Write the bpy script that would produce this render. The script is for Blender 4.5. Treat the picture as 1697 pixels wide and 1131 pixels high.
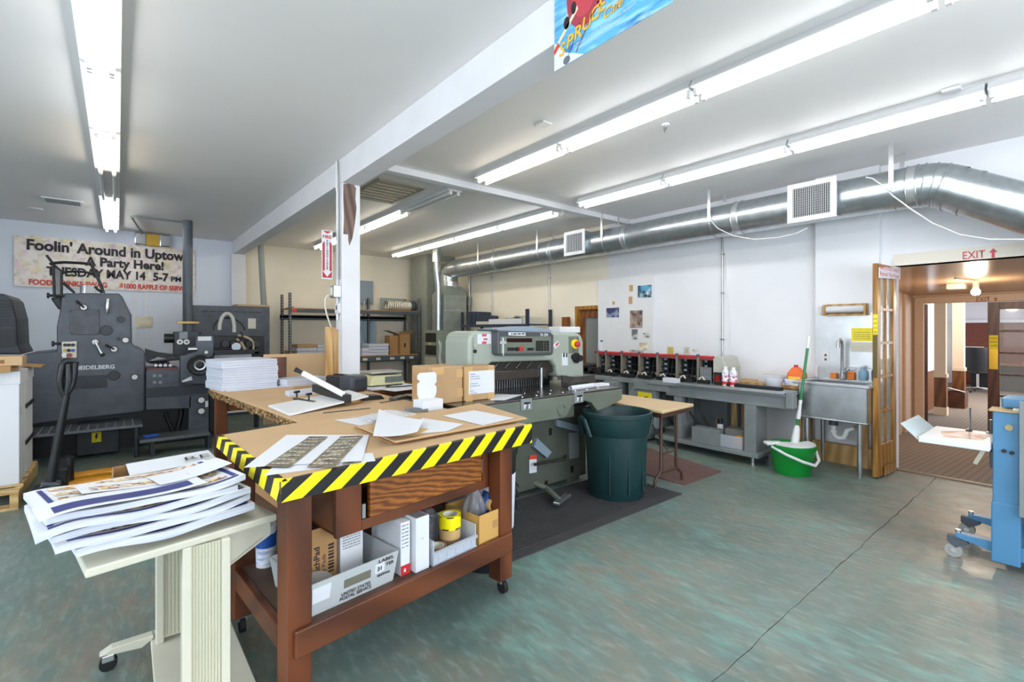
import bpy, bmesh, math, random
from mathutils import Vector, Matrix
random.seed(7)
for o in list(bpy.data.objects): bpy.data.objects.remove(o)
S = bpy.context.scene
COL = S.collection
# ---------------------------------------------------------------- camera
F_PX, CX, HY, CAM_H = 797.0, 848.5, 546.0, 1.41
YAW = math.atan(653.5 / 797.0)
FW = (math.sin(YAW), math.cos(YAW)); RT = (math.cos(YAW), -math.sin(YAW))
cam_d = bpy.data.cameras.new('camera'); cam = bpy.data.objects.new('camera', cam_d); COL.objects.link(cam)
cam_d.sensor_fit = 'HORIZONTAL'; cam_d.sensor_width = 36.0; cam_d.lens = 36.0 * F_PX / 1697.0
cam_d.shift_y = (HY - 565.5) / 1697.0
cam_d.clip_start = 0.05
cam.location = (0, 0, CAM_H); cam.rotation_euler = (math.pi / 2, 0, -YAW)
S.camera = cam
# ---------------------------------------------------------------- world, daylight, exposure
w = bpy.data.worlds.new('world'); S.world = w; w.use_nodes = True
w.node_tree.nodes['Background'].inputs[0].default_value = (0.72, 0.84, 1.0, 1)
w.node_tree.nodes['Background'].inputs[1].default_value = 1.0
S.view_settings.view_transform = 'Standard'; S.view_settings.look = 'None'
S.view_settings.gamma = 1.0; S.view_settings.use_curve_mapping = False
S.view_settings.exposure = 0.32
TUBE_POWER = 11.0
def area(name, loc, rot, sx, sy, power, col):
    l = bpy.data.lights.new(name, 'AREA'); l.shape = 'RECTANGLE'; l.size = sx; l.size_y = sy; l.energy = power; l.color = col
    o = bpy.data.objects.new(name, l); o.location = loc; o.rotation_euler = rot; COL.objects.link(o); return o
# area lamps added for bluish daylight and fill, at assumed windows out of view
area('daylight_fill', (-3.88, 1.6, 1.65), (0, -math.pi / 2, 0), 1.7, 5.0, 150, (0.80, 0.90, 1.0))
area('daylight_fill', (1.5, -2.38, 1.65), (math.pi / 2, 0, 0), 5.0, 1.7, 150, (0.84, 0.92, 1.0))
area('office_daylight', (14.5, -2.3, 1.4), (math.pi / 2, 0, 0), 5.0, 1.6, 190, (0.86, 0.92, 1.0))
# ---------------------------------------------------------------- pixel <-> place helpers
def ray(px):
    l = (px - CX) / F_PX
    return FW[0] + l * RT[0], FW[1] + l * RT[1]
def G(px, py, z):
    t = (z - CAM_H) * F_PX / (HY - py); d = ray(px); return Vector((d[0] * t, d[1] * t, z))
def PX(px, py, x):
    d = ray(px); t = x / d[0]; return Vector((x, d[1] * t, CAM_H + (HY - py) / F_PX * t))
def PY(px, py, y):
    d = ray(px); t = y / d[1]; return Vector((d[0] * t, y, CAM_H + (HY - py) / F_PX * t))
def PL(px, py, a, b):
    d = ray(px); ex, ey = b[0] - a[0], b[1] - a[1]
    t = (a[0] * ey - a[1] * ex) / (d[0] * ey - d[1] * ex)
    return Vector((d[0] * t, d[1] * t, CAM_H + (HY - py) / F_PX * t))
# ---------------------------------------------------------------- materials
def lin(h):
    h = h.lstrip('#'); r = []
    for i in (0, 2, 4):
        c = int(h[i:i + 2], 16) / 255; r.append(c / 12.92 if c <= 0.04045 else ((c + 0.055) / 1.055) ** 2.4)
    return tuple(r) + (1,)
MATS = {}
def mat(name, col, rough=0.6, metal=0.0, var=0.0, vscale=6.0, bump=0.0, bscale=60.0, col2=None, stretch=None, alpha=1.0, trans=0.0, emit=0.0, spec=0.5, detail=4.0):
    if name in MATS: return MATS[name]
    m = bpy.data.materials.new(name); m.use_nodes = True; nt = m.node_tree; b = nt.nodes['Principled BSDF']
    b.inputs['Base Color'].default_value = lin(col); b.inputs['Roughness'].default_value = rough; b.inputs['Metallic'].default_value = metal
    b.inputs['Specular IOR Level'].default_value = spec
    if alpha < 1: b.inputs['Alpha'].default_value = alpha
    if trans: b.inputs['Transmission Weight'].default_value = trans
    if emit:
        b.inputs['Emission Color'].default_value = lin(col); b.inputs['Emission Strength'].default_value = emit
    tc = nt.nodes.new('ShaderNodeTexCoord'); mp = nt.nodes.new('ShaderNodeMapping')
    nt.links.new(tc.outputs['Object'], mp.inputs[0])
    if stretch: mp.inputs['Scale'].default_value = stretch
    if var or col2:
        n = nt.nodes.new('ShaderNodeTexNoise'); n.inputs['Scale'].default_value = vscale; n.inputs['Detail'].default_value = detail
        nt.links.new(mp.outputs[0], n.inputs['Vector'])
        rp = nt.nodes.new('ShaderNodeValToRGB'); c = lin(col)
        c2 = lin(col2) if col2 else tuple(max(0, x * (1 - var)) for x in c[:3]) + (1,)
        rp.color_ramp.elements[0].position = 0.35; rp.color_ramp.elements[1].position = 0.65
        rp.color_ramp.elements[0].color = c2; rp.color_ramp.elements[1].color = c
        nt.links.new(n.outputs['Fac'], rp.inputs[0]); nt.links.new(rp.outputs[0], b.inputs['Base Color'])
    if bump:
        n2 = nt.nodes.new('ShaderNodeTexNoise'); n2.inputs['Scale'].default_value = bscale; n2.inputs['Detail'].default_value = 3
        nt.links.new(mp.outputs[0], n2.inputs['Vector'])
        bp = nt.nodes.new('ShaderNodeBump'); bp.inputs['Strength'].default_value = bump; bp.inputs['Distance'].default_value = 0.01
        nt.links.new(n2.outputs['Fac'], bp.inputs['Height']); nt.links.new(bp.outputs[0], b.inputs['Normal'])
    MATS[name] = m; return m
def wood(name, c1, c2, sc=(1, 1, 1), rough=0.5, ws=3.0, dist=4.0):
    if name in MATS: return MATS[name]
    m = bpy.data.materials.new(name); m.use_nodes = True; nt = m.node_tree; b = nt.nodes['Principled BSDF']
    tc = nt.nodes.new('ShaderNodeTexCoord'); mp = nt.nodes.new('ShaderNodeMapping'); mp.inputs['Scale'].default_value = sc
    wv = nt.nodes.new('ShaderNodeTexWave'); wv.inputs['Scale'].default_value = ws; wv.inputs['Distortion'].default_value = dist
    wv.inputs['Detail'].default_value = 3; wv.bands_direction = 'DIAGONAL'
    rp = nt.nodes.new('ShaderNodeValToRGB'); rp.color_ramp.elements[0].color = lin(c1); rp.color_ramp.elements[1].color = lin(c2)
    nz = nt.nodes.new('ShaderNodeTexNoise'); nz.inputs['Scale'].default_value = 5; nz.inputs['Detail'].default_value = 6
    mx = nt.nodes.new('ShaderNodeMixRGB'); mx.blend_type = 'MULTIPLY'; mx.inputs[0].default_value = 0.35
    nt.links.new(tc.outputs['Object'], mp.inputs[0]); nt.links.new(mp.outputs[0], wv.inputs[0]); nt.links.new(tc.outputs['Object'], nz.inputs[0])
    nt.links.new(wv.outputs['Fac'], rp.inputs[0]); nt.links.new(rp.outputs[0], mx.inputs[1]); nt.links.new(nz.outputs['Fac'], mx.inputs[2])
    nt.links.new(mx.outputs[0], b.inputs['Base Color']); b.inputs['Roughness'].default_value = rough
    MATS[name] = m; return m
M_WALL = mat('painted wall white', '#e6e7ea', 0.75, var=0.05, vscale=1.5, bump=0.05, bscale=30)
M_CREAM = mat('painted wall cream', '#efe6d2', 0.75, var=0.05, vscale=1.5, bump=0.05, bscale=30)
M_CEIL = mat('painted ceiling', '#eeecea', 0.55, var=0.03, vscale=1.0, bump=0.03, bscale=20)
M_BEAM = mat('painted beam', '#e4e4e7', 0.6, var=0.05, vscale=3, bump=0.05, bscale=25)
M_WHITE = mat('white enamel', '#dfdfdf', 0.4)
M_PLASTIC = mat('white plastic', '#d9d9d6', 0.45)
M_PRESS = mat('press grey enamel', '#50555f', 0.42, var=0.28, vscale=7, bump=0.03, bscale=80)
M_PRESSD = mat('press dark grey', '#34373f', 0.5, var=0.3, vscale=9)
M_BLACK = mat('black metal', '#17181b', 0.45, var=0.3, vscale=20)
M_BLACKP = mat('black plastic', '#1c1d20', 0.4)
M_RUBBER = mat('black rubber', '#141415', 0.75)
M_STEEL = mat('brushed steel', '#c3c6c8', 0.3, 0.9, var=0.15, vscale=8)
M_CHROME = mat('chrome', '#d9dbdd', 0.15, 1.0)
M_GALV = mat('galvanised duct', '#c0c8cc', 0.3, 0.9, var=0.16, vscale=14, bump=0.04, bscale=40)
M_GALVD = mat('dull galvanised sheet', '#9da49c', 0.42, 0.3, var=0.25, vscale=4)
M_CUT = mat('cutter grey green enamel', '#a2aa9e', 0.4, var=0.06, vscale=5)
M_CUTD = mat('cutter dark green grey', '#6e7568', 0.42, var=0.14, vscale=6)
M_CUTB = mat('cutter base enamel', '#585c52', 0.45, var=0.2, vscale=5)
M_CAST = mat('worn steel bed', '#6a6763', 0.25, 0.7, var=0.25, vscale=9)
M_WOODR = wood('stained red brown timber', '#52270f', '#783f1e', (1, 1, 0.25), 0.45, 2.2, 6)
M_WOODH = wood('stained red brown rail', '#522811', '#743f20', (0.25, 1, 1), 0.45, 2.2, 6)
M_PLY = wood('orange plywood', '#6d370f', '#ad6824', (1.2, 1.2, 6), 0.5, 4.2, 7)
M_PINE = wood('pale pine', '#b98a4c', '#d9b077', (1, 1, 0.15), 0.55, 6, 3)
M_OAK = wood('golden oak door', '#93601f', '#bf8838', (1, 1, 0.12), 0.35, 7, 3)
M_DKWOOD = wood('dark stained door', '#4a2411', '#6a3a1c', (1, 1, 0.15), 0.4, 6, 3)
M_CARD = mat('cardboard', '#ad8456', 0.85, var=0.1, vscale=4)
M_CARDL = mat('kraft board top', '#c3a27a', 0.8, var=0.07, vscale=3)
M_KRAFT = mat('kraft paper', '#b8956b', 0.75, var=0.12, vscale=6, bump=0.12, bscale=25)
M_TAPE = mat('packing tape', '#c39c68', 0.35)
M_PAPER = mat('white paper', '#d6d8dd', 0.7)
M_PAPER2 = mat('paper edges', '#d9dce6', 0.8, col2='#b9bdcc', stretch=(0.6, 0.6, 60), vscale=3)
M_YEL = mat('hazard yellow', '#f4e400', 0.35)
M_HBLK = mat('hazard black', '#0b0b0d', 0.5)
M_RED = mat('red paint', '#c12a2a', 0.45)
M_SIGNRED = mat('sign red', '#b4232c', 0.5)
M_BIN = mat('dark green plastic', '#17393b', 0.45, var=0.18, vscale=6, bump=0.03)
M_GREEN = mat('bright green plastic', '#0b8f33', 0.35)
M_GREEND = mat('green mop handle', '#157a3e', 0.35)
M_BLUE = mat('blue machine enamel', '#4c84ac', 0.4, var=0.1, vscale=5)
M_GREYM = mat('grey machine enamel', '#868c8c', 0.45, var=0.15, vscale=5)
M_GREYD = mat('slate shelf steel', '#4e565e', 0.5, var=0.15, vscale=8)
M_PANEL = mat('electric panel blue grey', '#8796a3', 0.45)
M_IVORY = mat('ivory enamel', '#d3cfbd', 0.45, var=0.04)
M_FLUTE = mat('ivory fluted panel', '#c9c6b0', 0.5)
M_BEIGE = mat('beige enamel', '#b7b19c', 0.5, var=0.08)
M_BROWNM = mat('brown metal leg', '#4a3328', 0.45)
M_TAN = mat('tan laminate', '#d3b78d', 0.5, var=0.06, vscale=5)
M_CARTON = mat('white carton', '#d9dadd', 0.6)
M_PALLET = wood('pallet wood', '#c09a60', '#e0c188', (0.3, 1, 1), 0.7, 6, 3)
M_ORANGE = mat('orange paint', '#f0a21c', 0.4, var=0.12)
M_BLUEL = mat('blue label', '#1f4fa0', 0.4)
M_DARKTXT = mat('dark print', '#241c22', 0.6)
M_REDTXT = mat('red print', '#d8432f', 0.6)
M_PINKTXT = mat('faded red print', '#c8535b', 0.6)
M_GREYTXT = mat('grey print', '#6b6d75', 0.6)
M_YTXT = mat('yellow print', '#f2b62c', 0.6)
M_NOTE = mat('yellow note', '#f2df21', 0.6)
M_GLASS = mat('window glass', '#dfe8ea', 0.05, alpha=0.16)
M_CLEAR = mat('clear plastic', '#dfe4ee', 0.15, alpha=0.38)
M_FILM = mat('grey plastic film', '#8d8c92', 0.18, alpha=0.45)
M_MAIL = mat('grey corrugated plastic', '#b9bdbf', 0.5, alpha=0.92)
M_TUBE = mat('lit tube', '#ffffff', 0.4, emit=TUBE_POWER)
M_TUBEW = mat('warm lit tube', '#fff3dd', 0.4, emit=TUBE_POWER)
M_TUBEOFF = mat('unlit tube', '#d4d4d0', 0.35)
M_TRIM = mat('corridor trim paint', '#c9a78a', 0.5)
M_BRICK = mat('brick', '#7c4638', 0.8, var=0.3, vscale=20)
M_WAINS = wood('wainscot wood', '#6d3f1d', '#8d5729', (1, 1, 0.2), 0.5, 5, 3)
def print_mat(name, base, inks, scale=9.0, thr=0.5, stretch=(1, 1, 1)):
    m = bpy.data.materials.new(name); m.use_nodes = True; nt = m.node_tree; b = nt.nodes['Principled BSDF']; b.inputs['Roughness'].default_value = 0.55
    tc = nt.nodes.new('ShaderNodeTexCoord'); mp = nt.nodes.new('ShaderNodeMapping'); mp.inputs['Scale'].default_value = stretch
    nt.links.new(tc.outputs['Object'], mp.inputs[0]); prev = None
    for i, ink in enumerate(inks):
        n = nt.nodes.new('ShaderNodeTexNoise'); n.inputs['Scale'].default_value = scale * (1 + 0.35 * i); n.inputs['Detail'].default_value = 5
        off = nt.nodes.new('ShaderNodeVectorMath'); off.inputs[1].default_value = (3.1 * i, 1.7 * i, 5.3 * i)
        nt.links.new(mp.outputs[0], off.inputs[0]); nt.links.new(off.outputs[0], n.inputs['Vector'])
        rp = nt.nodes.new('ShaderNodeValToRGB'); rp.color_ramp.elements[0].position = thr; rp.color_ramp.elements[1].position = thr + 0.13
        mx = nt.nodes.new('ShaderNodeMixRGB'); nt.links.new(n.outputs['Fac'], rp.inputs[0]); nt.links.new(rp.outputs[0], mx.inputs[0])
        if prev: nt.links.new(prev, mx.inputs[1])
        else: mx.inputs[1].default_value = lin(base)
        mx.inputs[2].default_value = lin(ink); prev = mx.outputs[0]
    nt.links.new(prev, b.inputs['Base Color']); MATS[name] = m; return m
M_BANNER = print_mat('banner print', '#f0e6dc', ['#e9d3d3', '#ead9a9', '#d5bcc0', '#cfc7b4'], 5, 0.54)
M_PHOTO = print_mat('murky photo print', '#6b664e', ['#3d3a2c', '#a7a07f', '#85705f'], 22, 0.5)
M_PICS = print_mat('brochure print', '#e9e2cf', ['#d39a4c', '#2e3470', '#8a4a34', '#e6cf9a'], 24, 0.49)
M_NAVY = mat('navy print', '#2b3473', 0.55)
M_PSKY = print_mat('poster sky print', '#5fb0d8', ['#bfe0ee', '#2f7fc0', '#8fd0e6'], 3.0, 0.52, (1, 1, 5))
M_FOIL = mat('bright sheet metal', '#d6d8da', 0.33, 0.8, var=0.12, vscale=6, bump=0.1, bscale=9)
# floor paint: worn green over grey brown concrete
def floor_mat():
    m = bpy.data.materials.new('worn green floor paint'); m.use_nodes = True; nt = m.node_tree; b = nt.nodes['Principled BSDF']
    tc = nt.nodes.new('ShaderNodeTexCoord')
    def noise(sc, det, stretch=(1, 1, 1), rot=0, dist=0.0):
        mp = nt.nodes.new('ShaderNodeMapping'); mp.inputs['Scale'].default_value = stretch; mp.inputs['Rotation'].default_value = (0, 0, rot)
        n = nt.nodes.new('ShaderNodeTexNoise'); n.inputs['Scale'].default_value = sc; n.inputs['Detail'].default_value = det; n.inputs['Distortion'].default_value = dist
        nt.links.new(tc.outputs['Object'], mp.inputs[0]); nt.links.new(mp.outputs[0], n.inputs['Vector']); return n
    def ramp(n, a, c, ca=(0, 0, 0, 1), cb=(1, 1, 1, 1)):
        r = nt.nodes.new('ShaderNodeValToRGB'); r.color_ramp.elements[0].position = a; r.color_ramp.elements[1].position = c
        r.color_ramp.elements[0].color = ca; r.color_ramp.elements[1].color = cb; nt.links.new(n.outputs['Fac'], r.inputs[0]); return r
    def mix(fac, a, bcol):
        x = nt.nodes.new('ShaderNodeMixRGB'); nt.links.new(fac, x.inputs[0])
        if isinstance(a, tuple): x.inputs[1].default_value = a
        else: nt.links.new(a, x.inputs[1])
        x.inputs[2].default_value = bcol; return x
    def mul(a, c):
        x = nt.nodes.new('ShaderNodeMath'); x.operation = 'MULTIPLY'; nt.links.new(a, x.inputs[0])
        if isinstance(c, float): x.inputs[1].default_value = c
        else: nt.links.new(c, x.inputs[1])
        return x.outputs[0]
    big = ramp(noise(0.9, 4), 0.3, 0.7, lin('#54655f'), lin('#73847d'))
    teal = ramp(noise(1.1, 6, (1.4, 0.7, 1), 0.5, 0.8), 0.5, 0.66); teals = ramp(noise(10, 10, (1.5, 0.6, 1), 0.7), 0.4, 0.64)
    c1 = mix(mul(mul(teal.outputs[0], teals.outputs[0]), 0.52), big.outputs[0], lin('#77b8ac'))
    brown = ramp(noise(0.7, 5, (1, 1, 1), 1.1, 0.5), 0.42, 0.6); scr = ramp(noise(9, 11, (1.0, 0.4, 1), 0.6, 0.2), 0.38, 0.64)
    c2 = mix(mul(mul(brown.outputs[0], scr.outputs[0]), 0.72), c1.outputs[0], lin('#86796a'))
    # bare worn concrete towards the corridor doorway and the blue feeder
    sep = nt.nodes.new('ShaderNodeSeparateXYZ'); nt.links.new(tc.outputs['Object'], sep.inputs[0])
    mr = nt.nodes.new('ShaderNodeMapRange'); mr.inputs['From Min'].default_value = 1.6; mr.inputs['From Max'].default_value = 0.5; nt.links.new(sep.outputs['Y'], mr.inputs['Value'])
    mrx = nt.nodes.new('ShaderNodeMapRange'); mrx.inputs['From Min'].default_value = 2.0; mrx.inputs['From Max'].default_value = 4.6; nt.links.new(sep.outputs['X'], mrx.inputs['Value'])
    wn = ramp(noise(9, 10, (0.6, 1.4, 1), 0.3, 0.2), 0.3, 0.56)
    c3 = mix(mul(mul(mul(mr.outputs[0], mrx.outputs[0]), wn.outputs[0]), 0.85), c2.outputs[0], lin('#8f8177'))
    fine = ramp(noise(30, 9, (1, 0.3, 1), 0.5, 0.1), 0.5, 0.72)
    c4 = mix(mul(fine.outputs[0], 0.24), c3.outputs[0], lin('#a4b8b0'))
    spk = ramp(noise(95, 2), 0.76, 0.78)
    c5 = mix(mul(spk.outputs[0], 0.6), c4.outputs[0], lin('#3f3c36'))
    nt.links.new(c5.outputs[0], b.inputs['Base Color'])
    rr = ramp(noise(4, 5), 0.3, 0.7, (0.3, 0.3, 0.3, 1), (0.5, 0.5, 0.5, 1)); nt.links.new(rr.outputs[0], b.inputs['Roughness'])
    bp = nt.nodes.new('ShaderNodeBump'); bp.inputs['Strength'].default_value = 0.45; bp.inputs['Distance'].default_value = 0.008
    nb = noise(22, 9, (1, 0.45, 1), 0.6, 0.1); nt.links.new(nb.outputs['Fac'], bp.inputs['Height']); nt.links.new(bp.outputs[0], b.inputs['Normal'])
    return m
M_FLOOR = floor_mat()
def carpet_mat():
    m = bpy.data.materials.new('brown grid carpet'); m.use_nodes = True; nt = m.node_tree; b = nt.nodes['Principled BSDF']
    tc = nt.nodes.new('ShaderNodeTexCoord'); outs = []
    for ax in 'XY':
        wv = nt.nodes.new('ShaderNodeTexWave'); wv.bands_direction = ax; wv.inputs['Scale'].default_value = 5.2; nt.links.new(tc.outputs['Object'], wv.inputs[0]); outs.append(wv.outputs['Fac'])
    mn = nt.nodes.new('ShaderNodeMath'); mn.operation = 'MINIMUM'; nt.links.new(outs[0], mn.inputs[0]); nt.links.new(outs[1], mn.inputs[1])
    rp = nt.nodes.new('ShaderNodeValToRGB'); rp.color_ramp.elements[0].position = .05; rp.color_ramp.elements[1].position = .3; rp.color_ramp.elements[0].color = lin('#71655a'); rp.color_ramp.elements[1].color = lin('#877a6e')
    nt.links.new(mn.outputs[0], rp.inputs[0]); nt.links.new(rp.outputs[0], b.inputs['Base Color']); b.inputs['Roughness'].default_value = 0.95
    bp = nt.nodes.new('ShaderNodeBump'); bp.inputs['Strength'].default_value = 0.25; bp.inputs['Distance'].default_value = .004; nt.links.new(rp.outputs[0], bp.inputs['Height']); nt.links.new(bp.outputs[0], b.inputs['Normal'])
    return m
M_CARPET = carpet_mat()
# ---------------------------------------------------------------- mesh builder
class MB:
    def __init__(s): s.v = []; s.f = []; s.m = []
    def add(s, vs, fs, mi=0):
        o = len(s.v); s.v += [Vector(x) for x in vs]; s.f += [tuple(i + o for i in f) for f in fs]; s.m += [mi] * len(fs); return s
    def box(s, x0, x1, y0, y1, z0, z1, mi=0):
        return s.add([(x0, y0, z0), (x1, y0, z0), (x1, y1, z0), (x0, y1, z0), (x0, y0, z1), (x1, y0, z1), (x1, y1, z1), (x0, y1, z1)],
                     [(0, 3, 2, 1), (4, 5, 6, 7), (0, 1, 5, 4), (1, 2, 6, 5), (2, 3, 7, 6), (3, 0, 4, 7)], mi)
    def obox(s, c, size, rot=(0, 0, 0), mi=0):
        from mathutils import Euler
        R = Euler(rot).to_matrix(); c = Vector(c); hx, hy, hz = size[0] / 2, size[1] / 2, size[2] / 2
        vs = [c + R @ Vector((a * hx, b * hy, d * hz)) for d in (-1, 1) for a, b in ((-1, -1), (1, -1), (1, 1), (-1, 1))]
        return s.add(vs, [(0, 3, 2, 1), (4, 5, 6, 7), (0, 1, 5, 4), (1, 2, 6, 5), (2, 3, 7, 6), (3, 0, 4, 7)], mi)
    def hexa(s, b4, t4, mi=0):
        return s.add(list(b4) + list(t4), [(0, 3, 2, 1), (4, 5, 6, 7), (0, 1, 5, 4), (1, 2, 6, 5), (2, 3, 7, 6), (3, 0, 4, 7)], mi)
    def extr(s, pts, d, mi=0):
        n = len(pts); d = Vector(d); pts = [Vector(p) for p in pts]
        return s.add(pts + [p + d for p in pts], [tuple(range(n - 1, -1, -1)), tuple(range(n, 2 * n))] + [(i, (i + 1) % n, n + (i + 1) % n, n + i) for i in range(n)], mi)
    def quadz(s, pts, z0, z1, mi=0):
        return s.extr([(p[0], p[1], z0) for p in pts], (0, 0, z1 - z0), mi)
    def cyl(s, p0, p1, r, r1=None, seg=16, mi=0, caps=True):
        p0 = Vector(p0); p1 = Vector(p1); r1 = r if r1 is None else r1; ax = (p1 - p0).normalized()
        u = ax.orthogonal().normalized(); w_ = ax.cross(u)
        a = [p0 + (u * math.cos(2 * math.pi * i / seg) + w_ * math.sin(2 * math.pi * i / seg)) * r for i in range(seg)]
        c = [p1 + (u * math.cos(2 * math.pi * i / seg) + w_ * math.sin(2 * math.pi * i / seg)) * r1 for i in range(seg)]
        fs = [(i, (i + 1) % seg, seg + (i + 1) % seg, seg + i) for i in range(seg)]
        if caps: fs += [tuple(range(seg - 1, -1, -1)), tuple(range(seg, 2 * seg))]
        return s.add(a + c, fs, mi)
    def tube(s, pts, r, seg=8, mi=0, caps=True):
        pts = [Vector(p) for p in pts]; n = len(pts); rings = []
        u = None
        for i, p in enumerate(pts):
            d = (pts[min(i + 1, n - 1)] - pts[max(i - 1, 0)]).normalized()
            if u is None: u = d.orthogonal().normalized()
            u = (u - d * u.dot(d)); u = u.normalized() if u.length > 1e-6 else d.orthogonal().normalized()
            w_ = d.cross(u); rr = r[i] if isinstance(r, (list, tuple)) else r
            rings.append([p + (u * math.cos(2 * math.pi * k / seg) + w_ * math.sin(2 * math.pi * k / seg)) * rr for k in range(seg)])
        vs = [q for g in rings for q in g]; fs = []
        for i in range(n - 1):
            for k in range(seg): fs.append((i * seg + k, i * seg + (k + 1) % seg, (i + 1) * seg + (k + 1) % seg, (i + 1) * seg + k))
        if caps: fs += [tuple(range(seg - 1, -1, -1)), tuple((n - 1) * seg + k for k in range(seg))]
        return s.add(vs, fs, mi)
    def lathe(s, prof, c, seg=28, mi=0, ax=(0, 0, 1)):
        c = Vector(c); ax = Vector(ax).normalized(); u = ax.orthogonal().normalized(); w_ = ax.cross(u); n = len(prof)
        vs = [c + ax * z + (u * math.cos(2 * math.pi * k / seg) + w_ * math.sin(2 * math.pi * k / seg)) * max(r, 1e-4) for r, z in prof for k in range(seg)]
        fs = [(i * seg + k, i * seg + (k + 1) % seg, (i + 1) * seg + (k + 1) % seg, (i + 1) * seg + k) for i in range(n - 1) for k in range(seg)]
        return s.add(vs, fs, mi)
    def grid(s, nx, ny, fn, thick=None, mi=0):
        top = [Vector(fn(i / (nx - 1), j / (ny - 1))) for j in range(ny) for i in range(nx)]
        fs = [(j * nx + i, j * nx + i + 1, (j + 1) * nx + i + 1, (j + 1) * nx + i) for j in range(ny - 1) for i in range(nx - 1)]
        if thick is None: return s.add(top, fs, mi)
        th = thick if callable(thick) else (lambda a, b: thick)
        bot = [top[j * nx + i] - Vector((0, 0, th(i / (nx - 1), j / (ny - 1)))) for j in range(ny) for i in range(nx)]
        N = nx * ny; fs2 = [tuple(N + k for k in reversed(f)) for f in fs]
        ring = [i for i in range(nx)] + [j * nx + nx - 1 for j in range(1, ny)] + [(ny - 1) * nx + i for i in range(nx - 2, -1, -1)] + [j * nx for j in range(ny - 2, 0, -1)]
        side = [(ring[k], N + ring[k], N + ring[(k + 1) % len(ring)], ring[(k + 1) % len(ring)]) for k in range(len(ring))]
        o = len(s.v); s.v += top + bot
        s.f += [tuple(i + o for i in f) for f in fs + fs2 + side]; s.m += [mi] * len(fs) + [mi] * len(fs2) + [1 if mi == 0 and s.two else mi] * len(side); return s
    two = False
    def build(s, name, mats, parent=None, bevel=0.0, smooth=False, seg=2):
        me = bpy.data.meshes.new(name); inv = Matrix.Identity(4)
        if parent is not None: inv = WM[parent.name].inverted()
        else:
            lo = [min(v[i] for v in s.v) for i in range(3)]; hi = [max(v[i] for v in s.v) for i in range(3)]
            base = Matrix.Translation(((lo[0] + hi[0]) / 2, (lo[1] + hi[1]) / 2, lo[2])); inv = base.inverted()
        me.from_pydata([inv @ v for v in s.v], [], s.f)
        if not isinstance(mats, (list, tuple)): mats = [mats]
        for m in mats: me.materials.append(m)
        me.polygons.foreach_set('material_index', [min(i, len(mats) - 1) for i in s.m])
        bm = bmesh.new(); bm.from_mesh(me); bmesh.ops.recalc_face_normals(bm, faces=bm.faces)
        if smooth:
            for f in bm.faces: f.smooth = True
            for e in bm.edges:
                if len(e.link_faces) != 2 or e.calc_face_angle(0) > 0.7: e.smooth = False
        bm.to_mesh(me); bm.free()
        o = bpy.data.objects.new(name, me); COL.objects.link(o)
        if parent is not None: o.parent = parent; WM[o.name] = WM[parent.name]
        else: o.matrix_world = base; WM[o.name] = base
        if bevel:
            md = o.modifiers.new('bevel', 'BEVEL'); md.width = bevel; md.segments = seg; md.limit_method = 'ANGLE'; md.angle_limit = 0.6
        return o
WM = {}
def tag(o, label, cat, group=None):
    o['label'] = label; o['category'] = cat
    if group: o['group'] = group
    return o
def thing(name, loc, label, cat, group=None):
    o = bpy.data.objects.new(name, None); COL.objects.link(o); o.empty_display_size = 0.05
    o.location = loc; WM[o.name] = Matrix.Translation(loc); return tag(o, label, cat, group)
def struct(o):
    o['kind'] = 'structure'; return o
def sroot(name, loc=(0, 0, 0)):
    o = bpy.data.objects.new(name, None); COL.objects.link(o); o.location = loc; WM[o.name] = Matrix.Translation(loc); o['kind'] = 'structure'; return o
def text(name, s, m, parent, org, xd, up, size, align='LEFT', bold=0.0, width=None, ex=0.0006, shear=0.0):
    if s.startswith('~'):                 # print too small to read in the photo: word-shaped bars
        r_ = random.Random(len(s) * 7 + int(abs(org[2]) * 9000)); x_ = 0.0; vs = []; fs = []
        for _ in s[1:]:
            w_ = r_.uniform(.5, 1.9); k = len(vs); vs += [(x_, .05, 0), (x_ + w_, .05, 0), (x_ + w_, .5, 0), (x_, .5, 0)]; fs.append((k, k + 1, k + 2, k + 3)); x_ += w_ + .35
        me = bpy.data.meshes.new(name); me.from_pydata(vs, [], fs); return place_text(me, name, m, parent, org, xd, up, size, align, width, ex)
    c = bpy.data.curves.new('t', 'FONT'); c.body = s; c.size = 1.0; c.align_x = align; c.offset = bold; c.extrude = 0.0; c.shear = shear; c.resolution_u = 3
    o = bpy.data.objects.new('t', c); COL.objects.link(o)
    dg = bpy.context.evaluated_depsgraph_get(); me = bpy.data.meshes.new_from_object(o.evaluated_get(dg)); bpy.data.objects.remove(o)
    return place_text(me, name, m, parent, org, xd, up, size, align, width, ex)
def place_text(me, name, m, parent, org, xd, up, size, align, width, ex):
    xs = [v.co.x for v in me.vertices]; xd = Vector(xd).normalized(); up = Vector(up).normalized(); n = xd.cross(up); org = Vector(org)
    sx = size
    if width and xs: sx = width / (max(xs) - min(xs))
    x0 = min(xs) if (xs and width and align == 'LEFT') else 0.0
    inv = WM[parent.name].inverted() if parent is not None else Matrix.Identity(4)
    for v in me.vertices: v.co = inv @ (org + xd * (v.co.x - x0) * sx + up * v.co.y * size + n * ex)
    me.materials.clear(); me.materials.append(m); me.name = name
    ob = bpy.data.objects.new(name, me); COL.objects.link(ob)
    if parent is not None: ob.parent = parent; WM[ob.name] = WM[parent.name]
    return ob
def copy_tree(root, loc):
    r = root.copy(); COL.objects.link(r); r.location = loc
    for ch in root.children:
        c = ch.copy(); COL.objects.link(c); c.parent = r
        for g in ch.children:
            d = g.copy(); COL.objects.link(d); d.parent = c
    return r
ORD = ['first', 'second', 'third', 'fourth', 'fifth', 'sixth', 'seventh', 'eighth', 'ninth', 'tenth']
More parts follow.
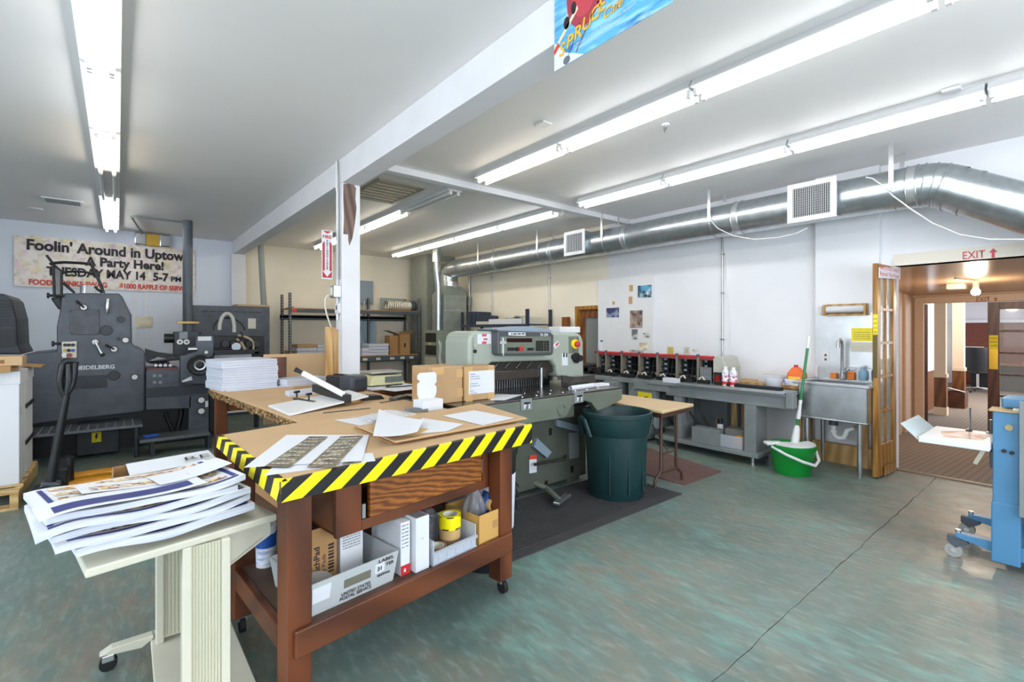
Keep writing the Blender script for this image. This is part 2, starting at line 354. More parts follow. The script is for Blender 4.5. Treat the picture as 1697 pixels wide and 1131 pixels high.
def bez(p0, p1, p2, p3, n=12):
    p0, p1, p2, p3 = map(Vector, (p0, p1, p2, p3))
    return [p0 * (1 - t) ** 3 + p1 * 3 * t * (1 - t) ** 2 + p2 * 3 * t * t * (1 - t) + p3 * t ** 3 for t in [i / n for i in range(n + 1)]]
# ================================================================ the shell
XW, YB, ZC = 6.05, 10.5, 3.08            # right wall, back wall, ceiling
XL, YR = -4.0, -2.5                      # left wall and rear wall (behind the camera)
# floor: two slabs with an open, ragged control joint between them
fl = sroot('floor')
jp = []; x = XL
while x < XW: jp.append((x, 0.978 + random.uniform(-.006, .006))); x += 0.11
jp.append((XW, 0.98))
MB().extr([(a, b + .0006 + random.uniform(0, .003), -.12) for a, b in jp] + [(XW, YB, -.12), (XL, YB, -.12)], (0, 0, .12)).build('floor_slab', M_FLOOR, fl)
MB().extr([(XL, YR, -.12), (XW, YR, -.12)] + [(a, b - .0006 - random.uniform(0, .003), -.12) for a, b in reversed(jp)], (0, 0, .12)).build('floor_slab', M_FLOOR, fl)
MB().box(XL, XW, .95, 1.0, -.11, -.005).build('joint_bed', mat('joint dirt', '#5a4b3e', 0.9), fl)
struct(MB().box(XL - .15, XW + .15, YR - .15, YB + .15, ZC, ZC + .12).build('ceiling', M_CEIL))
# back wall: white left bay, cream right bay, with the pilaster under the beam
wb = sroot('wall_back')
MB().box(XL - .15, 1.78, YB, YB + .15, -.12, ZC).build('wall_panel', mat('cool white wall', '#dfe5ef', 0.7, var=0.03, vscale=1.5), wb)
MB().box(1.78, XW + .15, YB, YB + .15, -.12, ZC).build('wall_panel', M_CREAM, wb)
MB().box(1.66, 1.9, YB - .14, YB, 0, 2.84).build('pilaster', M_BEAM, wb, bevel=.006)
for xx in (.21, .36): MB().box(xx, xx + .045, YB - .012, YB, .9, ZC).build('batten', M_WALL, wb)
MB().box(XL, 1.66, YB - .02, YB, .98, 1.02).build('rail', M_WALL, wb)
# left wall and rear wall with assumed shop windows (outside the frame, the added daylight lamps stand just inside)
wl = sroot('wall_left')
MB().box(XL - .15, XL, YR, -.9, -.12, ZC).box(XL - .15, XL, 4.1, YB, -.12, ZC).box(XL - .15, XL, -.9, 4.1, -.12, .8).box(XL - .15, XL, -.9, 4.1, 2.5, ZC).build('wall_panel', M_WALL, wl)
for k in range(5): MB().box(XL - .1, XL - .04, -.93 + k * 1.25, -.87 + k * 1.25, .8, 2.5).build('window_bar', M_WHITE, wl)
wr = sroot('wall_rear')
MB().box(XL, -1, YR - .15, YR, -.12, ZC).box(4, XW, YR - .15, YR, -.12, ZC).box(-1, 4, YR - .15, YR, -.12, .8).box(-1, 4, YR - .15, YR, 2.5, ZC).build('wall_panel', M_WALL, wr)
for k in range(5): MB().box(-1.03 + k * 1.25, -.97 + k * 1.25, YR - .1, YR - .04, .8, 2.5).build('window_bar', M_WHITE, wr)
# right wall with the wooden door and the wide exit opening
wt = sroot('wall_right')
OP = 1.30                                # left jamb of the exit opening
MB().box(XW, XW + .15, 5.68, YB, -.12, ZC).build('wall_panel', M_CREAM, wt)
MB().box(XW, XW + .15, OP, 4.95, -.12, ZC).build('wall_panel', M_WALL, wt)
MB().box(XW, XW + .15, 4.95, 5.68, 1.80, ZC).build('wall_panel', M_CREAM, wt)
MB().box(XW, XW + .15, YR, OP, 2.045, ZC).build('wall_panel', M_WALL, wt)
MB().box(XW - .012, XW + .16, YR, OP + .01, 2.045, 2.16).build('header_trim', mat('header board', '#ded7c9', 0.5), wt)
MB().box(XW - .075, XW, 1.41, 1.99, 0, ZC).build('pilaster', M_WALL, wt, bevel=.004)
e0 = PX(1595.5, 430, XW - .014); e9 = PX(1633, 430, XW - .014); text('exit_lettering', 'EXIT', M_PINKTXT, wt, (XW - .014, e0.y, e0.z), (0, -1, 0), (0, 0, 1), .098, bold=.01, width=e0.y - e9.y)
a0 = PX(1646, 424, XW - .0146); y_, z_ = a0.y, a0.z
MB().add([(XW - .0146, y_ + dy, z_ + dz) for dy, dz in ((.01, -.02), (-.01, -.02), (-.01, .03), (-.028, .03), (0, .066), (.028, .03), (.01, .03))], [(0, 1, 2, 3, 4, 5, 6)]).build('exit_arrow', M_PINKTXT, wt)
# wooden door in the right wall, half covered by the white panel
d2 = sroot('door_1')
MB().box(XW + .0, XW + .12, 5.60, 5.68, 0, 1.80).box(XW, XW + .12, 4.95, 5.0, 0, 1.80).box(XW, XW + .12, 5.0, 5.60, 1.74, 1.80).build('door_frame', M_OAK, d2)
MB().box(XW + .05, XW + .09, 5.50, 5.60, 0, 1.74).box(XW + .05, XW + .09, 5.0, 5.1, 0, 1.74).box(XW + .05, XW + .09, 5.1, 5.5, 1.6, 1.74).box(XW + .05, XW + .09, 5.1, 5.5, 0, .85).build('door_leaf', M_WAINS, d2)
MB().box(XW + .065, XW + .07, 5.1, 5.5, .85, 1.6).build('pane', M_GLASS, d2)
MB().box(XW + .12, XW + 1.3, 4.9, 4.95, 0, 2).box(XW + .12, XW + 1.3, 5.68, 5.73, 0, 2).box(XW + 1.25, XW + 1.3, 4.95, 5.68, 0, 2).box(XW + .12, XW + 1.3, 4.9, 5.73, 2, 2.05).box(XW + .12, XW + 1.3, 4.9, 5.73, -.1, 0).build('store_room', mat('store room wall', '#b8a184', .8), d2)
# main beam, column, cross beam
bm_ = sroot('trim_1'); MB().box(1.69, 1.87, YR, YB, 2.84, ZC).build('main_beam', M_BEAM, bm_, bevel=.004)
cb = sroot('trim_2'); MB().box(1.87, XW, 4.53, 4.63, 3.01, ZC).build('cross_beam', M_BEAM, cb, bevel=.003)
co = sroot('wall_column'); MB().box(1.69, 1.87, 4.67, 4.84, 0, 2.84).build('column', M_BEAM, co, bevel=.004)
# peeled patch that shows bare timber
pk = [PY(px, py, 4.6692) for px, py in [(569, 305), (585, 304), (590, 312), (589, 330), (591, 345), (588, 372), (584, 395), (579, 408), (577, 398), (577, 389), (569, 388), (570, 360), (569, 330)]]
MB().extr(pk, (0, .004, 0)).build('bare_timber_patch', wood('bare grey timber', '#6d5850', '#94796d', (1, 1, .2), .8, 8, 3), co)
# ================================================================ corridor and office beyond the exit opening
FZ = -.21
cf = sroot('floor_corridor')
MB().add([(XW - .0, -2, .004), (XW, 1.98, .004), (9.2, 1.98, FZ), (9.2, -2, FZ), (19.5, -2, FZ), (19.5, 3.5, FZ), (9.2, 3.5, FZ)], [(0, 3, 2, 1), (3, 4, 5, 6, 2)]).build('carpet', M_CARPET, cf)
MB().box(XW - .03, XW + .03, -2, OP, 0, .012).build('threshold', mat('threshold metal', '#7a6b58', .4, .5), cf)
cc = sroot('ceiling_corridor'); MB().add([(XW + .15, -2, 2.09), (XW + .15, 2, 2.09), (10.2, 2, 1.965), (10.2, -2, 1.965)], [(0, 1, 2, 3)]).build('soffit', mat('tan gloss soffit', '#b08f72', .22), cc)
MB().box(10.3, 19.6, -2.2, 3.6, 2.3, 2.35).build('office_ceiling', M_CEIL, cc)
cl = sroot('wall_corridor')
MB().box(6.2, 10.2, 1.95, 2.05, -.3, 2.2).box(6.2, 10.2, -2.1, -2, -.3, 2.2).build('corridor_side', M_TRIM, cl)
MB().box(9.55, 9.68, 1.915, 1.95, FZ, 1.96).box(9.2, 9.3, 1.92, 1.95, FZ, 1.96).build('pilaster_trim', M_TRIM, cl, bevel=.005)
MB().box(10.2, 10.3, -2, 1.81, 1.83, 2.3).box(10.2, 10.3, 1.81, 2.05, FZ, 2.3).box(10.2, 10.3, -2, -.7, FZ, 1.83).build('end_wall', M_TRIM, cl)
MB().box(10.17, 10.2, 1.81, 1.93, FZ, 1.93).box(10.17, 10.2, -2, 1.81, 1.83, 1.94).build('door_casing', mat('casing paint', '#cdae92', .45), cl, bevel=.006)
e1 = PX(1618, 501, 10.165); text('exit_lettering', 'EXIT', mat('brown print', '#a0603c', .6), cl, (10.165, e1.y, e1.z), (0, -1, 0), (0, 0, 1), .11, bold=.01, width=e1.y - PX(1641, 501, 10.165).y)
a1 = PX(1650, 500, 10.165); MB().add([(10.164, a1.y + dy, a1.z + dz) for dy, dz in ((.01, 0), (-.01, 0), (-.01, .035), (-.026, .035), (0, .065), (.026, .035), (.01, .035))], [(0, 1, 2, 3, 4, 5, 6)]).build('exit_arrow', MATS['brown print'], cl)
cw = sroot('wall_office')
MB().box(19.5, 19.6, -2.2, 3.6, FZ, 2.4).box(10.3, 19.5, 3.5, 3.6, FZ, 2.4).build('office_wall', mat('office wall', '#e4e2e6', .7), cw)
MB().box(10.3, 19.5, -2.4, -2.35, FZ, .5).box(10.3, 12, -2.4, -2.35, .5, 2.4).box(17, 19.5, -2.4, -2.35, .5, 2.4).build('office_wall', MATS['office wall'], cw)
for (xa, p0, p1, dx) in ((12.0, 1548, 1567, .14), (14.2, 1578, 1597, .2)):
    ya = PX(p0, 600, xa).y; yb = PX(p1, 600, xa).y
    MB().box(xa, xa + dx, yb, ya + .0, .55, 2.3).build('partition_wall', mat('office partition paint', '#e0c4a4', .6), cw)
    MB().box(xa - .01, xa + dx + .01, yb - .01, ya, FZ + .14, .5).build('wainscot', M_WAINS, cw)
    MB().box(xa - .025, xa + dx + .02, yb - .02, ya, .5, .57).box(xa - .025, xa + dx + .02, yb - .02, ya, FZ, FZ + .15).build('wainscot_trim', MATS['office partition paint'], cw)
MB().box(12.14, 14.2, 2.15, 2.2, .57, 2.3).build('partition_wall', mat('painted window light', '#e9edf5', .5), cw)  # pale bluish colour stands in for the bright window between the partitions
MB().box(12.14, 14.2, 2.14, 2.2, FZ, .57).build('wainscot', M_WAINS, cw)
MB().box(19.3, 19.5, -.6, 2.6, FZ, 1.6).build('fireplace_breast', M_BRICK, cw)
MB().box(19.28, 19.5, .75, 1.15, 1.45, 2.35).box(19.25, 19.5, -.6, 2.6, 1.6, 1.68).build('mantel', mat('white mantel', '#e9e9ee', .5), cw)
MB().extr([(19.27, .1, FZ), (19.27, 1.2, FZ), (19.27, 1.2, .9), (19.27, .95, 1.15), (19.27, .65, 1.25), (19.27, .35, 1.15), (19.27, .1, .9)], (.04, 0, 0)).build('firebox', M_BLACK, cw)
# French door leaf: stiles, rails, glazing bars and panes as pieces
def french_leaf(root, p0, ax, nrm, W, Hh, z0, woodm, rows, cols, bot=.28, stile=.085, th=.04, sign=None):
    p0 = Vector(p0); ax = Vector(ax); nrm = Vector(nrm)
    def slab(a0, a1, z0_, z1_, t0=-th / 2, t1=th / 2):
        q = [p0 + ax * a + nrm * t for a, t in ((a0, t0), (a1, t0), (a1, t1), (a0, t1))]
        return MB().hexa([(v.x, v.y, z0_) for v in q], [(v.x, v.y, z1_) for v in q])
    slab(0, stile, z0, z0 + Hh).build('stile', woodm, root, bevel=.003); slab(W - stile, W, z0, z0 + Hh).build('stile', woodm, root, bevel=.003)
    slab(stile, W - stile, z0, z0 + bot).build('bottom_rail', woodm, root, bevel=.003); slab(stile, W - stile, z0 + Hh - .11, z0 + Hh).build('top_rail', woodm, root, bevel=.003)
    zb, zt = z0 + bot, z0 + Hh - .11; mw = .026; iw = W - 2 * stile
    for r in range(1, rows):
        z = zb + (zt - zb) * r / rows; slab(stile, W - stile, z - mw / 2, z + mw / 2, -.016, .016).build('glazing_bar', woodm, root)
    for c in range(1, cols):
        a = stile + iw * c / cols; slab(a - mw / 2, a + mw / 2, zb, zt, -.015, .015).build('glazing_bar', woodm, root)
    for r in range(rows):
        for c in range(cols):
            slab(stile + iw * c / cols, stile + iw * (c + 1) / cols, zb + (zt - zb) * r / rows, zb + (zt - zb) * (r + 1) / rows, -.002, .002).build('pane', M_GLASS, root)
    return slab
dr = sroot('door_2')
fs = french_leaf(dr, (6.04, 1.305, 0), (-1, .06, 0), (.06, 1, 0), .52, 2.02, .012, M_OAK, 5, 2, bot=.3)
q = Vector((6.04 - .52, 1.305 + .031, 0))
MB().box(q.x - .002, q.x, 1.318, 1.352, .95, 1.35).build('lock_plate', mat('old brass', '#5b5030', .35, .8), dr)
MB().box(q.x - .003, q.x - .001, 1.315, 1.35, 1.36, 1.55).build('door_notice', M_NOTE, dr)
for k, tx in enumerate(('PLEASE', 'KEEP', 'DOOR', 'CLOSED')): text('notice_lettering', tx, M_DARKTXT, dr, (q.x - .0035, 1.347, 1.50 - k * .042), (0, -1, 0), (0, 0, 1), .022, width=.028)
MB().extr([(5.98, 1.279, .012), (5.66, 1.297, .012), (5.66, 1.297, .1), (5.98, 1.279, .1)], (0, -.006, 0)).build('kick_board', M_OAK, dr)
sg = [PL(px, py, (6.04, 1.28), (5.52, 1.31)) for px, py in ((1456, 461), (1491, 463), (1491, 443), (1456, 443))]
MB().extr(sg, (0, -.006, 0)).build('staff_sign', mat('sign board', '#e6dfe4', .5), dr)
dd = (sg[1] - sg[0]); dd.z = 0
text('sign_lettering', 'EMPLOYEES ONLY', M_PINKTXT, dr, sg[0] + Vector((.012, -.0065, .088)), dd, (0, 0, 1), .05, width=dd.length * .9, bold=.01)
text('sign_lettering', 'Beyond This Point', M_PINKTXT, dr, sg[0] + Vector((.012, -.0065, .03)), dd, (0, 0, 1), .05, width=dd.length * .9, bold=.01)
# inner pair of dark French doors
d3 = sroot('door_3'); french_leaf(d3, (10.25, 1.79, FZ), (.97, .24, 0), (-.24, .97, 0), .72, 2.02, FZ + .01, M_DKWOOD, 5, 2)
d4 = sroot('door_4'); yl = PX(1637, 600, 10.25).y; french_leaf(d4, (10.25, yl, FZ), (0, -1, 0), (-1, 0, 0), .86, 2.02, FZ + .01, M_DKWOOD, 5, 2, stile=.13)
n0 = PX(1639, 612, 10.225); n1 = PX(1654, 556, 10.225)
MB().box(10.224, 10.228, n1.y, n0.y, n0.z, n0.z + .3).build('push_plate', mat('polished brass', '#d9a93a', .2, .9), d4)
MB().box(10.224, 10.228, n1.y, n0.y, n0.z + .3, n1.z).build('door_notice', M_NOTE, d4)
for k, tx in enumerate(('PLEASE', 'KEEP DOOR', 'CLOSED')): text('notice_lettering', tx, M_DARKTXT, d4, (10.2235, n0.y - .01, n1.z - .06 - k * .055), (0, -1, 0), (0, 0, 1), .04, width=(n0.y - n1.y) * .8)
# ================================================================ ceiling fittings
def light_proto(lit, warm=False):
    r = thing('fluorescent_light', (0, 0, 0), 'x', 'ceiling light')
    MB().extr([(-.06, 0, 0), (-.098, 0, -.052), (-.096, 0, -.058), (-.03, 0, -.064), (.03, 0, -.064), (.096, 0, -.058), (.098, 0, -.052), (.06, 0, 0)], (0, 1.235, 0)).build('housing', M_WHITE, r)
    for s in (-1, 1):
        MB().cyl((s * .052, .03, -.085), (s * .052, 1.205, -.085), .0165, seg=10).build('tube', (M_TUBEW if warm else M_TUBE) if lit else M_TUBEOFF, r, smooth=True)
        for yy in (.006, 1.203): MB().box(s * .052 - .014, s * .052 + .014, yy, yy + .026, -.108, -.055).build('socket', M_PLASTIC, r, bevel=.003)
    return r
PR = {(True, False): light_proto(True), (False, False): light_proto(False), (True, True): light_proto(True, True)}
used = set()
def lights(x, ystart, n, row, unlit=(), warm=()):
    for k in range(n):
        key = (k not in unlit, k in warm and k not in unlit); p = PR[key]; loc = (x, ystart - (k + 1) * 1.25, ZC)
        if key in used: r = copy_tree(p, loc)
        else: r = p; r.location = loc; used.add(key)
        st = 'unlit' if k in unlit else 'lit'
        tag(r, f'{st} twin tube ceiling light, {ORD[k]} from the back, {row}', 'ceiling light', 'fluorescent ceiling lights')
lights(-.08, 10.12, 9, 'row left of the beam', unlit=(2,), warm=(3,))
lights(3.04, 9.75, 4, 'row behind the column', unlit=(3,), warm=(0, 1, 2))
lights(4.66, 9.72, 4, 'row beside the furnace flue', warm=(0, 1))
lights(3.04, 4.24, 5, 'front row nearest the beam', warm=(0,))
lights(4.62, 4.24, 5, 'front row nearest the duct')
for p in PR.values(): assert 'first' in p['label'] or p['label'] != 'x'
# roof hatch with slats
hz = [G(*p, ZC) for p in ((694, 309.5), (650.6, 335), (596, 324), (619, 294))]
hx0, hx1, hy0, hy1 = 2.25, 2.76, 5.04, 5.86
h = thing('ceiling_hatch', (2.5, 5.45, ZC - .03), 'slatted beige hatch panel in the ceiling behind the column', 'ceiling hatch')
MB().box(hx0 - .03, hx1 + .03, hy0 - .03, hy0, ZC - .025, ZC).box(hx0 - .03, hx1 + .03, hy1, hy1 + .03, ZC - .025, ZC).box(hx0 - .03, hx0, hy0, hy1, ZC - .025, ZC).box(hx1, hx1 + .03, hy0, hy1, ZC - .025, ZC).build('frame', mat('hatch frame', '#a39d8c', .6), h)
for k in range(7):
    y = hy0 + .01 + k * (hy1 - hy0 - .02) / 7; MB().obox(((hx0 + hx1) / 2, y + .055, ZC - .013), (hx1 - hx0 - .004, .1, .012), (.09, 0, 0)).build('slat', mat('hatch slat', '#b7ae97', .6, var=.1), h)
v = thing('ceiling_vent', G(105, 333, ZC) - Vector((0, 0, .02)), 'small louvred air vent in the ceiling by the banner', 'vent'); c = G(105, 333, ZC)
MB().box(c.x - .2, c.x + .2, c.y - .13, c.y + .13, ZC - .015, ZC).build('frame', M_WHITE, v, bevel=.004)
for k in range(6): MB().obox((c.x, c.y - .085 + k * .034, ZC - .02), (.33, .026, .004), (.6, 0, 0)).build('louvre', M_GREYM, v)
for px, py, lb in ((763, 372, 'round ceiling cover plate between the two back light rows'), (655, 408, 'small round ceiling cover plate close to the back wall'), (58, 346, 'round ceiling cover plate beside the louvred vent')):
    c = G(px, py, ZC); tag(MB().cyl(c - Vector((0, 0, .012)), c, .075, .085, 20).build('ceiling_plate', M_WHITE, smooth=True), lb, 'ceiling plate', 'ceiling cover plates')
for px, py, lb in ((901, 205, 'small square junction plate on the ceiling above the cutter'), (1577, 148, 'small square junction plate on the ceiling near the duct elbow')):
    c = G(px, py, ZC); tag(MB().box(c.x - .05, c.x + .05, c.y - .05, c.y + .05, ZC - .012, ZC).build('junction_plate', M_WHITE, bevel=.003), lb, 'ceiling plate', 'square junction plates')
c = G(1103, 206, ZC); sp = thing('ceiling_hook', c - Vector((0, 0, .09)), 'small dangling ceiling fitting between the front light rows', 'ceiling fitting')
MB().cyl(c - Vector((0, 0, .015)), c, .03, seg=14).build('rose', M_WHITE, sp); MB().tube([c - Vector((0, 0, .015)), c - Vector((0, 0, .05)), c - Vector((.012, .0, .07))], .005).build('hook', M_STEEL, sp); MB().cyl(c - Vector((0.01, 0, .045)), c - Vector((-.01, 0, .03)), .014).build('clip', M_STEEL, sp)
# corridor bulb and box
c = PY(1617, 483, .97); bl = thing('corridor_bulb', c, 'bare glowing bulb on the tan corridor ceiling', 'light bulb')
zc_ = 2.09 - (c.x - 6.2) * .03125
MB().lathe([(0, -.05), (.03, -.045), (.045, -.02), (.045, .0), (.03, .03), (.018, .05)], c).build('bulb', mat('bulb glow', '#ffd9a0', .3, emit=30), bl, smooth=True)
MB().cyl((c.x, c.y, c.z + .045), (c.x, c.y, zc_), .03).build('lamp_holder', M_PLASTIC, bl, smooth=True)
MB().tube([(c.x, c.y, zc_ - .02), (c.x - .5, c.y + .12, zc_ - .005)], .012).build('conduit', M_BEIGE, bl)
l = bpy.data.lights.new('bulb_light', 'POINT'); l.energy = 32; l.color = (1, .84, .64); l.shadow_soft_size = .08; lo = bpy.data.objects.new('bulb_light', l); lo.location = (c.x, c.y, c.z - .08); COL.objects.link(lo)
c = PY(1585, 476, 1.2); tag(MB().box(c.x - .1, c.x + .1, c.y - .09, c.y + .09, 2.09 - (c.x - 6.2) * .03125 - .07, 2.09 - (c.x - 6.2) * .03125 + .003).build('alarm_box', M_BEIGE, bevel=.01), 'beige alarm box on the corridor ceiling', 'alarm box')
# ================================================================ duct work
DX, DZ, DR = 5.56, 2.695, .185
y_el = PX(1530, 300, DX).y
du = thing('air_duct', (DX, 4.5, DZ - DR), 'round galvanised air duct hanging along the right wall', 'air duct')
secs = [8.75, 6.9, 5.55, 4.36, 2.78, y_el + .07]
secs = [8.75] + [PX(p, 400, DX - DR).y for p in (815, 908, 1030, 1215)] + [y_el + .06]
for a, b in zip(secs[:-1], secs[1:]): MB().cyl((DX, a, DZ), (DX, b, DZ), DR, seg=40, caps=False).build('duct_section', M_GALV, du, smooth=True)
for s in secs[1:]:
    for d in (-.035, .035): MB().tube([(DX + (DR + .004) * math.cos(t), s + d, DZ + (DR + .004) * math.sin(t)) for t in [i * math.pi / 16 for i in range(33)]], .006, 6).build('joint_bead', M_GALV, du, smooth=True)
    MB().cyl((DX, s - .03, DZ), (DX, s + .03, DZ), DR + .003, seg=40, caps=False).build('joint_band', M_FOIL, du, smooth=True)
# near elbow: three gores turning down and outwards, then the last straight run
end = PX(1700, 346, DX + .04); d1 = Vector((DX + .02, y_el - .10, DZ - .012)); d0 = Vector((DX, y_el + .06, DZ)); dirn = (end - d1).normalized()
pth = [d0, Vector((DX, y_el + .0, DZ - .002)), d1, d1 + dirn * .1]
eb_ = bez(d0 + Vector((0, .05, 0)), d0 - Vector((0, .12, 0)), d1 + dirn * .0, d1 + dirn * .12, 10)
MB().tube(eb_, DR + .003, 40, caps=False).build('elbow', M_GALV, du, smooth=True)
MB().cyl(pth[-1], end + dirn * 1.2, DR, seg=40, caps=False).build('duct_section', M_GALV, du, smooth=True)
for pa, pb in ((eb_[3], eb_[2]), (eb_[5], eb_[4]), (eb_[7], eb_[6])):
    ax_ = (pb - pa).normalized(); u1 = ax_.orthogonal().normalized(); u2 = ax_.cross(u1)
    MB().tube([pa + (u1 * math.cos(t) + u2 * math.sin(t)) * (DR + .006) for t in [i * math.pi / 16 for i in range(33)]], .006, 6).build('joint_bead', M_GALV, du, smooth=True)
for t in (0.0, .12): MB().cyl(pth[-1] + dirn * t, pth[-1] + dirn * (t + .025), DR + .006, seg=40, caps=False).build('joint_bead', M_GALV, du, smooth=True)
# far elbow down into the plenum
PXc, PYc = 5.53, 8.88
el = [(DX, 8.75, DZ), (DX, 8.9, DZ - .02), (DX, 9.0, DZ - .1), (DX, 9.03, DZ - .22), (DX, 9.03, DZ - .36)]
el = [Vector(e) - Vector((0, .14 * i / 4, 0)) for i, e in enumerate(el)]
for a, b in zip(el[:-1], el[1:]): MB().cyl(a, b, DR + .002, seg=36, caps=True).build('elbow_gore', M_GALV, du, smooth=True)
def register(pxl, pyt, pxr, pyb, xf):
    a = PX(pxl, pyt, xf); b = PX(pxr, pyb, xf); y0, y1, z0, z1 = b.y, a.y, min(a.z, b.z), max(a.z, b.z)
    MB().hexa([(xf, y0 - .0, z0), (DX, y0, z0 + .02), (DX, y1, z0 + .02), (xf, y1, z0)], [(xf, y0, z1), (DX, y0, z1 - .02), (DX, y1, z1 - .02), (xf, y1, z1)]).build('register_box', M_GALV, du)
    fr = MB(); t = .03; fr.box(xf - .016, xf, y0 - .02, y1 + .02, z0 - .02, z0 + t).box(xf - .016, xf, y0 - .02, y1 + .02, z1 - t, z1 + .02).box(xf - .016, xf, y0 - .02, y0 + t, z0 + t, z1 - t).box(xf - .016, xf, y1 - t, y1 + .02, z0 + t, z1 - t)
    f = fr.build('register_frame', M_WHITE, du, bevel=.003)
    MB().box(xf - .001, xf + .001, y0 + t, y1 - t, z0 + t, z1 - t).build('register_back', M_BLACK, f)
    n = 20; g = MB()
    for k in range(n): y = y0 + t + (y1 - y0 - 2 * t) * (k + .5) / n; g.obox((xf - .007, y, (z0 + z1) / 2), (.012, .003, z1 - z0 - 2 * t), (0, 0, .5))
    g.build('vertical_blades', M_WHITE, f)
    g = MB(); n = 12
    for k in range(n): z = z0 + t + (z1 - z0 - 2 * t) * (k + .5) / n; g.box(xf - .006, xf - .003, y0 + t, y1 - t, z - .0015, z + .0015)
    g.build('horizontal_blades', M_GREYM, f)
register(1309, 311, 1383, 356, DX - .24)
register(937, 388, 968, 418, DX - .24)
for px in (1479, 1175, 997, 890, 792):
    s = G(px, {1479: 240, 1175: 313, 997: 366, 890: 384, 792: 410}[px], ZC); yy = s.y if px == 1479 else PX(px, 330, DX - DR).y
    for sx in (-1, 1):
        MB().box(DX + sx * (DR + .004) - .0015, DX + sx * (DR + .004) + .0015, yy - .018, yy + .018, DZ - .02, ZC).build('hanger_strap', M_STEEL, du)
    MB().tube([(DX + (DR + .004) * math.cos(t), yy, DZ + (DR + .004) * math.sin(t)) for t in [math.pi + i * math.pi / 12 for i in range(13)]], .004, 6).build('hanger_cradle', M_STEEL, du)
# white low-voltage cable looping under the duct
def cable(name, pts, r, m, label, cat='cable'): return tag(MB().tube(pts, r, 8).build(name, m, smooth=True), label, cat)
ca = [PX(px, py, DX - .2) for px, py in ((1435, 294), (1446, 296), (1460, 306), (1480, 325), (1510, 347), (1545, 370), (1590, 389), (1640, 397), (1700, 397))]
cable('white_cable', ca, .006, M_PLASTIC, 'white cable looping down below the duct elbow')
ca = [PX(px, py, DX - .2) for px, py in ((1176, 350), (1178, 366), (1190, 379), (1215, 391), (1250, 397), (1290, 394), (1320, 387), (1338, 378))]
cable('white_cable', ca, .0055, M_PLASTIC, 'thin white cable sagging under the middle of the duct')
# furnace, plenum and flue
fu = thing('furnace', (5.45, 8.9, 0), 'grey green furnace cabinet with metal plenum below the duct', 'furnace')
MB().box(5.1, 5.78, 8.62, 9.2, 0, 1.39).build('cabinet', mat('furnace enamel', '#8e9484', .5, var=.1), fu, bevel=.008)
for r0, r1 in ((1.14, 1.33), (.87, 1.07)):
    for k in range(6):
        y = 8.70 + k * .075; MB().box(5.09, 5.104, y, y + .05, r0, r1).build('louvre', M_BLACK, fu)
MB().box(5.092, 5.104, 8.68, 9.16, .6, .82).build('service_panel', M_BEIGE, fu)
MB().box(5.09, 5.104, 8.9, 8.98, 1.09, 1.12).build('warning_label', M_NOTE, fu)
MB().box(5.26, 5.8, 8.62, 9.14, 1.39, 2.14).build('plenum', M_GALVD, fu, bevel=.004)
MB().hexa([(5.26, 8.62, 2.14), (5.8, 8.62, 2.14), (5.8, 9.14, 2.14), (5.26, 9.14, 2.14)], [(5.38, 8.72, 2.33), (5.74, 8.72, 2.33), (5.74, 9.06, 2.33), (5.38, 9.06, 2.33)]).build('plenum_taper', M_GALVD, fu)
MB().cyl((DX, 8.89, 2.31), (DX, 8.89, 2.42), DR - .005, seg=32).build('plenum_collar', M_FOIL, fu, smooth=True)
MB().box(5.258, 5.262, 8.62, 9.14, 1.8, 1.815).box(5.26, 5.8, 8.617, 8.62, 1.8, 1.815).build('plenum_seam', M_GALV, fu)
MB().tube([(5.18, 8.74, 1.39), (5.18, 8.74, 2.3), (5.12, 8.72, 2.68), (5.12, 8.72, 2.86)], .062, 20).build('flue_pipe', M_GALV, fu, smooth=True)
MB().cyl((5.12, 8.72, 2.8), (5.12, 8.72, ZC), .085, seg=24).build('flue_collar', M_GALV, fu, smooth=True)
rd = thing('return_duct', (5.6, 9.8, 0), 'tall grey sheet metal return duct in the back corner', 'air duct')
MB().box(5.3, 6.04, 9.45, 10.2, 0, ZC).build('casing', mat('grey return casing', '#8f948c', .5, .1, var=.12), rd, bevel=.004); MB().box(5.62, 5.9, 9.44, 9.45, 2.2, 2.95).build('access_frame', M_BEIGE, rd); MB().box(5.66, 5.86, 9.435, 9.442, 2.25, 2.9).build('access_door', M_GALVD, rd)
# wall conduits on the right wall
for px, y0, y1, lb in ((1197, 392, 590, 'thin steel conduit on the right wall above the collator'), (910, 440, 535, 'thin steel conduit on the right wall beside the wooden door'), (815, 455, 525, 'thin steel conduit on the right wall beside the black files')):
    a = PX(px, y0, XW - .02); b = PX(px, y1, XW - .02); t = thing('wall_conduit', (XW - .02, a.y, b.z), lb, 'conduit')
    MB().cyl((XW - .015, a.y, b.z), (XW - .015, a.y, 2.95), .012, seg=10).build('pipe', M_STEEL, t, smooth=True)
    for z in (b.z + .2, b.z + .8, b.z + 1.3): MB().box(XW - .03, XW, a.y - .022, a.y + .022, z, z + .02).build('strap', M_STEEL, t)
    if px == 1197: MB().tube([(XW - .008, a.y - .03, 2.4), (XW - .008, a.y - .06, 1.9), (XW - .008, a.y - .1, 1.5), (XW - .008, a.y - .1, 1.2)], .003, 6).build('loose_wire', M_WHITE, t)
a = PX(775, 500, XW - .1); mt = thing('pull_switch', (XW - .05, a.y, 1.7), 'small grey conduit box beside the furnace plenum', 'junction box'); z = a.z
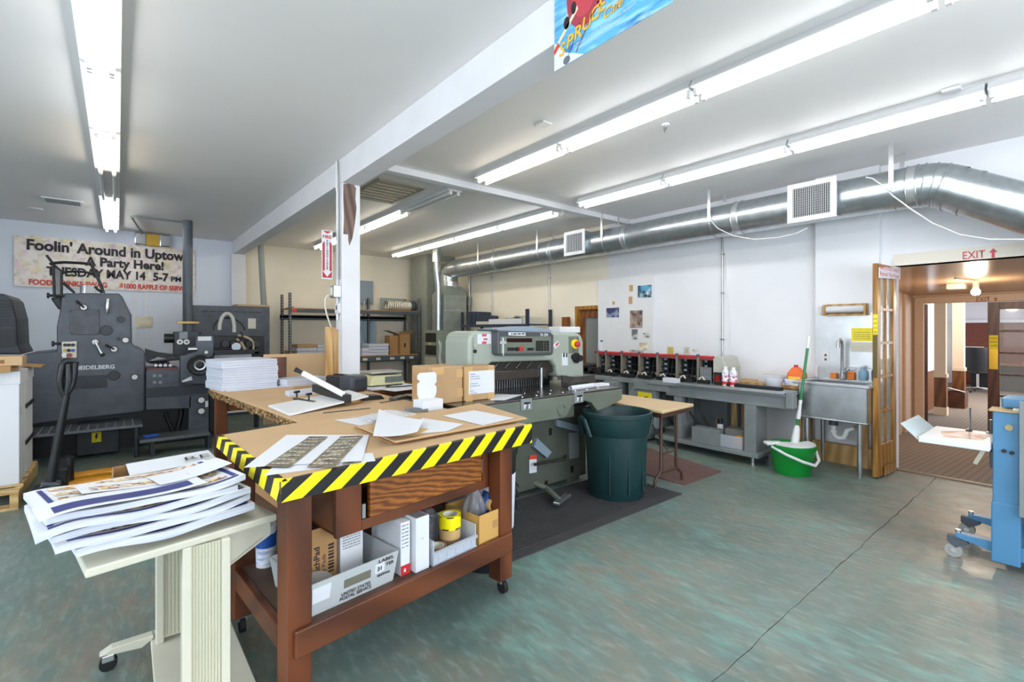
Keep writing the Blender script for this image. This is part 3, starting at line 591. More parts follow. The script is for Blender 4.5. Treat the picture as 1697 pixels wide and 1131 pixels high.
MB().cyl((XW - .06, a.y, z + .1), (XW - .06, a.y, ZC - .1), .02, seg=10).build('pipe', M_STEEL, mt, smooth=True); MB().cyl((XW - .06, a.y, z - .08), (XW - .06, a.y, z + .1), .06, seg=16).build('box', M_GALVD, mt, smooth=True); MB().cyl((XW - .06, a.y, 1.3), (XW - .06, a.y, z - .08), .035, seg=10).build('lower_pipe', M_GALVD, mt, smooth=True)
# steel pipe column by the press with conduit across to the emergency light
pp = G(311, 366, ZC); pc = thing('pipe_column', (pp.x, pp.y, 0), 'dark grey steel pipe column in front of the banner', 'pipe column')
MB().cyl((pp.x, pp.y, 0), (pp.x, pp.y, ZC), .066, seg=28).build('pipe', mat('grey pipe paint', '#59616a', .4, var=.12), pc, smooth=True)
zc = PY(311, 535, pp.y).z; MB().cyl((pp.x, pp.y, zc - .02), (pp.x, pp.y, zc + .02), .074, seg=28).build('clamp_ring', mat('brass clamp', '#a8854a', .35, .7), pc, smooth=True); MB().box(pp.x - .14, pp.x + .14, pp.y - .1, pp.y - .08, zc - .018, zc + .018).build('clamp_bar', MATS['brass clamp'], pc, bevel=.004)
cd = [Vector((pp.x - .07, pp.y, ZC - .03)), Vector((pp.x - .35, pp.y, ZC - .03)), Vector((pp.x - .62, pp.y, ZC - .03)), Vector((pp.x - .68, pp.y + .06, ZC - .03)), Vector((.33, YB - .1, ZC - .03)), Vector((.32, YB - .03, ZC - .08)), Vector((.32, YB - .03, 2.9))]
cable('ceiling_conduit', cd, .014, mat('conduit grey', '#7b7f80', .5), 'grey conduit from the pipe column to the emergency light', 'conduit')
em = thing('emergency_light', PY(257, 400, YB - .1), 'yellow faced emergency light above the banner', 'emergency light'); a = PY(230, 404, YB - .08); b = PY(276, 392, YB - .08)
MB().box(a.x + .06, b.x - .06, YB - .1, YB, a.z - .02, b.z + .01).build('body', mat('amber case', '#cda32d', .35), em, bevel=.01)
for xx in (a.x + .02, b.x - .02): MB().box(xx - .08, xx + .08, YB - .12, YB - .02, a.z - .02, b.z + .015).build('lamp_head', M_CHROME, em, bevel=.015)
# second grey post behind the shelf, exposed under the beam
a = PY(438, 470, 9.7); tag(MB().cyl((a.x - .07, 9.7, ZC), (a.x, 9.7, 1.7), .05, seg=16).cyl((a.x, 9.7, 0), (a.x, 9.7, 1.7), .05, seg=16).build('vent_pipe', mat('grey vent pipe', '#8d928e', .5), smooth=True), 'slightly leaning grey pipe rising behind the dark press cabinet', 'pipe')
# ================================================================ offset press
YP = 7.2
def pp_(pts, y): return [PY(px, py, y) for px, py in pts]
pr = thing('printing_press', (.2, 7.7, 0), 'dark grey offset printing press with tall side frame and guard rail', 'printing press')
MB().extr(pp_([(102, 490), (106, 486), (197, 486), (203, 492), (218, 522), (219, 569), (224, 575), (238, 580), (241, 586), (241, 677), (239, 683), (40, 706), (37, 588), (94, 582), (94, 542), (99, 517)], YP), (0, 1.0, 0)).build('side_frame', M_PRESS, pr, bevel=.02, seg=3)
hd = MB().extr(pp_([(-60, 486), (8, 487), (18, 496), (27, 528), (29, 572), (38, 588), (-60, 588)], YP), (0, .9, 0)).build('delivery_hood', M_PRESSD, pr, bevel=.02)
for k in range(9):
    a, b = PY(-20, 497 + k * 5.2, YP), PY(14 + k * .9, 497 + k * 5.2, YP); MB().box(a.x, b.x, YP - .012, YP, a.z - .012, a.z + .004).build('louvre', M_BLACK, hd)
MB().extr(pp_([(-30, 548), (24, 545), (25, 575), (-30, 580)], YP - .004), (0, .01, 0)).build('hood_window', M_BLACK, hd)
MB().extr(pp_([(115, 514), (165, 513), (165, 555), (116, 555)], YP - .014), (0, .014, 0)).build('cover_plate', mat('scuffed cover plate', '#454851', .38, var=.45, vscale=9), pr, bevel=.004)
for px, py in ((118, 517), (162, 517), (162, 552), (119, 552)): p = PY(px, py, YP - .014); MB().cyl(p, p - Vector((0, .006, 0)), .008, seg=10).build('screw', M_BLACK, pr)
MB().extr(pp_([(121, 624), (178, 622), (178, 643), (121, 646)], YP - .004), (0, .004, 0)).build('name_recess', M_PRESSD, pr)
a = PY(124, 613.5, YP - .001); b = PY(190, 611, YP)
text('maker_lettering', 'HEIDELBERG', M_PAPER, pr, a, (1, 0, 0), (0, 0, 1), .062, width=b.x - a.x, bold=.025)
cp = MB().extr(pp_([(102, 567), (127, 566), (127, 593), (103, 594)], YP - .03), (0, .03, 0)).build('control_panel', M_IVORY, pr, bevel=.004)
for px, py, m in ((108, 572, M_BLACK), (114, 572, M_BLACK), (121, 572, M_BLACK), (108, 581, mat('olive button', '#b9a35a', .4)), (114, 581, M_BLACK), (121, 581, mat('blue button', '#2d4f96', .4)), (107, 589, M_WHITE), (115, 589, mat('brown red button', '#9b3b2c', .4))):
    p = PY(px, py, YP - .03); MB().cyl(p, p - Vector((0, .014, 0)), .017 if py < 588 else .024, seg=14).build('button', m, cp)
def knob(px, py, r=.028, m=None, y=YP): 
    p = PY(px, py, y); MB().cyl(p, p - Vector((0, .03, 0)), r * 1.25, seg=20).build('knob_seat', M_BLACK, pr); MB().cyl(p - Vector((0, .03, 0)), p - Vector((0, .045, 0)), r, seg=20).build('knob', m or M_PLASTIC, pr)
for px, py in ((139, 510), (208, 564), (189, 579), (223, 625), (158, 567)): knob(px, py)
def lever(p0, p1, r, m=M_BLACK, y=YP - .05):
    a = PY(*p0, y); b = PY(*p1, y - .02); MB().tube([a, a.lerp(b, .5), b], [r, r, r * 1.5], 10).build('lever', m, pr, smooth=True); MB().lathe([(0, -r * 2), (r * 1.6, -r), (r * 1.8, 0), (r * 1.6, r), (0, r * 2)], b, 12).build('lever_ball', M_BLACK, pr, smooth=True)
lever((158, 567), (170, 588), .012, M_STEEL); lever((189, 579), (177, 573), .009); lever((139, 510), (128, 500), .009); 
a = PY(178, 496, YP - .03); b = PY(178, 521, YP - .03); MB().tube([a, a.lerp(b, .5) - Vector((0, .02, 0)), b], [.016, .02, .012], 12).build('chrome_handle', M_CHROME, pr, smooth=True)
for px, py, r in ((200, 530, .04), (176, 548, .062), (189, 623, .06), (196, 562, .02)): p = PY(px, py, YP); MB().lathe([(0, .006), (r * .85, .006), (r * .9, .002), (r, .002), (r, 0)], p, 24, ax=(0, -1, 0)).build('inspection_cap', M_PRESSD, pr)
gd = MB(); yg = YP + .25
gd.tube(pp_([(77, 423), (84, 432), (90, 440), (102, 450), (102, 490)], yg), .013, 8).tube(pp_([(82, 438), (92, 436), (106, 435), (130, 436), (146, 437), (152, 440), (157, 450), (166, 470), (172, 487)], yg), .016, 8).tube(pp_([(103, 453), (110, 451), (124, 450), (140, 451), (159, 454)], yg), .013, 8).tube(pp_([(88, 438), (90, 490)], yg), .013, 8).tube(pp_([(157, 475), (162, 480), (172, 487)], yg), .013, 8)
gd.build('guard_rail', M_BLACK, pr, smooth=True)
MB().extr(pp_([(89, 441), (101, 451), (101, 490), (91, 488)], yg), (0, .004, 0)).build('guard_mesh', mat('fine guard mesh', '#777a7c', .5, alpha=.6), pr)
a = PY(105, 469, yg); b = PY(124, 486, yg); MB().tube([a, b], [.018, .012], 8).build('lever', M_BLACK, pr, smooth=True)
MB().extr(pp_([(83, 494), (104, 490), (104, 512), (97, 514)], YP + .1), (0, .2, 0)).build('ink_duct_end', M_BLACK, pr, bevel=.02)
for px, py in ((82, 490), (90, 570)): p = PY(px, py, YP - .01); MB().cyl(p, p + Vector((.12, 0, 0)), .014, seg=10).cyl(p - Vector((.02, 0, 0)), p, .03, seg=12).build('wing_knob', M_BLACK, pr)
# steps, dark underside and lower box
s0, s1 = G(60, 719, .36), G(237, 703, .36)
st = MB().box(-.9, s1.x, 6.69, YP, .33, .36).build('foot_step', mat('chequer plate', '#6f7377', .4, .6, var=.25, vscale=60), pr, bevel=.004)
for k in range(14): MB().box(-.85 + k * .075, -.85 + k * .075 + .012, 6.70, YP - .02, .36, .364).build('tread_rib', M_GREYM, st)
p = G(226, 759, 0); MB().cyl((p.x, 6.72, 0), (p.x, 6.72, .33), .022, seg=12).build('step_leg', M_PRESSD, pr); MB().cyl((-.5, 6.72, 0), (-.5, 6.72, .33), .022, seg=12).build('step_leg', M_PRESSD, pr)
MB().box(-.95, .9, 7.32, 8.2, 0, .5).build('dark_underside', M_BLACK, pr)  # shade under the press put in as a black block
a = PY(127, 712, 7.0); b = PY(197, 748, 7.0); eb = MB().box(a.x, b.x, 7.0, 7.32, b.z, a.z + .04).build('electric_box', M_PRESSD, pr, bevel=.006)
c = PY(160, 725, 6.998); MB().box(c.x - .04, c.x + .04, 6.994, 7.0, c.z - .055, c.z + .055).build('warning_plate', M_NOTE, eb)
MB().add([(c.x + dx, 6.9935, c.z + dz) for dx, dz in ((-.005, .04), (.015, .04), (.004, .01), (.015, .01), (-.012, -.042), (-.004, -.005), (-.015, -.005))], [(0, 1, 2, 3, 4, 5, 6)]).build('flash_symbol', M_DARKTXT, eb)
# feeder side
YF = 7.1
fd = MB().extr(pp_([(242, 615), (298, 613), (298, 640), (347, 637), (347, 656), (317, 657), (317, 677), (242, 680)], YF), (0, .95, 0)).build('feeder_frame', M_PRESS, pr, bevel=.006)
a = PY(242, 641, YF - .002); MB().box(PY(242, 641, YF).x, PY(347, 641, YF).x, YF - .012, YF, PY(300, 655, YF).z, PY(300, 640, YF).z).build('frame_rail', M_PRESSD, fd)
for i in range(3):
    for j in range(2):
        p = PY(256 + i * 9.5, 623 + j * 11, YF); MB().box(p.x - .018, p.x + .018, YF - .012, YF, p.z - .018, p.z + .018).build('push_button', M_GREYM if i < 2 else M_GREYD, fd, bevel=.003)
p = PY(286, 633, YF); MB().cyl(p, p - Vector((0, .014, 0)), .018, seg=12).build('push_button', M_GREYD, fd)
MB().extr(pp_([(299, 636), (299, 592), (325, 584), (326, 558), (354, 557), (354, 588), (347, 593), (346, 629), (348, 637)], YF - .06), (0, .12, 0)).build('feeder_cheek', M_PRESS, pr, bevel=.008)
p = PY(330, 605, YF - .06); hw = MB().lathe([(0, .07), (.025, .075), (.04, .07), (.045, .05), (.075, .05), (.08, .075), (.115, .08), (.128, .05), (.12, .015), (.03, .0)], p, 36, ax=(0, -1, 0)).build('handwheel', M_BLACKP, pr, smooth=True)
MB().lathe([(.044, .082), (.062, .084), (.064, .05)], p, 28, ax=(0, -1, 0)).build('handwheel_ring', M_STEEL, hw, smooth=True)
MB().box(PY(327, 558, YF).x, PY(349, 558, YF).x, YF - .065, YF - .06, PY(327, 565, YF).z, PY(327, 558, YF).z).build('type_plate', M_CARTON, pr)
knob(341, 584, .02, y=YF - .06)
MB().extr(pp_([(301, 632), (317, 624), (319, 630), (303, 634)], YF - .08), (0, .01, 0)).build('card_note', M_PAPER, pr)
MB().extr(pp_([(313, 657), (346, 656), (346, 714), (313, 716)], YF), (0, .9, 0)).build('feeder_leg', M_PRESS, pr, bevel=.006)
knob(333, 663, .034, y=YF); knob(333, 681, .034, y=YF)
MB().box(PY(340, 668, YF).x, PY(345, 668, YF).x, YF - .005, YF, PY(340, 675, YF).z, PY(340, 665, YF).z).build('dial_label', M_PAPER, pr)
hb = MB().extr(pp_([(289, 550), (330, 549), (330, 588), (289, 590)], YF + .45), (0, .25, 0)).build('feeder_head', M_PRESSD, pr, bevel=.008)
MB().extr(pp_([(297, 551), (311, 550), (311, 562), (297, 562)], YF + .44), (0, .01, 0)).build('instruction_plate', M_GREYM, hb)
for px in (298, 309): p = PY(px, 567, YF + .45); MB().cyl(p, p - Vector((0, .025, 0)), .034, seg=20).build('dial', M_PLASTIC, hb); MB().cyl(p - Vector((0, .025, 0)), p - Vector((0, .027, 0)), .012, seg=12).build('dial_hand', M_BLACK, hb)
a = PY(272, 561, YF + .55); b = PY(289, 561, YF + .55); MB().cyl(a, b, .06, seg=24).build('drive_motor', M_BLACK, pr, smooth=True)
p = PY(318, 579, YF - .07); MB().cyl(p - Vector((.04, 0, 0)), p + Vector((.05, 0, 0)), .03, seg=16).build('chrome_roller', M_CHROME, pr, smooth=True)
# sheet gripper mechanism between frame and feeder
fb = MB()
for k in range(9): a = PY(243 + k * 3, 600 + k * .5, YF + .1 + .07 * k); b = PY(298, 596 - k * 1.2, YF + .1 + .07 * k); fb.cyl(a, b, .009 + .004 * (k % 3), seg=8)
fb.build('feed_bars', M_BLACK, pr)
fb = MB()
for k in range(4): a = PY(258 + k * 8, 606, YF + .2); fb.cyl(a, a + Vector((0, .6, .02)), .018, seg=10)
fb.build('feed_rollers', M_STEEL, pr)
MB().extr(pp_([(240, 578), (262, 584), (290, 588), (290, 597), (262, 592), (242, 600)], YF + .5), (0, .04, 0)).build('feed_guard', M_BLACK, pr)
MB().extr(pp_([(243, 612), (296, 610), (296, 615), (243, 617)], YF + .05), (0, .5, 0)).build('feed_tray', mat('rust red tray', '#7e4640', .5, var=.3), pr)
# blower and hoses under the feeder
p = PY(270, 705, YF + .25); MB().cyl(p - Vector((.0, 0, .02)), p + Vector((0, .35, -.02)), .17, seg=24).build('blower', M_PRESSD, pr, smooth=True)
MB().tube(bez(PY(300, 678, YF + .15), PY(303, 690, YF + .15), PY(295, 700, YF + .15), PY(294, 716, YF + .15)), .026, 10).build('suction_hose', M_BLACK, pr, smooth=True)
MB().tube(bez(PY(275, 684, YF + .1), PY(275, 694, YF + .1), PY(283, 704, YF + .1), PY(286, 716, YF + .1)), .02, 10).build('suction_hose', M_BLACK, pr, smooth=True)
s2 = MB().box(G(232, 737, .2).x, G(348, 717, .2).x, 6.6, 6.95, .165, .2).build('foot_step', MATS['chequer plate'], pr, bevel=.004)
for xx in (.28, .82): MB().box(xx, xx + .04, 6.65, 6.9, 0, .165).build('step_leg', M_PRESSD, pr)
p = G(240, 722, .2); MB().obox((p.x + .05, 6.75, .212), (.14, .09, .02), (0, 0, .3)).build('blue_rag', mat('blue cloth', '#2456b8', .8), pr, bevel=.008)
MB().box(.3, 1.0, 7.5, 8.0, 0, .6).build('dark_underside', M_BLACK, pr)  # black block likewise for the dark underside of the feeder
# feeder pile bay, cross bar, pump and hoses right of the cheek
a, b = PY(347, 588, 7.15), PY(428, 583, 7.15)
MB().box(a.x, b.x, 7.12, 7.18, b.z - .03, b.z + .03).build('cross_bar', M_BLACK, pr)
MB().box(a.x, a.x + .05, 7.12, 7.18, .1, b.z).box(b.x - .05, b.x, 7.12, 7.18, .1, b.z).build('bay_post', M_BLACK, pr)
MB().box(a.x + .05, b.x - .05, 7.3, 8.1, .3, 1.12).build('sheet_pile', M_PAPER2, pr)
hd_ = MB().extr(pp_([(352, 557), (438, 557), (440, 610), (424, 610), (424, 575), (352, 578)], 7.7), (0, .5, 0)).build('suction_head', M_BLACK, pr, bevel=.01)
for k in range(5): p = PY(372 + k * 13, 570, 7.68); MB().cyl(p, p - Vector((0, .08, 0)), .045 - .004 * (k % 3), seg=16).build('valve_body', M_BLACK if k % 2 else M_PRESSD, hd_, smooth=True)
p = PY(391, 575, 7.58); MB().cyl(p, p - Vector((0, .03, 0)), .055, seg=20).build('pressure_gauge', M_PLASTIC, hd_)
MB().cyl(p - Vector((0, .03, 0)), p - Vector((0, .034, 0)), .045, seg=20).build('gauge_face', mat('gauge face', '#c5d3e2', .3), hd_)
def hose(pts, r, m, y): MB().tube(bez(*[PY(px, py, y) for px, py in pts]), r, 10).build('air_hose', m, pr, smooth=True)
hose(((364, 547), (363, 512), (391, 508), (388, 551)), .024, mat('grey hose', '#b9b6aa', .5), 7.65)
hose(((354, 548), (352, 518), (400, 522), (406, 548)), .012, M_BLACK, 7.75); hose(((392, 562), (404, 570), (404, 578), (410, 588)), .02, mat('clear tan hose', '#a7977a', .3), 7.6); hose(((394, 556), (420, 560), (424, 570), (418, 584)), .018, MATS['clear tan hose'], 7.62); hose(((398, 550), (404, 552), (402, 562), (396, 568)), .012, M_BLACK, 7.58)
# tall control cabinet behind the press
YC = 9.0; cbn = thing('press_cabinet', (1.5, 9.3, 0), 'tall dark grey control cabinet behind the press', 'cabinet')
a = PY(319, 506, YC); b = PY(447, 506, YC)
MB().box(a.x, b.x, YC, YC + .45, 0, a.z).build('body', M_PRESS, cbn, bevel=.008)
for k in range(8): x0 = a.x + .12 + k * .11; MB().box(x0, x0 + .09, YC - .006, YC, a.z - .1, a.z - .085).build('vent_slot', M_BLACK, cbn)
MB().box(a.x + .03, b.x - .03, YC - .008, YC, .3, a.z - .16).build('door', M_PRESS, cbn, bevel=.004)
p0, p1 = PY(411, 528, YC - .01), PY(424, 545, YC - .01); MB().box(p0.x, p1.x, YC - .012, YC - .008, p1.z, p0.z).build('pocket_label', M_IVORY, cbn)
MB().cyl(((a.x + .1), YC - .02, 1.35), ((a.x + .1), YC, 1.35), .02).build('lock', M_BLACK, cbn)
tag(MB().obox((b.x - .25, YC + .2, a.z + .02), (.5, .36, .03), (0, 0, .05)).build('cardboard_sheet', M_CARDL), 'flat board lying on top of the dark press cabinet', 'board')
# small yellowed notice taped to the white wall
p0, p1 = PY(224, 525, YB - .016), PY(253, 543, YB - .016); tag(MB().box(p0.x, p1.x, YB - .017, YB - .0125, p1.z, p0.z).build('taped_notice', print_mat('aged notice', '#e5dcc4', ['#d8c489', '#cfc3a6'], 4, .5)), 'yellowed notice taped to the white wall behind the press', 'notice')
# ink tins on the press
for k, (px, m) in enumerate(((140, M_STEEL), (146, M_WHITE), (152, M_WHITE))):
    p = PY(px, 487, 7.75); tag(MB().lathe([(0, 0), (.042, 0), (.042, .1), (.044, .1), (.044, .108), (0, .106)], (p.x, p.y, p.z - .01), 18).build('ink_tin', m, smooth=True), ['bare metal ink tin on top of the press', 'white ink tin in the middle on top of the press', 'white ink tin nearest the lever on top of the press'][k], 'tin', 'ink tins')
# banner
ba = [PY(23, 391, YB - .02), PY(25, 477, YB - .02), PY(323, 485, YB - .02), PY(323, 413, YB - .02)]
bx0, bx1, bz0, bz1 = ba[0].x, ba[3].x, 2.07, 2.86
bn = thing('wall_banner', ((bx0 + bx1) / 2, YB - .02, bz0), 'pale printed party banner with dark and red lettering on the back wall', 'banner')
MB().grid(30, 8, lambda u, v: (bx0 + (bx1 - bx0) * u, YB - .024 - .004 * math.sin(u * 21 + v * 3), bz0 + (bz1 - bz0) * v)).build('banner_sheet', M_BANNER, bn, smooth=True)
for xx in (bx0 + .03, bx1 - .03):
    for zz in (bz0 + .03, bz1 - .03): MB().cyl((xx, YB - .035, zz), (xx, YB - .028, zz), .012, seg=12).build('eyelet', M_STEEL, bn)
bW = bx1 - bx0
def bt(s, f0, f1, z, size, m, bold): text('banner_lettering', s, m, bn, (bx0 + bW * f0, YB - .034, z), (1, 0, 0), (0, 0, 1), size, width=bW * (f1 - f0), bold=bold)
bt("Foolin' Around in Uptown", .06, .965, 2.645, .225, M_DARKTXT, .035); bt('A Party Here!', .35, .80, 2.455, .20, M_DARKTXT, .035); bt('TUESDAY MAY 14', .155, .69, 2.265, .19, M_DARKTXT, .035); bt('5-7', .735, .83, 2.265, .19, M_DARKTXT, .035); bt('PM', .845, .91, 2.265, .12, M_DARKTXT, .035)
bt('FOOD-DRINKS-SWAG', .07, .47, 2.105, .115, M_REDTXT, .035); bt('$1000 RAFFLE OF SERVICES', .54, .985, 2.105, .115, M_REDTXT, .035)
# ================================================================ paper cutter
YK, TZ = 3.2, .88
ct = thing('paper_cutter', (2.75, 3.3, 0), 'grey green guillotine paper cutter with control console', 'paper cutter')
ho = MB().extr(pp_([(776, 652), (776, 568), (778, 558), (783, 552), (792, 549), (957, 552), (964, 556), (967, 566), (968, 625), (924, 625), (922, 609), (914.6, 598), (816, 601), (806, 609), (806, 652)], YK), (0, .36, 0)).build('housing', M_CUT, ct, bevel=.022, seg=3)
for px in (784,): a = PY(px, 560, YK - .001); MB().box(a.x - .002, a.x + .002, YK - .002, YK, PY(px, 640, YK).z, a.z).build('panel_seam', M_CUTD, ho)
# dark arch, knife, clamp, fingers
MB().extr(pp_([(806, 610), (816, 601), (914.6, 598), (922, 609), (914, 618), (812, 620)], YK + .05), (0, .06, 0)).build('knife_beam', mat('dark knife beam', '#3a3732', .4, .3, var=.3), ct)
for k in range(5):
    p = PY(824 + k * 18, 606.5, YK + .045); MB().obox(p, (.085, .012, .03), (0, -.75, 0)).build('knife_slot', M_CAST, ct, bevel=.01)
    MB().obox(p - Vector((0, .004, 0)), (.06, .012, .014), (0, -.75, 0)).build('slot_recess', M_BLACK, ct)
a, b = PY(820, 616, YK + .06), PY(902, 624, YK + .06); MB().box(a.x - .1, b.x, YK + .03, YK + .1, b.z, a.z).build('knife', M_CAST, ct, bevel=.004)
MB().extr(pp_([(806, 624), (908, 620), (908, 628), (806, 631)], YK + .12), (0, .06, 0)).build('clamp_bar', M_CAST, ct)
zb = TZ; zt = PY(860, 628, YK + .2).z
for k in range(22): x0 = PY(815, 640, YK + .18).x + k * .028; MB().box(x0, x0 + .011, YK + .18, YK + .21, zb, zt).build('back_finger', M_STEEL, ct)
MB().box(2.15, 3.3, YK + .24, YK + .26, zb, zt + .15).build('rear_plate', M_BLACK, ct)
p = PY(902, 650, YK - .02); MB().cyl((p.x, YK + .02, TZ), (p.x, YK + .02, 1.06), .014, seg=12).build('guide_post', M_STEEL, ct, smooth=True)
# table: steel bed with wings, apron with cut-outs
MB().quadz([(1.80, 2.76), (3.56, 2.76), (3.56, 3.3), (3.56, 3.6), (1.80, 3.6)], TZ - .03, TZ).build('bed', M_CAST, ct, bevel=.004)
MB().quadz([(2.2, 3.2), (3.4, 3.2), (3.3, 4.1), (2.3, 4.1)], TZ - .03, TZ - .001).build('rear_bed', M_CAST, ct)
YA = 2.755
ap = MB().extr(pp_([(737, 670), (865, 662), (980, 645), (1036, 642), (1036, 655), (1002, 672), (985, 676), (960, 660), (945, 655), (930, 657), (920, 668), (916, 680), (905, 684), (880, 688), (858, 690), (845, 680), (836, 677), (800, 682), (737, 690)], YA), (0, .05, 0))
ap = MB().extr([(1.80, YA, .865), (3.56, YA, .865), (3.56, YA, .77), (3.36, YA, .72), (3.22, YA, .70), (3.14, YA, .78), (3.02, YA, .815), (2.9, YA, .78), (2.84, YA, .70), (2.80, YA, .69), (2.3, YA, .69), (2.22, YA, .75), (1.80, YA, .76)], (0, .06, 0)).build('apron', M_CUTD, ct, bevel=.006)
MB().box(3.5, 3.56, 2.8, 3.6, .77, .865).box(1.80, 1.86, 2.8, 3.6, .76, .865).build('apron_side', M_CUTD, ct)
for px, py in ((872, 671), (959, 659)):
    p = PY(px, py, YA - .004); bb = MB().box(p.x - .055, p.x + .055, YA - .012, YA, p.z - .045, p.z + .045).build('release_box', M_GREYM, ct, bevel=.004)
    MB().box(p.x - .03, p.x + .03, YA - .014, YA - .012, p.z - .03, p.z + .02).build('release_recess', M_PLASTIC, bb); MB().box(p.x - .03, p.x + .03, YA - .016, YA - .014, p.z + .005, p.z + .02).build('recess_lip', M_BLACK, bb); MB().obox((p.x - .005, YA - .02, p.z - .012), (.02, .012, .034), (.0, .3, 0)).build('release_toggle', M_STEEL, bb)
p = PY(929, 678, YA + .02); MB().lathe([(0, .03), (.02, .03), (.03, .05), (.055, .05), (.062, .03), (.06, 0)], (p.x, YA + .04, p.z), 28, ax=(0, -1, 0)).build('handwheel', M_CUTD, ct, smooth=True)
MB().box(p.x - .12, p.x + .2, YA + .06, YA + .2, p.z - .09, p.z + .06).build('wheel_bracket', M_CUTB, ct)
for k in range(14): MB().cyl((2.45 + (k % 7) * .15, 2.86 + (k // 7) * .15, TZ), (2.45 + (k % 7) * .15, 2.86 + (k // 7) * .15, TZ + .003), .007, seg=8).build('air_jet', M_CHROME, ct)
# base
bs = MB().box(2.28, 3.40, 3.05, 3.9, .05, .76).build('base', M_CUTB, ct, bevel=.008)
MB().box(2.2, 3.45, 2.95, 3.9, .72, .85).build('base_neck', M_BLACK, ct)
MB().box(2.34, 2.5, 3.1, 3.4, 0, .05).box(3.2, 3.36, 3.1, 3.4, 0, .05).box(2.34, 2.5, 3.6, 3.85, 0, .05).box(3.2, 3.36, 3.6, 3.85, 0, .05).build('machine_foot', M_CUTD, ct)
def bp(px, py): return PY(px, py, 3.046)
MB().extr([bp(942, 718), bp(959, 716), bp(959, 758), bp(943, 761)], (0, -.006, 0)).build('vent_plate', M_GREYM, ct); MB().extr([bp(919, 695), bp(964, 707), bp(964, 718), bp(919, 706)], (0, -.03, 0)).build('guard_flap', M_PANEL, ct); MB().extr([bp(885, 725), bp(909, 748), bp(902, 758), bp(880, 740)], (0, -.04, 0)).build('guard_flap', M_PANEL, ct)
MB().extr([bp(877, 755), bp(889, 754), bp(889, 783), bp(877, 785)], (0, -.003, 0)).build('warning_label', M_PAPER, ct); MB().extr([bp(877, 755), bp(889, 754), bp(889, 761), bp(877, 762)], (0, -.004, 0)).build('warning_stripe', M_REDTXT, ct)
MB().tube([bp(878, 768) - Vector((0, .06, 0)), bp(929, 759) - Vector((0, .06, 0)), bp(935, 755) - Vector((0, .02, 0))], .012, 10).build('foot_rod', M_CAST, ct, smooth=True)
for px, py in ((912, 716), (905, 803), (948, 778)): p = bp(px, py); MB().box(p.x - .015, p.x + .015, 3.04, 3.05, p.z - .03, p.z + .03).build('access_slot', M_BLACK, ct, bevel=.003)
a, b = G(895, 812, .06), G(935, 828, .05); MB().tube([(a.x, 3.1, .1), (a.x + .05, 2.95, .07), (b.x - .05, b.y, .055)], .022, 8).build('pedal_arm', M_CUTD, ct); MB().obox((b.x - .02, b.y, .055), (.24, .06, .03), (0, 0, .35)).build('pedal', M_STEEL, ct, bevel=.01)
# console
YO = YK - .09
cs = MB().extr(pp_([(825, 552), (829, 548), (913, 551), (918, 556), (917, 586), (914, 589), (830, 590), (826, 587)], YO), (0, .1, 0)).build('console', mat('console dark grey', '#4a4d50', .4), ct, bevel=.008)
MB().extr(pp_([(822, 546), (880, 541), (914, 548), (914, 551), (827, 549)], YO + .02), (0, .3, 0)).build('console_top', M_PANEL, ct)
MB().extr(pp_([(829, 558), (913, 558), (913, 584), (830, 586)], YO - .004), (0, .006, 0)).build('keyboard_plate', M_CUTD, cs)
MB().extr(pp_([(840, 561), (882, 561), (882, 567.5), (840, 567.5)], YO - .006), (0, .004, 0)).build('display', mat('display red black', '#2a1416', .15), cs)
MB().extr(pp_([(843, 551), (871, 551.5), (871, 557), (843, 556)], YO - .004), (0, .004, 0)).build('label_strip', M_PAPER, cs); p = PY(844, 555, YO - .006); text('strip_lettering', '~aaaa', M_DARKTXT, cs, (p.x + .02, YO - .0045, p.z), (1, 0, 0), (0, 0, 1), .022, width=.15)
a = PY(895, 557.5, YO - .001); text('model_lettering', '76 EM', M_PAPER, cs, (a.x, YO - .0015, a.z), (1, 0, 0), (0, 0, 1), .035, width=.095, bold=.02)
def btn(px, py, wd, ht, m, par=cs, y=YO - .004): p = PY(px, py, y); MB().box(p.x - wd, p.x + wd, y - .008, y, p.z - ht, p.z + ht).build('key', m, par, bevel=.002)
for k in range(4): btn(842 + k * 3.0, 579, .009, .014, M_BLACK)
for k in range(3): btn(875 + k * 3.6, 579, .01, .012, M_BLACK)
for r in range(4):
    for c_ in range(3): btn(889.5 + c_ * 4.3, 567 + r * 4.3, .011, .011, M_BLACK)
    for c_ in range(2): btn(903 + c_ * 4.6, 567 + r * 4.3, .011, .011, M_BLACK)
btn(863.5, 578.5, .024, .017, M_RED); p = PY(856, 579, YO - .004); MB().cyl(p, p - Vector((0, .015, 0)), .017, seg=16).build('key', M_BLACK, cs)
lx = PY(833.5, 572, YO - .006); 
MB().box(lx.x - .005, lx.x + .001, YO - .007, YO - .004, lx.z - .07, lx.z + .06).box(lx.x + .003, lx.x + .009, YO - .007, YO - .004, lx.z - .09, lx.z + .06).box(lx.x - .03, lx.x + .035, YO - .007, YO - .004, lx.z + .012, lx.z + .02).box(lx.x - .03, lx.x + .035, YO - .007, YO - .004, lx.z + .025, lx.z + .03).build('emblem', M_PAPER, cs)
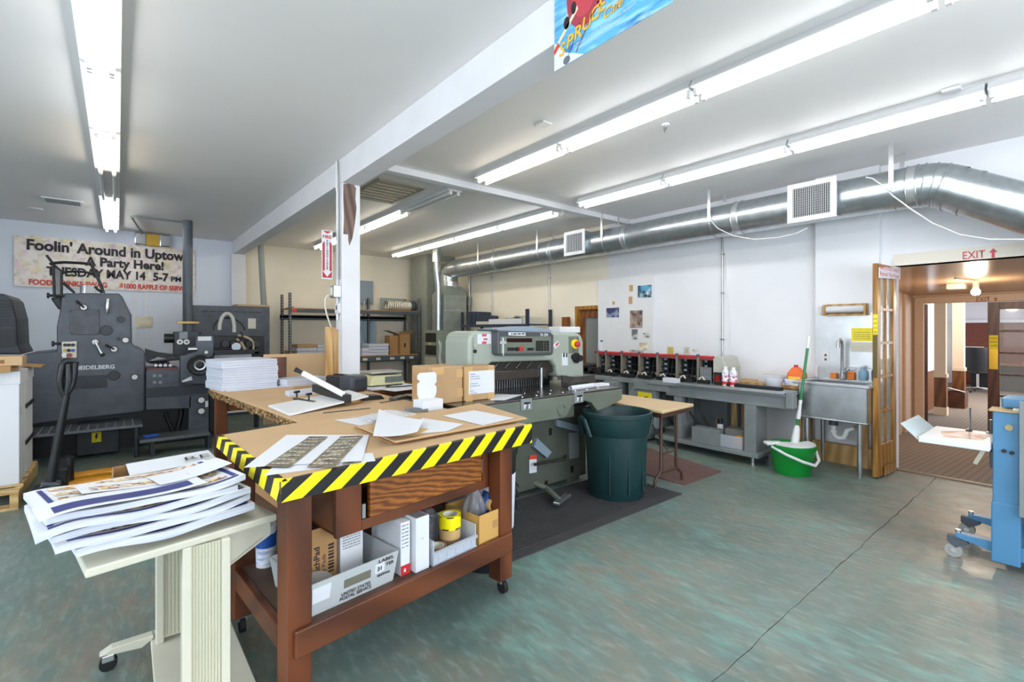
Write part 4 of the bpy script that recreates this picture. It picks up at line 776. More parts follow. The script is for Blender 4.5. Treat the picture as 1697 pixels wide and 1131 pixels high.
# stickers and right-hand controls
a, b = PY(791, 554, YK - .0), PY(814, 570, YK); MB().box(a.x, b.x, YK - .003, YK, b.z, a.z).build('safety_sticker', M_PAPER, ct)
MB().box(a.x + .045, b.x - .05, YK - .004, YK, a.z - .02, a.z).box(a.x + .045, b.x - .05, YK - .004, YK, b.z, b.z + .02).box(a.x + .06, a.x + .1, YK - .004, YK, b.z + .03, a.z - .035).build('sticker_print', M_PINKTXT, ct)
for py, m in ((573.5, M_BEIGE), (582.5, M_BLACK)): p = PY(786.5, py, YK); MB().cyl(p, p - Vector((0, .012, 0)), .015, seg=16).build('side_button', m, ct)
MB().extr(pp_([(943, 558), (959, 558), (959, 586), (943, 586)], YK - .004), (0, .006, 0)).build('switch_plate', M_CUTD, ct)
p = PY(951.5, 570.5, YK - .004); MB().cyl(p, p - Vector((0, .02, 0)), .045, seg=24).build('stop_collar', M_NOTE, ct, smooth=True); MB().lathe([(0, .055), (.02, .053), (.03, .045), (.03, .03), (.022, .02)], p + Vector((.008, 0, 0)), 24, ax=(0, -1, 0)).build('emergency_stop', M_RED, ct, smooth=True)
for py in (561.5, 581): p = PY(951.5, py, YK - .004); MB().cyl(p, p - Vector((0, .02, 0)), .012, seg=14).build('key_switch', M_STEEL, ct)
p = PY(954, 593.5, YK); MB().lathe([(0, .07), (.03, .07), (.034, .02), (.05, .02), (.05, 0)], p, 24, ax=(0, -1, 0)).build('adjusting_knob', M_BLACKP, ct, smooth=True); p = PY(949.5, 592, YK); MB().cyl(p, p - Vector((0, .05, 0)), .028, seg=18).build('adjusting_knob', M_BLACKP, ct, smooth=True)
MB().extr(pp_([(931.5, 586), (941, 586), (941, 606), (931.5, 606)], YK - .002), (0, .004, 0)).build('safety_sticker', M_PAPER, ct); p = PY(933, 588, YK - .003)
for k in (0, 4.5): p = PY(933.5 + k, 589, YK - .003); MB().box(p.x, p.x + .018, YK - .0035, YK - .002, p.z - .02, p.z + .02).build('sticker_print', M_DARKTXT, ct)
p = PY(922, 572, YK - .003); MB().obox((p.x, YK - .003, p.z), (.075, .004, .045), (0, -.6, 0)).build('round_sticker', M_PAPER, ct, bevel=.001); MB().obox((p.x + .008, YK - .0055, p.z + .006), (.04, .002, .02), (0, -.6, 0)).build('sticker_print', M_REDTXT, ct)
MB().extr(pp_([(940, 607), (966, 606), (966, 624), (940, 625)], YK - .001), (0, .003, 0)).build('service_cover', M_CUT, ct)
a = PY(966, 625, YK - .12); MB().extr([(3.12, YK - .12, TZ), (3.56, YK - .12, TZ), (3.56, YK - .12, TZ + .09), (3.3, YK - .12, TZ + .085), (3.12, YK - .12, TZ + .11)], (0, .02, 0)).build('side_guide', M_CAST, ct)
# ================================================================ black trash can
tc_ = Vector((3.30, 2.62, 0)); R_ = 1
tr = thing('trash_can', tc_, 'large round dark green plastic trash can beside the cutter', 'trash can')
MB().lathe([(0, .012), (.215, .012), (.225, .0), (.232, .01), (.262, .53), (.272, .54), (.285, .68), (.300, .685), (.302, .715), (.285, .718), (.276, .70), (.262, .55), (.22, .03), (0, .025)], tc_, 48).build('body', M_BIN, tr, smooth=True)
for an in (2.75, 2.75 + math.pi):
    d = Vector((math.cos(an), math.sin(an), 0)); t = Vector((-d.y, d.x, 0)); hh = MB()
    pts = [tc_ + d * .275 + t * -.07 + Vector((0, 0, .52)), tc_ + d * .32 + t * -.05 + Vector((0, 0, .66)), tc_ + d * .325 + Vector((0, 0, .675)), tc_ + d * .32 + t * .05 + Vector((0, 0, .66)), tc_ + d * .275 + t * .07 + Vector((0, 0, .52))]
    MB().tube(pts, .018, 8).build('handle', M_BIN, tr, smooth=True)
for an in (math.pi * 1.15, math.pi * 1.35, math.pi * 1.55, math.pi * 1.75):
    d = Vector((math.cos(an), math.sin(an), 0)); MB().obox(tc_ + d * .249 + Vector((0, 0, .28)), (.012, .012, .42), (0, 0, an)).build('body_rib', M_BIN, tr, bevel=.004)
# second can with white lettered band, half hidden behind the worktable
t2 = G(868, 800, .25); t2 = Vector((1.735, 2.36, 0)); r2 = thing('trash_can', t2, 'black trash can with white lettered band between worktable and cutter', 'trash can')
MB().lathe([(0, .01), (.15, .01), (.155, 0), (.18, .66), (.19, .66), (.19, .70), (.17, .70), (.145, .03), (0, .03)], t2, 40).build('body', M_BLACKP, r2, smooth=True)
MB().lathe([(.1655, .22), (.1775, .55)], t2, 40).build('paper_band', M_PAPER, r2, smooth=True)
an = -.42; d = Vector((math.cos(an), math.sin(an), 0)); text('band_lettering', 'BAL', M_DARKTXT, r2, t2 + d * .18 + Vector((0, 0, .3)), (0, 0, 1), (math.sin(an), -math.cos(an), 0), .12, bold=.03)
# ================================================================ folding table
fo = thing('folding_table', (3.85, 2.75, 0), 'tan topped folding table with brown tube legs', 'folding table')
qf = [G(982, 660, .72), G(1098, 682, .72), G(1150, 670, .72), G(1031, 654, .72)]
MB().quadz(qf, .695, .722).build('table_top', M_TAN, fo, bevel=.008); qi = [q.lerp(sum(qf, Vector()) / 4, .04) for q in qf]; MB().quadz(qi, .655, .695).build('apron', M_BROWNM, fo)
fa, fb2 = G(1085, 812, 0), G(1130, 798, 0)
def leg_pair(off):
    a = Vector((fa.x, fa.y, 0)) + off; b = Vector((fb2.x, fb2.y, 0)) + off; d = (b - a).normalized(); ia, ib = a + d * .09, b - d * .09
    for s, f in ((ia, a), (ib, b)): MB().tube([s + Vector((0, 0, .66)), s + Vector((0, 0, .16)), s.lerp(f, .3) + Vector((0, 0, .125)), s.lerp(f, .85) + Vector((0, 0, .09)), f + Vector((0, 0, .05)), f + Vector((0, 0, 0))], .0135, 10).build('leg', M_BROWNM, fo, smooth=True)
    MB().cyl(ia + Vector((0, 0, .135)), ib + Vector((0, 0, .135)), .012, seg=10).build('stretcher', M_BROWNM, fo, smooth=True)
    m_ = ia.lerp(ib, .5); MB().tube([m_ + Vector((0, 0, .3)), m_ + Vector((-.0, (.28 if off.y == 0 else -.28), .66))], .008, 8).build('brace', M_BROWNM, fo, smooth=True); MB().cyl(ia + Vector((0, 0, .3)), ib + Vector((0, 0, .3)), .008, seg=8).build('brace_bar', M_BROWNM, fo)
leg_pair(Vector((0, 0, 0))); leg_pair(Vector((.05, .58, 0)))
tag(MB().quadz([(3.95, 2.36), (4.6, 2.36), (4.85, 3.4), (3.95, 3.4)], 0, .012).build('floor_mat', mat('brown mat', '#6b5049', .9, var=.15)), 'worn brown mat on the floor under the collator', 'floor mat')
# ribbed rubber mat in front of the cutter
m0, m1 = G(862, 930, 0), G(1125, 820, 0)
mr_ = thing('rubber_mat', (2.7, 2.6, 0), 'dark ribbed rubber mat on the floor before the cutter', 'floor mat')
MB().box(1.75, 3.72, 2.25, 3.02, 0, .008).build('mat_base', mat('mat rubber', '#3d3b3d', .75, var=.15), mr_)
g = MB()
for k in range(34): y = 2.33 + k * .02; g.box(1.8, 3.66, y, y + .011, .008, .013)
go = g.build('mat_ribs', MATS['mat rubber'], mr_); go['kind'] = 'stuff'
# ================================================================ collator along the right wall
XF, CZ = 5.05, .78
cl_ = thing('collating_machine', (5.3, 3.5, 0), 'long grey collating machine with black feed stations and red rail', 'collating machine')
MB().box(XF, 5.40, 1.95, 3.55, CZ - .04, CZ).build('table', M_GREYM, cl_, bevel=.004); MB().box(XF + .03, 5.62, 3.55, 5.35, CZ - .06, CZ - .01).build('table', M_GREYM, cl_, bevel=.004)
MB().box(XF - .05, XF + .12, 1.95, 3.1, CZ - .012, CZ + .006).build('delivery_plate', mat('pale steel plate', '#aab0b2', .35, .6), cl_, bevel=.003)
MB().box(XF + .05, XF + .15, 1.9, 3.3, CZ - .16, CZ - .04).build('front_beam', M_GREYM, cl_, bevel=.004); MB().box(XF + .02, XF + .12, 1.88, 1.95, CZ - .15, CZ + .02).build('end_box', M_GREYM, cl_, bevel=.006)
MB().box(XF + .06, XF + .33, 2.25, 2.37, .1, CZ - .05).build('stand_post', M_GREYM, cl_, bevel=.004); MB().box(XF + .06, XF + .33, 3.1, 3.2, .1, CZ - .05).build('stand_post', M_GREYM, cl_, bevel=.004)
MB().box(XF, XF + .36, 2.2, 3.42, .085, .125).build('bottom_shelf', M_GREYM, cl_, bevel=.004)
for y in (2.28, 3.38):
    MB().cyl((XF + .06, y, 0), (XF + .06, y, .085), .018, seg=12).cyl((XF + .06, y, 0), (XF + .06, y, .012), .03, seg=14).build('levelling_foot', M_STEEL, cl_, smooth=True); MB().cyl((XF + .28, y, .05), (XF + .31, y, .05), .05, seg=18).build('castor', M_GREYD, cl_)
# cabinets under the far half
for y0, y1, z0, z1, xf in ((3.45, 3.85, .18, .72, 5.1), (3.98, 4.2, .45, .72, 5.02), (4.45, 5.2, .2, .74, 5.15), (3.6, 3.95, .02, .17, 5.05)): MB().box(xf, 5.55, y0, y1, z0, z1).build('drive_box', M_GREYM, cl_, bevel=.006)
MB().box(XF + .02, XF + .06, 3.25, 3.75, CZ - .12, CZ - .03).build('side_box', M_GREYM, cl_); MB().box(5.095, 5.1, 3.5, 3.7, .48, .62).build('warning_label', M_NOTE, cl_); MB().box(5.09, 5.096, 3.55, 3.6, .51, .57).build('label_symbol', M_DARKTXT, cl_)
for k, (y, z0) in enumerate(((3.32, .3), (3.4, .2), (2.9, .2), (3.05, .25))): MB().tube(bez((XF + .15, y, CZ - .05), (XF + .15, y + .1, .5), (XF + .1, y - .05, .4), (XF + .2, y - .15, z0)), .013, 8).build('power_cable', M_BLACK, cl_, smooth=True)
# feed stations
XS = 5.30; ys = [PX(p, 600, XS).y for p in (990, 1004, 1030, 1059, 1089, 1121, 1156)] ; yend = PX(1183, 600, XS).y
zt_ = [PX(p, 588, XS).z for p in (990, 1004, 1030, 1059, 1089, 1121, 1156)]
ZT = 1.085
MB().cyl((XS, ys[0] + .05, ZT), (XS, yend, ZT), .016, seg=12).build('red_rail', M_RED, cl_, smooth=True); MB().box(XS - .015, XS + .25, yend, ys[0], ZT - .035, ZT - .02).build('top_plate', mat('dark red plate', '#7f2f33', .4), cl_)
sa = PX(1183, 588, XS)
MB().extr([(XS - .02, yend - .15, CZ), (XS - .02, yend, CZ), (XS - .02, yend, ZT - .01), (XS - .02, yend - .04, ZT + .02), (XS - .02, yend - .12, ZT), (XS - .02, yend - .15, ZT - .1)], (.35, 0, 0)).build('end_cheek', mat('cheek grey', '#b4b2a6', .5), cl_, bevel=.008)
mrd = random.Random(3)
yy = ys + [yend]
for k in range(7):
    y1, y0 = yy[k], yy[k + 1]
    MB().box(XS - .02, XS + .25, y1 - .025, y1, CZ, ZT - .01).build('station_divider', mat('divider grey', '#8d877a', .45, .3), cl_, bevel=.002); MB().box(XS + .22, XS + .24, y0, y1, CZ + .05, ZT - .03).build('station_back', M_BLACK, cl_)
    MB().cyl((XS - .01, y1 - .012, ZT - .01), (XS - .01, y1 - .012, ZT + .03), .018, seg=10).build('rail_clip', M_GREYD, cl_)
    b_ = MB(); wd = y1 - y0 - .03
    for j in range(3): z = CZ + .08 + j * .075; b_.cyl((XS + .02 + .04 * j, y0, z), (XS + .02 + .04 * j, y1 - .025, z), .008, seg=8)
    for j in range(4): y = y0 + wd * (.15 + .23 * j); b_.obox((XS + .06, y, CZ + .14), (.02, .014, .24), (0, .25 * mrd.uniform(-1, 1), 0))
    for j in range(3): y = y0 + wd * mrd.uniform(.1, .9); b_.cyl((XS + .03, y, CZ + .03), (XS + .1, y, CZ + .03), .03, seg=12)
    b_.build('feed_rollers', M_BLACK, cl_)
    w2 = MB()
    for j in range(4): y = y0 + wd * .8; w2.box(XS + .05, XS + .06, y - .03, y + .01, CZ + .06 + j * .06, CZ + .085 + j * .06)
    w2.build('guide_blocks', M_PANEL, cl_)['kind'] = 'stuff'
    ym = y0 + wd * .55; MB().tube([(XS - .06, ym + .06, CZ + .01), (XS - .06, ym + .045, CZ + .06), (XS - .06, ym + .01, CZ + .075), (XS - .06, ym - .03, CZ + .02)], .011, 8).build('grip_lever', M_IVORY, cl_, smooth=True)
    MB().box(XS - .1, XS - .04, y0 + .02, y1 - .05, CZ, CZ + .045).build('feed_block', M_BLACK, cl_, bevel=.006)
    if k == 6: MB().box(XS - .035, XS - .03, y0 + .01, y1 - .05, CZ, CZ + .19).build('clear_guard', mat('smoked guard', '#8d9092', .15, alpha=.55), cl_)
p = PX(1192, 627, XF + .22); MB().box(XF + .2, XF + .28, p.y - .07, p.y + .06, CZ, CZ + .14).build('switch_box', M_BLACK, cl_, bevel=.008); MB().box(XF + .197, XF + .2, p.y - .05, p.y + .04, CZ + .03, CZ + .11).build('red_window', mat('red window', '#8d1f1c', .25), cl_)
MB().box(XF + .17, XF + .24, 2.05, 2.75, CZ, CZ + .035).build('side_guide', M_BLACK, cl_, bevel=.004); MB().cyl((XF + .19, 2.68, CZ), (XF + .19, 2.68, CZ + .09), .012).build('guide_knob', M_BLACK, cl_); MB().cyl((XF + .19, 2.68, CZ + .08), (XF + .19, 2.68, CZ + .1), .026).build('guide_knob', M_BLACK, cl_)
# far feeder bits left of the stations
MB().box(5.2, 5.5, ys[0] + .08, ys[0] + .35, CZ - .02, CZ + .12).build('feed_pile_bracket', M_BLACK, cl_, bevel=.01)
for k in range(4): p = PX(975 + k * 7, 618, 5.25); MB().cyl((5.2, p.y, CZ + .05 + .02 * (k % 2)), (5.3, p.y, CZ + .05), .035, seg=12).build('drive_roller', M_BLACK, cl_)
def on_coll(px): return PX(px, 640, XF + .1).y
# things on the collator
for px, lb in ((1202.5, 'white spray bottle with red band on the collator, nearer the cutter'), (1215.5, 'white spray bottle with red band on the collator, nearer the sink')):
    y = PX(px, 630, XF + .2).y; bt_ = thing('spray_bottle', (XF + .2, y, CZ), lb, 'bottle', 'white bottles on the collator')
    MB().lathe([(0, 0), (.036, 0), (.038, .01), (.038, .15), (.03, .17), (.02, .18), (0, .18)], (XF + .2, y, CZ + .001), 20).build('body', M_PAPER, bt_, smooth=True); MB().lathe([(0, .175), (.022, .175), (.02, .21), (0, .212)], (XF + .2, y, CZ), 16).build('cap', M_WHITE, bt_, smooth=True)
    MB().lathe([(.0387, .015), (.0387, .05)], (XF + .2, y, CZ), 20).build('red_label', M_RED, bt_, smooth=True); MB().lathe([(.0386, .055), (.0386, .145)], (XF + .2, y, CZ), 20).build('blue_label', print_mat('bottle label ' + str(px), '#f2f2f6', ['#3a52a4', '#c83a4a'], 30, .52), bt_, smooth=True)
y = PX(1113, 631, XF + .05).y; tag(MB().box(XF + .0, XF + .09, y - .09, y + .09, CZ - .008, CZ + .05).build('small_carton', M_PAPER, bevel=.002), 'small white carton on the collator table', 'carton')
y = PX(1278, 632, XF + .3).y; tb = thing('plastic_tub', (XF + .35, y, CZ), 'small translucent tub on the end of the collator', 'tub'); MB().lathe([(0, 0), (.07, 0), (.085, .1), (.088, .1), (.08, .095), (.066, .006), (0, .006)], (XF + .36, y, CZ), 24).build('bowl', M_CLEAR, tb, smooth=True); MB().cyl((XF + .36, y, CZ + .008), (XF + .36, y, CZ + .05), .066, seg=20).build('contents', mat('brown bits', '#a58468', .8, var=.3, vscale=40), tb)
# things on the bottom shelf and floor
y0, y1 = PX(1146, 740, XF + .02).y, PX(1191, 740, XF + .02).y
tag(MB().box(XF + .02, XF + .16, y1, y0, .127, .30).build('metal_box', M_GREYM, bevel=.004), 'grey metal box on the collator bottom shelf', 'box')
y0, y1 = PX(1192, 750, XF + .06).y, PX(1248, 750, XF + .06).y; bx = thing('clear_bin', (XF + .2, (y0 + y1) / 2, .127), 'clear plastic bin on the collator bottom shelf', 'bin'); y1 = max(y1, 2.39)
MB().box(XF + .06, XF + .066, y1, y0, .127, .26).box(XF + .33, XF + .336, y1, y0, .127, .26).box(XF + .06, XF + .336, y1, y1 + .005, .127, .26).box(XF + .06, XF + .336, y0 - .005, y0, .127, .26).box(XF + .06, XF + .336, y1, y0, .127, .133).build('walls', M_CLEAR, bx); MB().box(XF + .05, XF + .346, y1 - .008, y1 + .004, .25, .262).box(XF + .05, XF + .062, y1, y0, .25, .262).build('rim', M_CLEAR, bx)
tag(MB().obox((XF + .2, y1 + .13, .23), (.17, .2, .19), (0, 0, .2)).build('motor_box', mat('taupe metal', '#6d6a66', .5), bevel=.01), 'dark taupe box sitting in the clear bin', 'box')
tag(MB().lathe([(0, -.06), (.05, -.05), (.065, 0), (.045, .05), (.03, .06), (0, .06)], (XF + .14, y1 + .06, .2), 16, ax=(.3, .4, 1)).build('yellow_drill', M_ORANGE, smooth=True), 'yellow tool lying in the clear bin', 'tool')
y = PX(1192, 735, XF + .22).y; cn = thing('spray_can', (XF + .24, y, .127), 'white spray can with black cap behind the grey box', 'spray can'); MB().lathe([(0, 0), (.034, 0), (.034, .2), (.028, .215), (0, .215)], (XF + .24, y, .127), 18).build('body', M_PAPER, cn, smooth=True); MB().lathe([(.03, .21), (.03, .27), (0, .272)], (XF + .24, y, .127), 18).build('cap', M_BLACK, cn, smooth=True)
y = PX(1172, 722, XF + .25).y; tag(MB().lathe([(0, -.06), (.025, -.06), (.03, -.01), (.045, 0), (.045, .05), (0, .05)], (XF + .3, y, .2), 16, ax=(.3, .8, .4)).lathe([(0, 0), (.02, 0), (.02, .07), (0, .07)], (XF + .3, y, .127), 12).build('black_lamp_head', M_BLACKP, smooth=True), 'small black tool beside the spray can on the shelf', 'tool')
y = PX(1178, 712, XF + .3).y; tag(MB().obox((XF + .42, y, .29), (.1, .012, .16), (.3, 0, .4)).box(XF + .38, XF + .46, y - .01, y + .02, .125, .25).build('cardboard_scrap', M_CARD), 'scrap of brown card standing behind the spray can', 'cardboard')
# grey cabinet standing behind the collator
tag(MB().box(5.66, 6.03, 2.84, 3.42, 0, .74).build('grey_cabinet', mat('grey cabinet', '#6f7679', .5), bevel=.006), 'plain grey cabinet against the wall behind the collator', 'cabinet')
# little wooden bench between collator and sink
wbn = thing('wooden_bench', (5.83, 2.3, 0), 'narrow wooden bench against the wall behind the bucket', 'bench')
MB().box(5.64, 6.0, 2.0, 2.80, .76, .80).build('bench_top', M_PINE, wbn, bevel=.004); MB().box(5.66, 5.98, 2.03, 2.78, .68, .76).build('apron', M_PINE, wbn)
for xx in (5.66, 5.93):
    for y in (2.02, 2.73): MB().box(xx, xx + .05, y, y + .05, 0, .76).build('leg', M_PINE, wbn, bevel=.004)
p = PX(1331, 640, 5.7); jg = thing('orange_jug', (5.8, 2.13, .80), 'orange plastic jug on the bench beside the sink', 'jug'); MB().box(5.72, 5.88, 2.03, 2.19, .80, .93).build('body', mat('orange plastic', '#e56a2a', .4), jg, bevel=.02); MB().hexa([(5.72, 2.03, .92), (5.88, 2.03, .92), (5.88, 2.19, .92), (5.72, 2.19, .92)], [(5.76, 2.09, .99), (5.84, 2.09, .99), (5.84, 2.15, .99), (5.76, 2.15, .99)]).build('shoulder', MATS['orange plastic'], jg, bevel=.01); MB().cyl((5.8, 2.12, .985), (5.8, 2.12, 1.015), .022).build('cap', M_RED, jg); MB().box(5.718, 5.72, 2.05, 2.17, .81, .89).build('label', mat('jug label', '#f0c64a', .5), jg)
tag(MB().box(5.66, 5.71, 2.03, 2.2, .80, .86).build('blue_carton', print_mat('blue carton print', '#eef0f6', ['#3f6fc0'], 20, .5), bevel=.003), 'small blue and white carton on the bench edge', 'carton'); tag(MB().box(5.74, 5.95, 2.26, 2.5, .80, .88).build('clear_box', M_CLEAR, bevel=.006), 'clear plastic box on the wooden bench', 'box')
# ================================================================ sink
sk = thing('utility_sink', (5.65, 1.65, 0), 'stainless utility sink on tube legs with tall tap', 'sink')
SX0, SX1, SY0, SY1, SZ = 5.38, 5.93, 1.36, 1.95, .875
MB().box(SX0, SX1, SY0, SY0 + .02, .53, SZ).box(SX0, SX1, SY1 - .02, SY1, .53, SZ).box(SX0, SX0 + .02, SY0, SY1, .53, SZ).box(SX1 - .02, SX1, SY0, SY1, .53, SZ).box(SX0, SX1, SY0, SY1, .515, .535).build('basin', M_STEEL, sk, bevel=.012, seg=3)
MB().box(SX0 - .03, SX0 + .03, SY0 - .02, SY1 + .04, SZ - .02, SZ + .01).box(SX1 - .06, SX1 + .02, SY0 - .02, SY1 + .04, SZ - .02, SZ + .01).box(SX0, SX1, SY1 - .03, SY1 + .04, SZ - .02, SZ + .01).box(SX0, SX1, SY0 - .02, SY0 + .03, SZ - .02, SZ + .01).build('rim', M_STEEL, sk, bevel=.006); MB().box(SX1 + .0, SX1 + .03, SY0, SY1, SZ, SZ + .13).build('splash_back', M_STEEL, sk, bevel=.004)
for xx in (SX0 + .04, SX1 - .06):
    for y in (SY0 + .07, SY1 - .07): MB().cyl((xx, y, .06), (xx, y, .52), .021, seg=16).cyl((xx, y, 0), (xx, y, .06), .015, seg=14).build('leg', M_STEEL, sk, smooth=True)
tp = Vector((5.86, 1.70, SZ + .01)); MB().cyl(tp, tp + Vector((0, 0, .06)), .028, seg=16).build('tap_base', M_CHROME, sk, smooth=True); MB().tube([tp, tp + Vector((0, 0, .36)), tp + Vector((-.02, 0, .40)), tp + Vector((-.06, 0, .42)), tp + Vector((-.11, 0, .41)), tp + Vector((-.13, 0, .37)), tp + Vector((-.13, 0, .33))], .015, 12).build('tap_spout', M_STEEL, sk, smooth=True); MB().tube([tp + Vector((0, 0, .06)), tp + Vector((-.06, -.08, .11))], .009, 8).build('tap_lever', M_CHROME, sk, smooth=True)
MB().tube([(5.6, 1.70, .53), (5.6, 1.70, .44)], .04, 16).build('drain_collar', M_GREYD, sk, smooth=True); MB().tube([(5.6, 1.70, .45), (5.6, 1.70, .36), (5.6, 1.685, .33), (5.6, 1.65, .315), (5.6, 1.61, .33), (5.6, 1.595, .37), (5.6, 1.585, .41), (5.62, 1.55, .42), (5.9, 1.55, .42)], .024, 14).build('drain_trap', M_PLASTIC, sk, smooth=True)
for z in (.37, .43): MB().cyl((5.6, 1.70, z), (5.6, 1.70, z + .025), .032, seg=16).build('trap_nut', M_PLASTIC, sk)
tag(MB().box(5.86, 5.95, 1.42, 1.98, 0, .12).box(5.86, 5.93, 1.42, 1.98, .12, .2).build('base_timber', M_PINE), 'rough timber framing on the wall under the sink', 'timber'); tag(MB().obox((5.87, 1.52, .3), (.03, .09, .6), (0, .04, 0)).build('timber_offcut', M_PINE), 'pine offcut leaning under the sink', 'timber')
bo = thing('soap_bottle', (5.78, 1.55, SZ + .01), 'clear blue soap bottle at the back of the sink', 'bottle'); MB().lathe([(0, 0), (.035, 0), (.04, .03), (.036, .09), (.016, .12), (.016, .135), (0, .135)], (5.9, 1.53, SZ + .011), 18).build('body', mat('clear blue soap', '#86b6cf', .1, alpha=.7), bo, smooth=True); MB().cyl((5.9, 1.53, SZ + .14), (5.9, 1.53, SZ + .165), .013).build('cap', M_WHITE, bo)
b2 = thing('soap_bottle', (5.9, 1.42, SZ + .01), 'dark blue bottle at the right end of the sink', 'bottle'); MB().lathe([(0, 0), (.03, 0), (.032, .1), (.018, .13), (0, .13)], (5.9, 1.425, SZ + .011), 18).build('body', mat('dark blue plastic', '#233f86', .3), b2, smooth=True); MB().cyl((5.9, 1.425, SZ + .135), (5.9, 1.425, SZ + .165), .015).build('cap', M_WHITE, b2)
tag(MB().box(5.875, 5.925, 1.6, 1.66, SZ + .011, SZ + .09).build('scrub_sponge', mat('orange sponge', '#d77a2f', .8), bevel=.006), 'orange sponge block behind the tap', 'sponge'); tag(MB().box(5.88, 5.925, 1.76, 1.82, SZ + .011, SZ + .07).build('scrub_sponge', MATS['orange sponge'], bevel=.006), 'orange soap box left of the tap', 'soap box')
# on the pilaster above the sink
xp = XW - .075
tag(MB().box(xp - .004, xp, 1.415, 1.985, 1.01, 1.585).build('splash_sheet', M_FOIL), 'dented bright metal splash sheet above the sink', 'metal sheet')
y0, y1 = PX(1366, 510, xp - .06).y, PX(1437, 510, xp - .06).y; z = PX(1400, 513, xp - .06).z; th_ = thing('towel_holder', (xp - .05, (y0 + y1) / 2, z - .06), 'wooden paper towel holder above the metal sheet', 'towel holder')
MB().box(xp - .02, xp, y1, y0, z - .06, z + .06).build('back_board', M_PINE, th_, bevel=.004); MB().box(xp - .11, xp, y0 - .02, y0, z - .055, z + .055).build('side_arm', M_PINE, th_, bevel=.008); MB().box(xp - .11, xp, y1, y1 + .02, z - .055, z + .055).build('side_arm', M_PINE, th_, bevel=.008); MB().box(xp - .11, xp, y1, y0, z - .065, z - .052).build('lower_lip', M_PINE, th_); MB().cyl((xp - .055, y1 + .022, z), (xp - .055, y0 - .022, z), .036, seg=20).build('towel_roll', M_PAPER, th_, smooth=True)
def wall_card(px0, py0, px1, py1, x, m, name, label, cat, t=.004):
    a, b = PX(px0, py0, x), PX(px1, py1, x); return tag(MB().box(x - t, x, b.y, a.y, b.z, a.z).build(name, m), label, cat)
xs_ = xp - .005
wall_card(1411, 544, 1446, 566, xs_, M_NOTE, 'yellow_note', 'yellow paper note on the metal splash sheet', 'note')
for k in range(4): a = PX(1415, 552 + k * 3.4, xs_ - .0045); text('note_lettering', '~aaaaaaa', M_GREYTXT, bpy.data.objects['yellow_note'], (xs_ - .0046, a.y, a.z), (0, -1, 0), (0, 0, 1), .012, width=.14)
sw = wall_card(1411, 567, 1446, 584, xs_, M_IVORY, 'switch_plate', 'ivory triple switch plate above the sink', 'switch plate', .006); sw_y = [PX(px, 575, xs_).y for px in (1419, 1429, 1439)]; sz = PX(1429, 575.5, xs_).z
for y in sw_y: MB().box(xs_ - .016, xs_ - .006, y - .006, y + .006, sz - .015, sz + .015).build('toggle', M_IVORY, sw)
ol = wall_card(1362, 583, 1375, 602, xs_, M_PLASTIC, 'power_outlet', 'white power outlet on the metal splash sheet', 'outlet', .006); a, b = PX(1365, 587, xs_), PX(1372, 598, xs_)
for z in (a.z - .012, b.z + .012): MB().box(xs_ - .008, xs_ - .006, b.y + .01, a.y - .01, z - .012, z + .012).build('socket_face', M_GREYD, ol)
ol = wall_card(1357, 508, 1363, 523, xp, M_PLASTIC, 'cable_box', 'tiny white cable box left of the towel holder', 'cable box', .02)
# ================================================================ bucket and mop
bc = Vector((5.13, 1.91, 0)); bk = thing('mop_bucket', bc, 'bright green mop bucket with white wringer', 'bucket')
MB().lathe([(0, .012), (.15, .012), (.155, 0), (.16, .01), (.195, .23), (.208, .25), (.21, .285), (.2, .285), (.19, .25), (.152, .02), (0, .02)], bc, 36).build('body', M_GREEN, bk, smooth=True)
MB().extr([bc + Vector((.2 * math.cos(a_), .2 * math.sin(a_), .283)) for a_ in [2.3 + i * (3.6 / 16) for i in range(17)]] + [bc + Vector((.02, -.02, .283)), bc + Vector((-.01, .03, .283))], (0, 0, .016)).build('wringer', M_WHITE, bk, bevel=.006)
MB().obox(bc + Vector((-.14, .12, .29)), (.16, .09, .03), (0, 0, 2.4)).build('wringer_spout', M_WHITE, bk, bevel=.012)
hp = [bc + Vector((RT[0] * s * .21 - FW[0] * d, RT[1] * s * .21 - FW[1] * d, z)) for s, d, z in ((-1, .02, .26), (-.75, .17, .22), (-.2, .235, .17), (.4, .225, .13), (.85, .13, .15), (1, .02, .25))]
MB().tube(hp, .014, 8).build('handle', M_WHITE, bk, smooth=True)
mp_ = thing('spin_mop', bc, 'green and white mop standing in the green bucket', 'mop'); d0 = bc + Vector((0, 0, .1)); tpx = PX(1341, 557, bc.x + .2); dn = (Vector((tpx.x, tpx.y, tpx.z)) - d0)
def mpt(t): return d0 + dn * t
MB().cyl(mpt(.0), mpt(.95), .0125, seg=12).build('pole', M_GREEND, mp_, smooth=True); MB().tube([mpt(.9), mpt(.95), mpt(1)], [.013, .016, .014], 12).build('pole_grip', M_WHITE, mp_, smooth=True); MB().tube([mpt(.34), mpt(.37), mpt(.45), mpt(.49)], [.02, .022, .015, .018], 12).build('pole_sleeve', M_WHITE, mp_, smooth=True); MB().tube([mpt(.08), mpt(.16), mpt(.26), mpt(.29)], [.045, .038, .03, .018], 14).build('mop_neck', M_WHITE, mp_, smooth=True); MB().lathe([(0, .02), (.09, .0), (.1, -.03), (.04, -.06), (0, -.06)], mpt(.06), 20).build('mop_head', M_WHITE, mp_, smooth=True)
